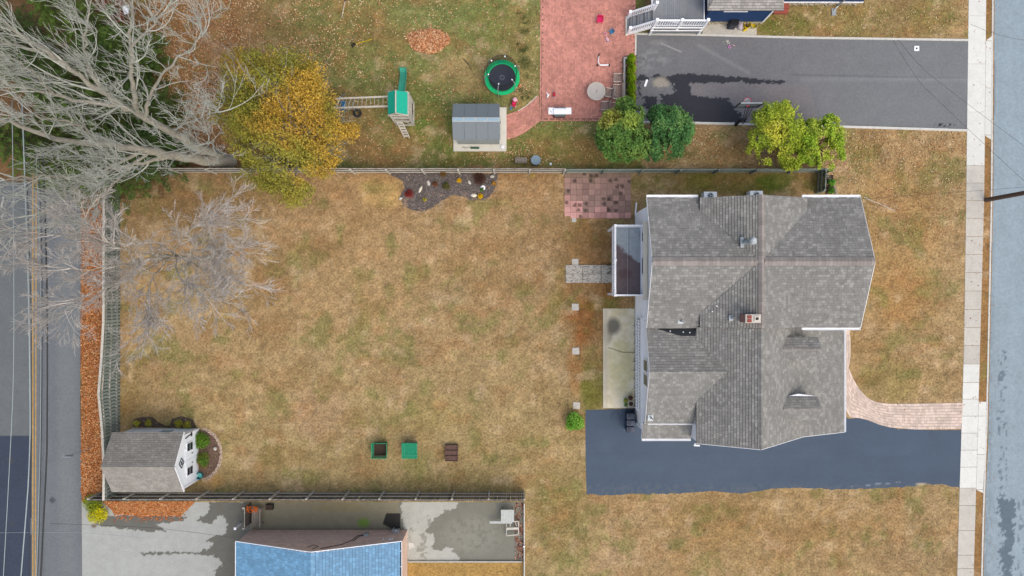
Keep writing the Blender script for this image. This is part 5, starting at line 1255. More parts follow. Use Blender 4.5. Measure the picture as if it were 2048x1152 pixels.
# curved stone edged bed near front fence corner
shrub(1661, 366, .28, .4, 700, (90,150,50), (120,170,60), 'upper green clump in the small curved bed behind the green fence end', 120, .08, 'plant', None, .15)
shrub(1660, 382, .26, .35, 600, (100,156,56), (80,130,46), 'lower green clump in the small curved bed behind the green fence end', 121, .08, 'plant', None, .15)
mb = MB(); a = P(1652, 350); b = P(1668, 388); mb.box(((a.x+b.x)/2-.05, (a.y+b.y)/2, 0), (b.x-a.x, a.y-b.y, .03)); mb.build('soil_bed', M_soil, kind='structure')
eb = thing('stone_edging', 'curved grey stone edging of the small green bed at the front fence end', 'edging', P(1668, 366))
for i in range(9):
    t = i/8; x = 1652+18*math.sin(t*1.57); y = 348+40*t**1.0
    q = P(x+2*t, y); mb = MB(); mb.box((q.x, q.y, .04), (.17,.15,.1), rz=-t*1.2); wpart('stone', mb, M_wood, eb, bevel=.02)
# mulch beds
def mulch_c(px, py):
    f = fbm(px/3, py/3, 141, 3); c = np.zeros((len(px), 3))+L3(108, 100, 98); c = c*(.7+.6*f)[:, None]
    c = mixc(c, L3(150, 128, 112), np.clip((fbm(px/10, py/10, 143)-.52)*5, 0, 1)*np.clip((py-372)/30, 0, 1)); return c
def ragged(pl, amp=2.6, step=5, seed=4):
    r_ = random.Random(seed); out = []
    for i in range(len(pl)):
        a, b = pl[i], pl[(i+1)%len(pl)]; n = max(1, int(math.hypot(b[0]-a[0], b[1]-a[1])/step))
        for k in range(n): out.append((a[0]+(b[0]-a[0])*k/n+r_.gauss(0, amp*.5), a[1]+(b[1]-a[1])*k/n+r_.gauss(0, amp*.5)))
    return out
sheet('mulch_bed', ragged([(778,346),(792,357),(806,362),(809,375),(803,385),(800,396),(806,408),(820,420),(842,425),(862,416),(880,405),(893,395),(905,390),(922,391),(935,400),(950,402),(975,396),(986,385),(993,365),(995,347)]), .008, 1.5, mulch_c, M_lawn)
sheet('mulch_bed', [(264,854),(268,838),(285,833),(305,834),(318,845),(338,853),(344,838),(362,832),(386,838),(394,856)], .008, 1.5, lambda x, y: (np.zeros((len(x), 3))+L3(96, 84, 76))*(.6+.8*fbm(x/3, y/3, 151))[:, None], M_lawn)
sheet('mulch_bed', [(397,858),(412,860),(428,872),(437,890),(441,910),(438,932),(430,948),(415,957),(397,955)], .008, 1.5, lambda x, y: (np.zeros((len(x), 3))+L3(118, 98, 88))*(.6+.8*fbm(x/3, y/3, 152))[:, None], M_lawn)
rr = random.Random(3)
mb = MB()
for i in range(420):
    t = rr.random(); a = -1.45+2.9*t; r_ = 1+rr.uniform(-.05, .07); x = 399+43*r_*math.cos(a); y = 908+51*r_*math.sin(a); q = P(x, y); s = rr.uniform(.03, .06); mb.blob((q.x, q.y, s*.4), (s, s*.8, s*.6), 5, 3, .2, i)
mb.build('stone_border', mat('mixed_stone', C(206, 186, 172), rough=.85, var=.1, island=.3), kind='stuff')
mb = MB()
for i in range(1700):
    x = rr.uniform(785, 998); y = rr.uniform(349, 432)
    if inpoly(np.array([x]), np.array([y]), [(785,347),(800,362),(802,375),(793,396),(798,412),(822,428),(842,431),(885,409),(905,393),(935,404),(975,402),(997,380),(999,347)])[0]:
        q = P(x, y); s = rr.uniform(.015, .04); mb.blob((q.x, q.y, s*.4), (s, s*.8, s*.6), 5, 3, .2, i)
mb.build('gravel', mat('bed_gravel', C(150, 146, 146), rough=.85, var=.1, island=.45), kind='stuff')
for i, (x, y, a, b, rz, lab, m) in enumerate(((857,366,.12,.18,.3,'pale blue-white stone left of centre in the mulch bed',M_stone),(841,379,.1,.24,-.4,'long tan stone leaning in the left part of the mulch bed',M_cream),(801,397,.15,.1,.2,'white stone at the lower left edge of the mulch bed',M_stone),
        (939,365,.1,.17,.5,'white stone between the orange mum and the dark shrub',M_stone),(984,353,.16,.1,0,'white stone at the upper right of the mulch bed',M_stone),(948,391,.24,.13,0,'oval tan stone left of the golden mum',M_cream),(431,897,.13,.13,0,'white lump of stone in the bed beside the white shed',M_stone))):
    q = P(x, y); t = thing('stone', lab, 'rock', q, rz); mb = MB(); mb.blob((0,0,.05), (a,b,.1), 8, 6, .15, i); mb.build('stone_body', m, t)
q = P(966, 376); t = thing('round_stone', 'round white disc with a dark hole in the middle in the mulch bed', 'stone', q); mb = MB(); mb.annulus((0,0,0), .05, .17, .1, 20); mb.build('disc', M_white, t); mb = MB(); mb.cyl((0,0,0), .05, .06, 10); mb.build('hole', M_black, t)
q = P(1066, 369.5)
# ---- fallen leaves (stuff)
def leaves(name, n, region, dens, cols, size, seed, zlift=.02, jit=.02, lab=None):
    r2 = np.random.default_rng(seed); x0, y0, x1, y1 = region; X = r2.uniform(x0, x1, n); Y = r2.uniform(y0, y1, n); ok = r2.random(n) < dens(X, Y); X = X[ok]; Y = Y[ok]
    p = np.stack([(X-1024)*G, (576-Y)*G, zlift+r2.random(len(X))*jit], 1); nn = np.array([0,0,1])+r2.normal(size=p.shape)*.35
    ci = r2.integers(0, len(cols), len(X)); c = np.array([L3(*q) for q in cols])[ci]*(.8+.4*r2.random((len(X), 1)))
    o = cards(name, p, nn, size, c, M_leaf, None, 'stuff', asp=.62); return o
OR = [(208,138,84),(192,118,68),(222,160,108),(176,108,64),(230,182,134)]
TN = [(226,196,150),(208,164,112),(236,214,176),(190,140,96),(214,150,110)]
leaves('fallen_leaves', 15000, (162,366,210,1002), lambda x, y: np.where((x > 163+6*(fbm(y/20, y*0, 3)-.5)) & (x < 207), .95, 0)*np.where((y < 640) & (x < 172), .4, 1), OR, .13, 301)
leaves('fallen_leaves', 6500, (205,1002,392,1032), lambda x, y: np.where(inpoly(x, y, [(206,1003),(390,1003),(363,1031),(290,1031),(232,1027)]), .97, 0), [(214,140,84),(224,160,108),(196,118,62),(232,182,134)], .13, 302)
leaves('fallen_leaves', 1200, (225,1024,370,1050), lambda x, y: np.clip(1-(y-1028)/16, 0, 1)*.6, [(214,140,84),(190,108,62)], .12, 303)
def nyard(x, y):
    d = .16+.85*np.clip((740-x)/300, 0, 1)*np.clip((240-y)/160+.3, 0, 1); d = d*(.3+1.4*(fbm(x/30, y/30, 55) > .46)); d = np.where(inpoly(x, y, pp) | ((x > 907) & (x < 1013) & (y > 215) & (y < 303)), 0, d)
    d += .5*spot(x, y, 1000, 312, 70, 14)+.6*spot(x, y, 1080, 320, 40, 12)+.55*spot(x, y, 1045, 300, 30, 20)+.6*spot(x, y, 1408, 285, 32, 26); return np.where((x > 1269) & (y < 262), 0, d)
leaves('fallen_leaves', 42000, (300,-40,1300,332), nyard, TN, .105, 304, .03)
leaves('fallen_leaves', 7000, (200,-60,480,335), lambda x, y: .8*(fbm(x/25, y/25, 5) > .4), [(196,140,92),(176,112,70),(222,176,130),(150,96,60)], .12, 305, .03)
leaves('fallen_leaves', 2600, (1290,256,1700,334), lambda x, y: .25+.7*spot(x, y, 1408, 290, 36, 30), TN, .11, 306, .03)
leaves('fallen_leaves', 1600, (1540,8,1936,74), lambda x, y: .35+.0*x, TN, .1, 307, .03)
leaves('fallen_leaves', 5200, (1650,264,1932,480), lambda x, y: .22+.45*np.clip((400-y)/140, 0, 1), TN, .10, 308, .03)
leaves('fallen_leaves', 1600, (1750,400,1932,860), lambda x, y: .2+.0*x, TN, .09, 309, .03)
leaves('fallen_leaves', 3200, (1050,990,1914,1160), lambda x, y: np.where(x < 1120, .6*np.clip((1130-y)/120, .25, 1), .13), TN, .09, 310, .03)
leaves('fallen_leaves', 9000, (245,350,1140,980), lambda x, y: .22+.0*x+.3*spot(x, y, 1060, 450, 100, 160), TN, .07, 311, .03)
leaves('fallen_leaves', 700, (1030,1006,1048,1124), lambda x, y: .8*(fbm(x/5, y/9, 9) > .4), [(160,90,70),(210,160,130),(128,78,66)], .1, 312, .02)
leaves('fallen_leaves', 500, (1940,-20,1990,1150), lambda x, y: .3+.0*x, [(176,110,70),(206,150,100)], .09, 313, .03)
leaves('fallen_leaves', 260, (1390,248,1470,256), lambda x, y: .7*(np.abs(y-(x-1271)*.03-240.5) < 2.5), [(206,110,80),(170,90,70)], .1, 314, .02)
leaves('fallen_leaves', 110, (500,1004,525,1016), lambda x, y: .9+.0*x, [(214,110,50),(196,98,46)], .12, 315, .9, .08)
t = thing('leaf_pile', 'round raked heap of orange-tan fallen leaves on the lawn above the trampoline', 'leaf pile', P(857, 82))
r2 = np.random.default_rng(77); a = r2.uniform(0, 6.283, 2600); rr_ = np.sqrt(r2.random(2600)); rd = rr_*(1+.05*np.sin(a*3)+.05*np.sin(a*5+1)+.03*r2.normal(size=2600)); pos = np.stack([rd*1.45*np.cos(a), rd*.86*np.sin(a), (1-rr_**2)*.32+r2.random(2600)*.04], 1)
cols = np.array([L3(*c) for c in ((236,184,140),(222,158,112),(244,206,168),(206,136,96))])[r2.integers(0, 4, 2600)]*(.8+.4*r2.random((2600, 1)))
cards('leaves', pos, np.array([0,0,1])+r2.normal(size=pos.shape)*.6, .14, cols, M_leaf, t, asp=.6)
mb = MB(); mb.blob((0,0,0), (1.35,.8,.28), 18, 8, .04); mb.build('heap', mat('leaf_heap', C(176,122,84), rough=.95, var=.2, scale=12), t)
# weeds along the patio edge
rw = random.Random(12)
P_=[];N_=[]
for i in range(34):
    x = rw.choice([rw.gauss(1052, 7), rw.gauss(1047, 5)]); y = rw.uniform(20, 205); q = P(x, y, .05); s_ = rw.uniform(.08, .2)
    for k in range(40): P_.append((q.x+rw.gauss(0, s_), q.y+rw.gauss(0, s_*.8), .05+rw.random()*.06)); N_.append((rw.gauss(0,.6), rw.gauss(0,.6), 1))
cc = np.zeros((len(P_), 3))+L3(88, 104, 58); cards('weeds', np.array(P_), np.array(N_), .08, cc*(.7+.6*rng.random((len(P_), 1))), M_leaf, None, 'stuff', asp=.35)
# ---- short dry grass (stuff)
def grass(n, region, test, c1, c2, seed, size=.085):
    r2 = np.random.default_rng(seed); x0, y0, x1, y1 = region; X = r2.uniform(x0, x1, n); Y = r2.uniform(y0, y1, n); ok = test(X, Y); X = X[ok]; Y = Y[ok]
    base_c = lawn_col(X, Y); p = np.stack([(X-1024)*G, (576-Y)*G, np.full(len(X), .025)], 1); nn = r2.normal(size=p.shape)+np.array([0,0,.6])
    k = r2.random((len(X), 1)); c = base_c*(.55+1.05*k); cards('dry_grass', p, nn, size, np.clip(c, 0, .85), M_leaf, None, 'stuff', asp=.3)
def notpav(x, y):
    o = np.ones(x.shape, bool)
    for pl in (pp, [(1269,66),(1936,80),(1935,263),(1268,246)], edge+bot, [(1206,617),(1269,617),(1269,816),(1207,816)], [(1129,344),(1263,344),(1263,437),(1129,437)], [(907,215),(1013,215),(1013,303),(907,303)], [(1013,229),(1078,190),(1079,243),(1013,279)],
               [(1268,395),(1640,395),(1640,840),(1268,840)], [(785,347),(806,362),(809,375),(800,396),(806,408),(842,422),(880,403),(905,388),(935,398),(975,394),(993,365),(995,347)], [(1690,655),(1703,655),(1703,720),(1735,796),(1752,804),(1926,804),(1926,860),(1690,835)], [(160,1003),(1049,1003),(1049,1125),(160,1400)]):
        o &= ~inpoly(x, y, pl)
    o &= x < np.interp(y, [s[0] for s in SWL], [s[1] for s in SWL])-1
    return o & (x > 208)
grass(120000, (208,-20,1945,1165), notpav, None, None, 401)
# ------------------------------------------------------------ play equipment and small things
def TP(name, label, cat, px, py, rot=0, z=0, group=None): return thing(name, label, cat, P(px, py)+Vector((0,0,z)), rot, group)
# trampoline
t = TP('trampoline', 'round trampoline with a bright green pad and a dark safety net', 'trampoline', 1004.5, 161)
Rr = 1.22
mb = MB(); mb.annulus((0,0,.66), .93, Rr, .05, 44); mb.build('pad', mat('bright_green_pad', C(12, 205, 128), rough=.5, var=.06, bump=.05), t)
mb = MB(); mb.cyl((0,0,.66), .93, .02, 44); mb.build('jumping_mat', mat('jumping_mat', C(58, 64, 78), rough=.6, var=.1, scale=3), t)
mb = MB()
for r_ in (.1, .17): mb.ring((0,0,.682), r_, .008, 24, 4)
mb.build('mat_ring', M_metal, t)
for i in range(6):
    a = i*math.pi/3+.3; mb = MB(); mb.tube([(Rr*math.cos(a),Rr*math.sin(a),0),(Rr*math.cos(a),Rr*math.sin(a),.7),(Rr*1.0*math.cos(a),Rr*1.0*math.sin(a),1.9),(.98*math.cos(a),.98*math.sin(a),2.3)], .025, 7); mb.build('pole', M_metal, t)
    mb = MB(); mb.tube([(.98*math.cos(a),.98*math.sin(a),2.3),(.9*math.cos(a),.9*math.sin(a),2.25)], .04, 7); mb.build('pole_cap', M_white, t)
mb = MB(); mb.ring((0,0,2.28), 1.02, .018, 40, 5); mb.build('net_hoop', M_black, t)
net = MB(); nz = 36
for k in range(nz): 
    a0 = 2*math.pi*k/nz; a1 = 2*math.pi*(k+1)/nz
    net.add([(1.0*math.cos(a0),1.0*math.sin(a0),.72),(1.0*math.cos(a1),1.0*math.sin(a1),.72),(1.02*math.cos(a1),1.02*math.sin(a1),2.28),(1.02*math.cos(a0),1.02*math.sin(a0),2.28)], [(0,1,2,3)])
net.build('safety_net', mat('safety_net', C(40, 44, 48), rough=.9, alpha=.42, bump=0, var=.02), t)
mb = MB(); mb.add([(.18,.98,.72),(-.22,.98,.72),(-.12,1.0,1.3)], [(0,1,2)]); mb.build('net_door', M_teal, t)
# playset
t = thing('playset', 'wooden playset tower with a teal gabled roof, green slide, ladder and monkey bars', 'playset', P(811, 229))
def ps(name, mb, m, **k): return wpart(name, mb, m, t, **k)
xa, xb, ya, yb_ = P(795, 229).x, P(828, 229).x, P(811, 251).y, P(811, 208).y
for x in (xa, xb):
    for y in (ya, yb_): mb = MB(); mb.box((x, y, 1.4), (.1,.1,2.8)); ps('post', mb, M_wood_lt)
for (a, b, z) in (((xa,ya),(xb,ya),.12),((xa,yb_),(xb,yb_),.12),((xb,ya),(xb,yb_),.12),((xa,ya),(xb,ya),1.3),((xb,ya),(xb,yb_),1.3),((xa,yb_),(xb,yb_),1.3),((xa,ya),(xa,yb_),1.3),((xa,ya),(xb,ya),2.1),((xb,ya),(xb,yb_),2.1),((xa,ya),(xb,ya),2.75),((xb,ya),(xb,yb_),2.75)):
    mb = MB(); mb.beam((a[0],a[1],z), (b[0],b[1],z), .09, .09); ps('beam', mb, M_wood_lt)
for i in range(7): mb = MB(); mb.box((xa+.09+i*(xb-xa-.1)/6.2, (ya+yb_)/2, 1.4), (.14, yb_-ya, .03)); ps('floor_board', mb, M_wood)
for i in range(6):
    mb = MB(); y = ya+.15+i*.24; mb.box((xb+.03, y, 1.72), (.02,.1,.75)); ps('slat', mb, M_wood_lt)
for i in range(3): mb = MB(); mb.beam((xb+.04, ya+.1, 1.7+i*.22), (xb+.04, yb_-.1, 1.7+i*.22), .02, .08); ps('slat', mb, M_wood_lt)
mb = MB(); mb.beam((xb,ya+.0,.15),(xb-.5,ya,1.2), .06,.06); ps('brace', mb, M_wood_lt); mb = MB(); mb.beam((xb,ya,.9),(xb,yb_-.5,.15), .06,.06); ps('brace', mb, M_wood_lt)
zr1, ze1 = 3.35, 2.85; xl, xm, xr = P(776, 200, ze1).x, P(791.5, 200, zr1).x, P(815, 200, ze1).x; yt_, ybm = P(790, 180, zr1).y, P(790, 225.5, zr1).y
mb = MB(); mb.slab([(xl,ybm,ze1),(xm,ybm,zr1),(xm,yt_,zr1),(xl,yt_,ze1)], .02); mb.slab([(xm,ybm,zr1),(xr,ybm,ze1),(xr,yt_,ze1),(xm,yt_,zr1)], .02); ps('canopy', mb, M_teal)
mb = MB(); mb.beam((xm,ybm,zr1+.02),(xm,yt_,zr1+.02),.08,.04); mb.beam((xl,ybm-.03,ze1-.05),(xr,ybm-.03,ze1-.05),.06,.12); mb.beam((xl,ybm-.03,ze1),(xm,ybm-.03,zr1),.05,.06); mb.beam((xr,ybm-.03,ze1),(xm,ybm-.03,zr1),.05,.06); mb.beam((xl,yt_+.03,ze1-.05),(xr,yt_+.03,ze1-.05),.06,.12); ps('roof_frame', mb, mat('pale_timber', C(214, 208, 196), rough=.8, var=.1))
# slide
sx = P(806, 160).x; y0, y1 = P(806, 136).y, yb_+.05; pts = []
for i in range(9):
    u = i/8; pts.append((sx+.05*math.sin(u*5)+.13*u, y0+(y1-y0)*u, .12+1.25*max(0, (u-.1)/.9)**1.0-.05*math.sin(u*9)))
mb = MB()
for s in (-1, 1):
    mb.tube([(p[0]+s*.21, p[1], p[2]+.08) for p in pts], .03, 6)
vs_ = []; 
for p in pts: vs_ += [(p[0]-.21, p[1], p[2]+.06), (p[0]-.13, p[1], p[2]), (p[0]+.13, p[1], p[2]), (p[0]+.21, p[1], p[2]+.06)]
mb.add(vs_, [(i*4+j, i*4+j+1, (i+1)*4+j+1, (i+1)*4+j) for i in range(8) for j in range(3)]); ps('slide', mb, mat('green_slide', C(70, 178, 150), rough=.35, var=.08, scale=4))
# ladder
a0 = Vector((P(805, 246).x, ya-.03, 1.35)); a1 = P(814, 275); mb = MB()
for s in (-1, 1): mb.beam(a0+Vector((s*.19,0,0)), a1+Vector((s*.19,0,0)), .05, .09)
ps('ladder_rail', mb, M_wood_lt)
for i in range(6): q = a0.lerp(a1, (i+.6)/6.2); mb = MB(); mb.box(q, (.36,.11,.03)); ps('rung', mb, M_wood_lt)
# monkey bars
zb2 = 2.2; bars = []
for (pl, pr) in (((671,197.5),(777,193)), ((662,216),(777,212.5))):
    a = P(pl[0], pl[1], zb2); b = P(pr[0]+4, pr[1], zb2); mb = MB(); mb.beam(a, b, .1, .12); ps('monkey_bar_beam', mb, mat('pale_timber', None)); bars.append((a, b))
for i in range(13):
    u = .06+i*.073; a = bars[0][0].lerp(bars[0][1], u); b = bars[1][0].lerp(bars[1][1], u+.01); mb = MB(); mb.tube([a, b], .014, 6); ps('rung', mb, M_metal)
mb = MB(); a = P(681, 195, zb2); b = P(679, 236, .0); mb.beam(a+Vector((0,.05,.05)), bars[1][0]+Vector((.35,-.1,.05)), .07, .07); ps('beam', mb, M_wood_lt)
for (s, e) in ((P(680,197,zb2), P(690,170,0)+Vector((0,-.6,0))), (P(676,216,zb2), P(690,248,0)+Vector((0,.2,0)))): mb = MB(); mb.beam(s, e, .09, .09); ps('leg', mb, M_wood)
for i in range(5): mb = MB(); y = P(0,0).y*0; s = P(668+i*3.2, 212+i*1.0, 1.2-.2*i); mb.tube([s, s+Vector((.0,-.7,-.1))], .02, 5); ps('slat', mb, M_wood)
mb = MB(); s = P(689,217,zb2); mb.tube([s, P(688,235,.55)], .012, 5); mb.tube([P(697,214,zb2), P(696,232,.55)], .012, 5); ps('swing_chain', mb, M_metal)
# swing + tyre hang from the set
sw_ = thing('toddler_swing', 'blue bucket swing hanging from the monkey bars of the playset', 'swing', P(691, 216, .0)); sw_.location.z = .55
mb = MB(); mb.box((0,0,0), (.28,.5,.05)); mb.box((0,.22,.15), (.42,.06,.3)); mb.box((0,-.3,.04), (.3,.1,.12)); mb.build('seat', M_bluep, sw_, bevel=.02)
mb = MB(); mb.tube([(-.14,.2,.1),(-.1,.1,1.6)], .01, 4); mb.tube([(.14,.2,.1),(.1,.1,1.6)], .01, 4); mb.build('rope', M_cablel, sw_)
ty = thing('tyre_swing', 'black tyre swing lying level beneath the monkey bars', 'tyre', P(717, 229)); ty.location.z = .35
mb = MB(); mb.ring((0,0,0), .225, .085, 28, 10); mb.build('tyre', M_rubber, ty, smooth=True)
for k in range(3): a = k*2.1+.4; mb = MB(); mb.tube([(.22*math.cos(a),.22*math.sin(a),.07),(.0,.45,1.8)], .008, 4); mb.build('chain', M_metal, ty)
# basketball hoop
t = TP('basketball_hoop', 'black basketball hoop with a red rim and white net over the black driveway', 'basketball hoop', 1472, 249)
zb3 = 3.05; rimc = P(1495.5, 202.5, zb3)-Vector(t.location); bc = P(1497, 211, 3.0)-Vector(t.location)
mb = MB(); mb.tube([(0,0,0),(.05,.08,.8),(bc.x-.12,bc.y-.95,2.3)], .085, 10); mb.build('pole', M_black, t)
for dx in (-.16, .02, .14, .32):
    mb = MB(); mb.tube([(bc.x-.1+dx*.3,bc.y-.95,2.2+.1*abs(dx)),(bc.x+dx,bc.y-.03,3.0)], .022, 6); mb.build('arm', M_black, t)
mb = MB(); mb.box((bc.x,bc.y,3.1), (1.45,.05,.95)); mb.build('backboard', mat('clear_backboard', C(150, 168, 178), rough=.2, alpha=.55, bump=0, var=.02), t)
mb = MB()
for z in (2.62, 3.58): mb.box((bc.x,bc.y,z), (1.5,.07,.05))
for s in (-1,1): mb.box((bc.x+s*.74,bc.y,3.1), (.05,.07,1.0))
mb.build('backboard_frame', M_black, t)
mb = MB(); mb.box((bc.x,bc.y,3.6), (1.4,.06,.02)); mb.build('frame_trim', M_metal, t)
mb = MB(); mb.ring((rimc.x,rimc.y,3.05), .24, .018, 24, 6); mb.box((rimc.x+.02,rimc.y-.28,3.03), (.16,.12,.03)); mb.build('rim', mat('red_rim', C(215, 50, 80), rough=.4), t)
mb = MB()
for k in range(12):
    a = k*math.pi/6; mb.tube([(rimc.x+.24*math.cos(a),rimc.y+.24*math.sin(a),3.04),(rimc.x+.2*math.cos(a+.25),rimc.y+.2*math.sin(a+.25),2.85),(rimc.x+.12*math.cos(a),rimc.y+.12*math.sin(a),2.6)], .012, 4)
for (z, r_) in ((2.9,.21),(2.75,.17),(2.62,.125)): mb.ring((rimc.x,rimc.y,z), r_, .01, 16, 4)
mb.build('net', M_white, t)
mb = MB(); mb.cyl((0,0,0), .14, .06, 14); mb.build('base_plate', M_black, t)
# patio furniture
def slat_chair(name, label, px, py, rot, w, d, nsl, grid=False, cat='chair', backh=.9, group=None):
    t = TP(name, label, cat, px, py, rot, .035, group=group); m = mat('weathered_teak', C(176, 166, 158), rough=.85, var=.15, scale=6, objrand=.12)
    for i in range(nsl):
        x = -d/2+(i+.5)*d/nsl; mb = MB(); mb.box((x,0,.42), (d/nsl*.58,w-.06,.03)); mb.build('seat_slat', m, t)
    if grid:
        for i in range(7): mb = MB(); mb.box((0,-w/2+.1+i*(w-.2)/6,.437), (d,.03,.02)); mb.build('seat_slat', m, t)
    for s in (-1,1):
        mb = MB(); mb.box((0,s*w/2,.62), (d+.04,.07,.03)); mb.build('arm', mat('pale_teak', C(214, 206, 196), rough=.85, var=.12, scale=6), t, bevel=.01)
        for x in (-d/2+.03, d/2): mb = MB(); mb.box((x,s*w/2,.31), (.05,.05,.62)); mb.build('leg', m, t)
    nb = max(4, int(w/.09))
    for i in range(nb): mb = MB(); y = -w/2+(i+.5)*w/nb; mb.box((d/2+.07,y,.68), (.025,w/nb*.55,.5), ry=.22); mb.build('back_slat', m, t)
    mb = MB(); mb.box((d/2+.13,0,.94), (.05,w+.04,.06)); mb.build('back_rail', m, t); return t
tb = TP('patio_table', 'round pale glass patio table on the red brick patio', 'table', 1190, 188.5, 0, .03)
mb = MB(); mb.cyl((0,0,.70), .60, .02, 40); mb.build('tabletop', mat('frosted_glass_top', C(206, 198, 190), rough=.25, var=.06, scale=3, bump=0, spec=.5), tb)
mb = MB(); mb.ring((0,0,.71), .61, .02, 40, 6); mb.build('table_rim', M_cream, tb)
for k in range(4): a = k*math.pi/2+.7; mb = MB(); mb.tube([(.5*math.cos(a),.5*math.sin(a),0),(.42*math.cos(a),.42*math.sin(a),.69)], .02, 6); mb.build('leg', M_black, tb)
mb = MB(); mb.tube([(.0,-.1,.73),(.05,.1,.73)], .012, 6); mb.build('umbrella_slot', M_black, tb)
slat_chair('patio_chair', 'weathered wooden armchair topmost against the white bed edging', 1232, 161, 0, .55, .5, 6)
slat_chair('loveseat', 'wooden loveseat with a square grid seat facing the round patio table', 1230.5, 188.5, 0, .98, .5, 4, True, 'bench')
slat_chair('patio_chair', 'small wooden chair tucked right against the round patio table', 1215, 190, -.15, .58, .42, 4)
slat_chair('patio_chair', 'wooden chair below right of the round table, its edge under the yellowing leaves', 1207, 216, 0, .56, .46, 5)
slat_chair('patio_chair', 'wooden chair directly below the grid seat loveseat, half under the tree', 1230, 217, 0, .5, .5, 5)
# grill
t = TP('gas_grill', 'white barbecue grill with two side shelves on the brick patio', 'grill', 1118, 229, 0, .03)
mb = MB(); mb.box((0,0,.4), (.82,.5,.75)); mb.build('cabinet', M_black, t, bevel=.02)
for s in (-1,1): mb = MB(); mb.box((s*.6,0.02,.85), (.38,.46,.05)); mb.build('side_shelf', M_white, t, bevel=.01)
mb = MB(); vs_ = []
for x in (-.42,.42):
    for k in range(7): a = math.pi*k/6; vs_.append((x, .24*math.cos(a), .85+.24*math.sin(a)))
mb.add(vs_, [(k,k+1,k+8,k+7) for k in range(6)]+[tuple(range(6,-1,-1)), tuple(range(7,14))]); mb.build('lid', M_white, t)
mb = MB(); mb.box((0,-.28,.84), (.84,.08,.1)); mb.build('control_panel', mat('dark_green_enamel', C(70, 95, 92), rough=.4), t)
mb = MB(); mb.tube([(-.36,-.33,.86),(.36,-.33,.86)], .018, 6); mb.build('handle', M_metal, t)
mb = MB(); mb.box((-.2,.22,.96), (.34,.07,.03)); mb.box((.2,.22,.96), (.34,.07,.03)); mb.build('vent_slot', M_black, t)
mb = MB(); mb.tube([(-.72,.15,.89),(-.6,-.05,.89)], .008, 4); mb.cyl((-.6,-.06,.87), .03, .03, 8); mb.build('utensil', M_black, t)
# scooter
t = TP('kick_scooter', 'white kick scooter lying on its side on the brick patio', 'scooter', 1206, 128, 0, .04)
mb = MB(); mb.box((.08,-.1,.05), (.62,.1,.03)); mb.build('deck', M_white, t, bevel=.01); mb = MB(); mb.tube([(-.22,-.1,.06),(-.36,.12,.06),(-.3,.5,.06)], .032, 8); mb.build('stem', M_white, t)
mb = MB(); mb.tube([(-.32,.48,.07),(-.28,.62,.08),(-.2,.66,.08)], .035, 8); mb.build('handlebar', M_black, t)
for x in (-.4,.42): mb = MB(); mb.tube([(x,-.12,.03),(x+.0,-.1,.07)], .06, 12); mb.box((x,-.1,.05), (.03,.2,.03)); mb.build('wheel', M_rubber, t)
# kids chairs and toys
t = TP('toddler_chair', 'hot pink plastic toddler chair on the red brick patio', 'chair', 1199, 43, -.1, .03)
mb = MB(); mb.box((0,0,.25), (.38,.34,.04)); mb.build('seat', M_pink, t, bevel=.015); mb = MB(); mb.box((0,.2,.42), (.4,.04,.34)); mb.build('backrest', M_pink, t, bevel=.015)
for s in (-1,1): mb = MB(); mb.box((s*.2,.02,.38), (.05,.36,.05)); mb.build('arm', M_pink, t, bevel=.01)
for s in (-1,1):
    for y in (-.14,.16): mb = MB(); mb.box((s*.17,y,.12), (.04,.04,.24)); mb.build('leg', M_pink, t)
t = TP('folding_chair', 'small blue and white folding chair tipped over on the patio', 'chair', 1222, 66, .5, .03)
mb = MB(); mb.box((0,0,.22), (.26,.26,.02)); mb.build('seat', M_bluep, t); mb = MB(); mb.box((.15,0,.34), (.02,.28,.2)); mb.build('backrest', M_bluep, t)
for s in (-1,1):
    mb = MB(); mb.tube([(-.32,s*.16,.05),(.2,s*.16,.4)], .014, 6); mb.tube([(-.1,s*.16,.3),(.26,s*.28,.03)], .014, 6); mb.build('frame', M_metal, t)
t = TP('toy_table', 'tiny square pale pink toy on the bricks left of the blue chair', 'toy', 1210.5, 68, .1, .035); mb = MB(); mb.annulus((0,0,.0), .08, .13, .08, 4); mb.build('toy_frame', M_palepink, t); mb = MB(); mb.box((0,0,.04), (.1,.1,.03)); mb.build('toy_centre', M_pink, t)
t = TP('toy_turtle', 'pale pink oval ride-on toy below the square pink toy', 'toy', 1214, 79, .5, .035); mb = MB(); mb.blob((0,0,.06), (.11,.2,.08), 12, 6); mb.build('toy_body', M_palepink, t); mb = MB(); mb.box((.08,-.16,.03), (.08,.08,.05)); mb.box((-.08,-.14,.03), (.06,.08,.05)); mb.build('toy_foot', M_bluep, t)
t = TP('ride_on_toy', 'red and white children ride-on toy above the white grill', 'toy', 1108, 190, 0, .035); mb = MB(); mb.box((0,0,.12), (.16,.34,.14)); mb.build('toy_body', M_red, t, bevel=.03)
for y in (-.17,.17): mb = MB(); mb.tube([(-.1,y,.06),(.1,y,.06)], .05, 10); mb.build('wheel', M_metal, t)
mb = MB(); mb.tube([(.08,.05,.2),(.4,.12,.3)], .01, 5); mb.build('push_handle', M_metal, t)
t = TP('toy_dinosaur', 'small white toy figure lying left of the red ride-on toy', 'toy', 1096, 192, .6, .035); mb = MB(); mb.tube([(-.15,-.1,.05),(0,0,.08),(.05,.14,.06),(.02,.26,.04)], [.03,.07,.05,.02], 8); mb.tube([(0,0,.06),(.14,.02,.03)], .03, 6); mb.build('toy_body', M_white, t)
t = TP('toy_car', 'pink and red toddler car with a blue tow handle beside the trampoline', 'toy car', 1028, 208, -.25, 0)
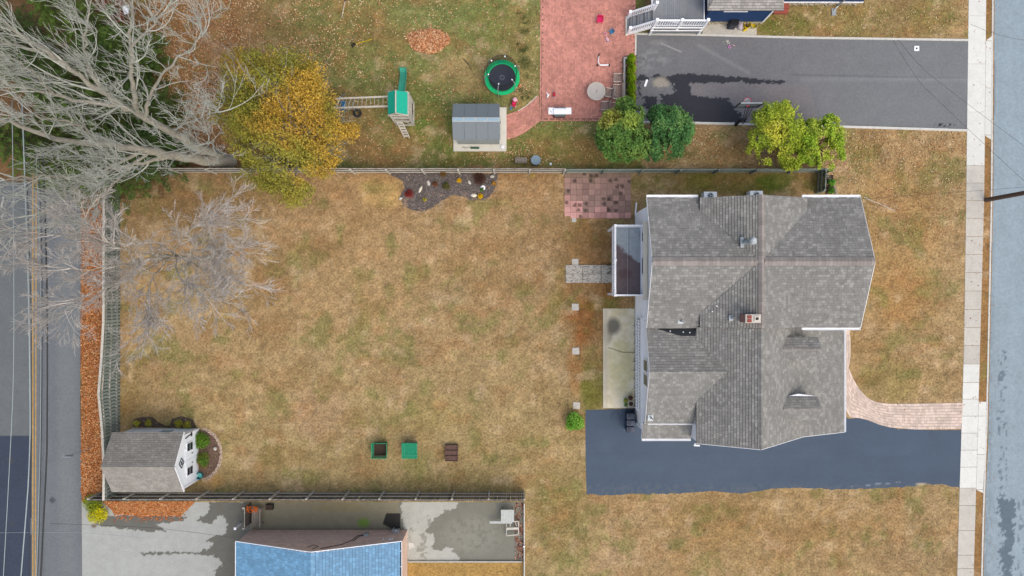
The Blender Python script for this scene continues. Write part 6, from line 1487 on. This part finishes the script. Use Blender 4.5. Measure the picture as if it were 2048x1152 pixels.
mb = MB(); mb.box((0,.05,.22), (.3,.62,.26)); mb.build('car_body', M_red, t, bevel=.07); mb = MB(); mb.blob((.02,.2,.48), (.15,.16,.06), 12, 6); mb.build('roof', M_palepink, t); mb = MB(); mb.box((0,-.04,.4), (.22,.16,.05)); mb.build('seat', M_pink, t, bevel=.02)
for s in (-1,1):
    for y in (-.18,.26): mb = MB(); mb.tube([(s*.14,y,.1),(s*.2,y,.1)], .09, 12); mb.build('wheel', M_palepink, t)
mb = MB(); mb.tube([(-.05,-.25,.3),(-.1,-.42,.32)], .04, 6); mb.box((-.12,-.46,.32), (.16,.1,.06)); mb.build('tow_handle', M_bluep, t)
t = TP('ball', 'orange ball in the grass at the lower right of the trampoline', 'ball', 1039, 173); mb = MB(); mb.blob((0,0,.1), (.11,.11,.11), 14, 10); mb.build('ball_body', mat('orange_rubber', C(226,140,90), rough=.5), t, smooth=True)
t = TP('ball', 'white ball by the fence right of the grey lidded bin', 'ball', 1101, 328.5); mb = MB(); mb.blob((0,0,.09), (.1,.1,.1), 14, 10); mb.build('ball_body', M_white, t, smooth=True)
t = TP('rain_bin', 'round grey-blue lidded bin against the fence right of the wooden pallet', 'bin', 1071, 323.5); mb = MB(); mb.cyl((0,0,0), .29, .6, 24, .31); mb.build('bin_body', M_dark, t); mb = MB(); mb.cyl((0,0,.6), .34, .04, 28); mb.build('lid', mat('grey_blue_lid', C(142,166,184), rough=.6, var=.08), t, bevel=.01)
t = TP('pallet', 'weathered slatted pallet leaning flat by the fence left of the round bin', 'pallet', 1042, 323)
for i in range(4): mb = MB(); mb.box((0,-.13+i*.1,.4), (.8,.08,.03)); mb.build('slat', M_wood, t)
mb = MB(); mb.box((-.36,0,.2), (.05,.4,.4)); mb.box((.36,0,.2), (.05,.4,.4)); mb.build('side_board', M_wood, t)
t = TP('vase', 'small white round pot on the corner of the shed pad', 'pot', 1005.5, 295, 0, .08); mb = MB(); mb.cyl((0,0,0), .1, .18, 14, .12); mb.build('pot_body', M_white, t); mb = MB(); mb.tube([(0,0,.15),(.02,.05,.3)], .012, 5); mb.build('stick', M_black, t)
t = TP('hose_holder', 'green hose reel box with a tangle of hose on the shed pad', 'garden tool', 950, 296.5, 0, .08); mb = MB(); mb.box((0,0,.05), (.62,.13,.1)); mb.build('tool_head', mat('dark_green_plastic', C(60,105,82), rough=.5), t, bevel=.03)
mb = MB(); mb.tube([(-.3,0,.06),(-.5,.05,.05),(-.7,-.03,.04),(-.8,.08,.04),(-.9,.02,.04),(-.72,.07,.06)], .015, 6); mb.build('hose', M_wood_gr, t)
def rake(name, label, x0, y0, x1, y1, m, hm):
    a = P(x0, y0)+Vector((0,0,.05)); b = P(x1, y1)+Vector((0,0,.05)); t = thing(name, label, 'rake', (a.x, a.y, 0)); mb = MB(); mb.tube([a, b], .02, 6); wpart('handle', mb, m, t)
    d = (b-a).normalized(); s = Vector((-d.y, d.x, 0)); mb = MB()
    for k in range(7): mb.beam(a, a-d*.34+s*(k-3)*.07, .02, .015)
    mb.beam(a-d*.3-s*.2, a-d*.3+s*.2, .02, .02); wpart('rake_head', mb, hm, t)
rake('leaf_rake', 'leaf rake with a yellow handle lying on the lawn left of the leaf pile', 712, 88, 744, 79, M_yellow, M_black)
rake('leaf_rake', 'leaf rake with a tan handle at the top edge of the photo', 690, 4, 684, 36, M_cream, M_dark)
t = TP('branch', 'thin dark curved fallen branch on the tan bare patch left of the trampoline', 'branch', 935, 128); mb = MB(); mb.tube([(-.27,.36,.03),(-.05,.1,.05),(.15,-.15,.05),(.27,-.4,.03)], [.03,.035,.03,.015], 6); mb.build('branch_wood', M_brownbark, t)
t = TP('umbrella', 'white patio umbrella canopy cut by the top edge above the brick patio', 'umbrella', 1241, 8); mb = MB(); n = 8; vs_ = [(0,.35,2.3)]+[((.62 if k%2==0 else .5)*math.cos(k*math.pi/8), .35+(.62 if k%2==0 else .5)*math.sin(k*math.pi/8), 2.0) for k in range(16)]; mb.add(vs_, [(0,1+k,1+(k+1)%16) for k in range(16)]); mb.build('canopy', M_white, t); mb = MB(); mb.cyl((0,.35,0), .03, 2.3, 8); mb.build('pole', M_white, t)
t = TP('drain_cover', 'small square white drain block with a black hole in the black driveway', 'drain', 1833, 97, 0, .006); mb = MB(); mb.box((0,0,.01), (.34,.34,.03)); mb.build('drain_block', M_white, t); mb = MB(); mb.cyl((0,0,.024), .07, .006, 12); mb.build('drain_hole', M_black, t)
t = TP('skateboard', 'short white skateboard on the dark wet driveway patch by the hedge', 'skateboard', 1291.5, 167, -.35, .01); mb = MB(); mb.prism([(.08*math.cos(a), .27*(1 if math.sin(a) > 0 else -1)+.08*math.sin(a)-.08*(1 if math.sin(a) > 0 else -1)) for a in [k*math.pi/8 for k in range(16)]], .08, .1); mb.build('board', M_white, t)
for y in (-.16,.16): mb = MB(); mb.tube([(-.07,y,.04),(.07,y,.04)], .03, 8); mb.build('wheel', M_rubber, t)
t = TP('toy_ring', 'pink toy ring lying on the driveway below the yellow bucket', 'toy', 1458.5, 94, 0, .01); mb = MB(); mb.ring((0,0,.03), .085, .03, 20, 6); mb.build('ring', mat('orchid_plastic', C(226,150,220), rough=.5), t)
t = TP('toy_stick', 'short white and pink toy beside the pink ring on the driveway', 'toy', 1467, 91, -.5, .01); mb = MB(); mb.box((0,0,.03), (.2,.05,.05)); mb.build('toy_body', M_palepink, t, bevel=.015)
mb = MB(); rr = random.Random(9)
for i in range(46): q = P(1455+rr.gauss(0, 4), 84+rr.gauss(0, 3.2)); s = rr.uniform(.015,.045); mb.blob((q.x,q.y,.015), (s,s*.7,s*.5), 5, 3, .2, i)
mb.build('scattered_crumbs', M_stone, kind='stuff')
t = TP('waste_bin', 'dark wheeled bin by the blue wall beside the yellow bucket', 'bin', 1461, 51); mb = MB(); mb.box((0,0,.45), (.52,.6,.9)); mb.build('bin_body', M_dark, t, bevel=.04); mb = MB(); mb.box((0,.02,.93), (.58,.62,.07)); mb.build('lid', M_black, t, bevel=.03); mb = MB(); mb.tube([(-.22,-.34,.95),(.22,-.34,.95)], .02, 6); mb.build('handle', M_black, t)
def bucket(name, label, px, py, r, h, m, inner):
    t = TP(name, label, 'bucket', px, py); mb = MB(); n = 24; vs_ = []
    for (rr_, z) in ((r*.8,0),(r,h),(r*.93,h),(r*.78,.05)): vs_ += [(rr_*math.cos(2*math.pi*k/n), rr_*math.sin(2*math.pi*k/n), z) for k in range(n)]
    mb.add(vs_, [(q*n+k, q*n+(k+1)%n, (q+1)*n+(k+1)%n, (q+1)*n+k) for q in range(3) for k in range(n)]+[tuple(range(n-1,-1,-1))]); mb.build('bucket_body', m, t); mb = MB(); mb.cyl((0,0,.04), r*.78, .02, n); mb.build('bucket_bottom', inner, t); return t
t = bucket('bucket', 'yellow bucket with things in it beside the dark wheeled bin', 1491.5, 52.5, .25, .38, M_yellow, M_yellow)
mb = MB(); mb.box((-.03,.02,.15), (.2,.06,.12), rz=.6); mb.box((.04,-.06,.18), (.14,.05,.1), rz=-.5); mb.build('bucket_content', M_brownbark, t); mb = MB(); mb.box((-.08,-.3,.1), (.3,.12,.14), rz=.4); mb.build('scoop', M_yellow, t, bevel=.03)
bucket('bucket', 'cream bucket at the corner of the blue wall right of the yellow one', 1506, 53.5, .23, .34, mat('cream_plastic', C(232,226,176), rough=.5), M_yellow)
t = TP('laundry_bag', 'lumpy lavender bag between the dark bin and the yellow bucket', 'bag', 1479, 52); mb = MB(); mb.blob((0,0,.16), (.22,.32,.2), 10, 7, .16, 4); mb.build('bag_body', mat('lavender_cloth', C(206,196,210), rough=.8), t, smooth=True)
mb = MB(); a = P(1405, 46); b = P(1513, 70); mb.box(((a.x+b.x)/2, (a.y+b.y)/2, .0), (b.x-a.x, a.y-b.y, .05)); mb.build('wall_pad', M_slab_old, kind='structure')
mb = MB(); a = P(1300, 44); b = P(1404, 67.5); mb.box(((a.x+b.x)/2, (a.y+b.y)/2, .0), (b.x-a.x, a.y-b.y, .04)); mb.build('gravel_strip', mat('dark_gravel', C(96,102,100), rough=.95, var=.4, scale=22, bump=.8), kind='structure')
# planters
def cage(label, px, py, covered):
    t = TP('mesh_planter', label, 'planter', px, py); w = .98; z1 = .75
    mb = MB()
    for s in (-1,1):
        mb.box((s*w/2*.86,0,.12), (.03,w*.86,.24)); mb.box((0,s*w/2*.86,.12), (w*.86,.03,.24))
    mb.build('side_board', M_wood_gr if covered else M_brownbark, t)
    mb = MB(); mb.box((0,0,.1), (w*.8,w*.8,.18)); mb.build('soil', M_soil if not covered else mat('green_soil', C(70,110,72), rough=.95, var=.3, scale=8), t)
    for sx in (-1,1):
        for sy in (-1,1): mb = MB(); mb.beam((sx*w/2*.86,sy*w/2*.86,0),(sx*w/2*1.06,sy*w/2*1.06,z1),.03,.03); mb.build('corner_post', M_green, t)
    mb = MB(); W_ = w*1.06/2; V = [(-W_,-W_,z1),(W_,-W_,z1),(W_,W_,z1),(-W_,W_,z1)]
    for k in range(4): mb.beam(V[k], V[(k+1)%4], .025, .025)
    mb.build('top_frame', M_green, t)
    mn = mat('green_netting', C(34,176,136), rough=.8, alpha=.85, bump=0, var=.1, scale=8)
    B_ = w*.86/2; Q = [(-B_,-B_,.03),(B_,-B_,.03),(B_,B_,.03),(-B_,B_,.03)]
    for k in range(4): mb = MB(); mb.add([Q[k], Q[(k+1)%4], V[(k+1)%4], V[k]], [(0,1,2,3)]); mb.build('netting', mn, t)
    if covered: mb = MB(); mb.add(V, [(0,1,2,3)]); mb.build('top_netting', mat('green_netting_top', C(40,186,140), rough=.8, alpha=.55, bump=0, var=.12, scale=8), t)
cage('square planter with green mesh sides and bare dark soil inside', 762, 897, False)
cage('square planter fully covered with green netting right of the open soil one', 822, 897, True)
t = TP('raised_bed', 'brown wooden raised bed in three sections on the lawn', 'planter', 903.5, 904.5)
for i in range(3):
    y = .38-i*.37; mb = MB(); mb.box((0,y,.14), (.8,.34,.24)); mb.build('soil', mat('brown_soil', C(112,88,80), rough=.98, var=.3, scale=14, bump=.6, fine=.3), t)
    mb = MB(); mb.box((-.42,y,.16), (.04,.38,.32)); mb.box((.42,y,.16), (.04,.38,.32)); mb.box((0,y+.18,.16), (.84,.025,.32)); mb.box((0,y-.18,.16), (.84,.025,.32)); mb.build('side_board', mat('dark_brown_board', C(112,88,82), rough=.9, var=.15, objrand=.1), t)
# bins and pots by the house
for i, (py, lab) in enumerate(((828,'topmost of three dark wheeled bins beside the flower pots'), (841,'middle one of the three dark wheeled bins at the white wall'), (854,'lowest of the three dark wheeled bins, at the driveway side'))):
    t = TP('waste_bin', lab, 'bin', 1257.5, py, 0, .01, 'wheeled bins at the house wall'); mb = MB(); mb.box((0,0,.45), (.55,.36,.9)); mb.build('bin_body', mat('bin_plastic', C(58,66,86), rough=.5), t, bevel=.04)
    mb = MB(); mb.box((.0,0,.94), (.6,.4,.07)); mb.build('lid', mat('bin_lid', C(74,84,106), rough=.45), t, bevel=.03); mb = MB(); mb.tube([(-.33,-.14,.9),(-.33,.14,.9)], .02, 6); mb.build('handle', M_black, t)
    mb = MB(); mb.box((-.12,0,.985), (.2,.26,.02)); mb.build('lid_panel', M_dark, t, bevel=.008)
    for s in (-1,1): mb = MB(); mb.tube([(.26,s*.16,.1),(.26,s*.2,.1)], .1, 12); mb.build('wheel', M_rubber, t)
def pot(label, px, py, r, m, plant=None):
    t = TP('flower_pot', label, 'pot', px, py, 0, .06); n = 20; mb = MB(); vs_ = []
    for (rr_, z) in ((r*.7,0),(r,.3),(r*.86,.3),(r*.82,.24)): vs_ += [(rr_*math.cos(2*math.pi*k/n), rr_*math.sin(2*math.pi*k/n), z) for k in range(n)]
    mb.add(vs_, [(q*n+k, q*n+(k+1)%n, (q+1)*n+(k+1)%n, (q+1)*n+k) for q in range(3) for k in range(n)]); mb.build('pot_body', m, t); mb = MB(); mb.cyl((0,0,.2), r*.83, .05, n); mb.build('soil', M_soil, t)
    if plant:
        r2 = np.random.default_rng(5); p_ = r2.normal(size=(160, 3))*np.array([r*.5, r*.5, .07])+np.array([0,0,.36]); c_ = np.array([L3(*plant)]*160)*(.7+.6*r2.random((160,1))); cards('foliage', p_, r2.normal(size=(160,3))+np.array([0,0,1]), .08, c_, M_leaf, t)
pot('brown flower pot behind the larger rimmed pot at the corner of the long slab', 1259.5, 794, .17, M_pipe); pot('round flower pot with a cream rim next to the topmost wheeled bin', 1260.5, 806, .2, M_cream)
pot('small pot with a yellow green plant left of the cream rimmed pot', 1250, 799, .13, M_green, (170,175,60)); pot('little green pot at the slab edge below the yellow green plant', 1250.5, 808, .11, mat('mint_pot', C(150,200,180), rough=.5), (110,150,80))
# watering can / teal bucket near shed
t = bucket('bucket', 'teal bucket beside the white shed corner', 402, 950, .24, .32, mat('teal_plastic', C(40,130,145), rough=.4), mat('pale_aqua', C(120,215,210), rough=.4))
# court things
t = TP('bench', 'weathered slatted bench standing by the fence in the parking court', 'bench', 518, 1029)
for i in range(5): mb = MB(); mb.box((-.28+i*.12,0,.45), (.1,1.25,.04)); mb.build('seat_slat', M_wood, t)
for z in (.6,.8): mb = MB(); mb.box((.36,0,z), (.04,1.25,.09)); mb.build('back_slat', M_wood, t)
for y in (-.55,.55):
    for x in (-.28,.34): mb = MB(); mb.box((x,y,.22 if x < 0 else .42), (.06,.06,.44 if x < 0 else .84)); mb.build('leg', M_wood, t)
t = TP('planter_box', 'low dark square box by the fence right of the slatted bench', 'box', 541, 1012); mb = MB(); mb.box((0,0,.15), (.5,.38,.3)); mb.build('box_body', M_black, t, bevel=.02); mb = MB(); mb.box((0,0,.31), (.42,.3,.02)); mb.build('soil', M_soil, t)
t = TP('bollard', 'single white post top below the gate panel in the parking court', 'post', 482, 1047); mb = MB(); mb.box((0,0,.5), (.12,.12,1)); mb.build('post_body', M_white, t); mb = MB(); mb.box((0,0,1.02), (.16,.16,.05)); mb.build('cap', M_white, t)
t = TP('small_table', 'pale weathered square tabletop with a plank beside it in the court corner', 'table', 1015, 1026)
for i in range(5): mb = MB(); mb.box((-.36+i*.18,.0,.62), (.175,.86,.03)); mb.build('top_board', mat('grey_white_board', C(206,212,210), rough=.8, var=.12, scale=5, objrand=.05), t)
mb = MB(); mb.box((-.45,-.5,.45), (1.55,.16,.05)); mb.build('plank', mat('grey_white_board', None), t)
for x in (-.36,.36):
    for y in (-.36,.36): mb = MB(); mb.box((x,y,.3), (.06,.06,.6)); mb.build('leg', M_wood, t)
t = TP('wood_frame', 'ladder-like bare wooden chair frame below the pale square tabletop', 'frame', 1025, 1054)
for (a, b) in (((-.42,.5),(.42,.5)),((-.42,-.5),(.42,-.42)),((-.42,.5),(-.42,-.5)),((.42,.5),(.42,-.45)),((-.42,.02),(.42,.05)),((-.16,.5),(-.16,.05)),((.2,.45),(.3,.1))):
    mb = MB(); w_ = .15 if abs(a[1]-.02) < .01 else .07; mb.beam((a[0],a[1],.3+.1*(w_ > .1)), (b[0],b[1],.3+.1*(w_ > .1)), w_, .05); mb.build('frame_board', M_wood_lt, t)
for x in (-.42,.42):
    for y in (-.45,.45): mb = MB(); mb.box((x,y,.15), (.06,.06,.3)); mb.build('leg', M_wood_lt, t)
# utility pole and wires
t = TP('utility_pole', 'brown wooden utility pole leaning out over the right pavement edge', 'pole', 1972, 400)
mb = MB(); mb.tube([(0,0,-.2),(.02,0,5),(.0,.0,9.5)], [.16,.14,.11], 14); mb.build('pole_shaft', mat('pole_wood', C(104,86,76), rough=.9, var=.2, scale=5, bump=.4, stretch=(6,6,.4)), t)
t = thing('play_canopy', 'torn white plastic canopy on a red-brown frame among the bare branches at the top left', 'canopy', P(250, 25)); mb = MB(); mb.slab([tuple(P(243,12,1.2)-t.location),tuple(P(258,10,1.3)-t.location),tuple(P(257,27,1.3)-t.location),tuple(P(249,29,1.1)-t.location)], .03); mb.build('canopy_sheet', M_white, t)
mb = MB()
for i in range(3): mb.tube([P(208+i*16, 0, .9)-t.location, P(208+i*16, 42, .9)-t.location], .035, 6)
mb.tube([P(204, 8, .9)-t.location, P(256, 8, .9)-t.location], .035, 6); mb.tube([P(204, 42, .9)-t.location, P(256, 42, .9)-t.location], .035, 6)
for (x, y) in ((206,8),(206,42),(254,8),(254,42)): a = P(x, y, .9)-t.location; mb.tube([a, (a.x, a.y, 0)], .035, 6)
mb.build('frame', mat('pale_salmon_metal', C(190,150,135), rough=.6), t); mb = MB(); mb.box((0-.75,.0,.25), (1.6,1.3,.05)); mb.build('platform', mat('red_brown_board', C(140,84,72), rough=.8), t)
def cable(label, pts, r, m, z=7.5, kind='cable'):
    q = [P(x, y, z) for x, y in pts]; t = thing('overhead_cable', label, 'cable', q[0], 0, 'overhead cables'); n = 24; out = []
    for i in range(n+1):
        u = i/n*(len(q)-1); k = min(len(q)-2, int(u)); p = q[k].lerp(q[k+1], u-k); p.z -= .35*math.sin(math.pi*i/n); out.append(p)
    mb = MB(); mb.tube(out, r, 5); wpart('wire', mb, m, t, smooth=True)
cable('leftmost pale overhead cable above the left road', [(24,200),(20,560),(18,800),(4,1200)], .02, M_cablel)
cable('pair-like bright cable running just left of the yellow road line', [(44,200),(51,580),(52,860),(50,980),(38,1200)], .035, M_cablel)
cable('slim dark blue cable close beside the bright cable over the left road', [(48,200),(54,580),(56,860),(57,1200)], .02, M_cable)
cable('thick black overhead cable right of the yellow road lines', [(86,300),(86.5,560),(87,900),(79,1200)], .045, M_cable)
cable('thin grey cable between the yellow lines and the thick black cable', [(78,300),(77,560),(75,900),(74,1200)], .02, M_cable)
cable('thin pale cable just right of the yellow road lines', [(72,300),(74,560),(73,900),(71,1200)], .015, M_cablel)
cable('fine wire crossing the top end of the right pavement', [(1941,48),(2080,85)], .008, M_cable)
cable('upper of two fine diagonal wires over the neighbour driveway and right road', [(1797,80),(1860,140),(2100,330)], .008, M_cable)
cable('lower of two fine diagonal wires over the neighbour driveway and right road', [(1786,80),(1850,165),(2090,400)], .008, M_cable)
cable('faint level wire crossing the right pavement by the utility pole', [(1720,398),(1930,382),(2100,370)], .008, M_cable)
cable('faint wire over the pale parking court above the drain line', [(100,1047),(300,1060),(470,1076)], .008, M_cable)
cable('faint wire crossing the left road near the lower left corner', [(-20,1066),(160,1070),(300,1078)], .008, M_cablel)
# street sign seen almost edge-on in the leaf strip
t = TP('street_sign', 'thin grey sign post leaning over the leaf strip beside the left road', 'sign', 183, 895); mb = MB(); mb.tube([(0,0,0),(-.1,-.03,2.2)], .03, 6); mb.build('post', M_metal, t); mb = MB(); mb.box((-.1,-.03,2.3), (.5,.04,.5)); mb.build('sign_panel', M_metal, t)
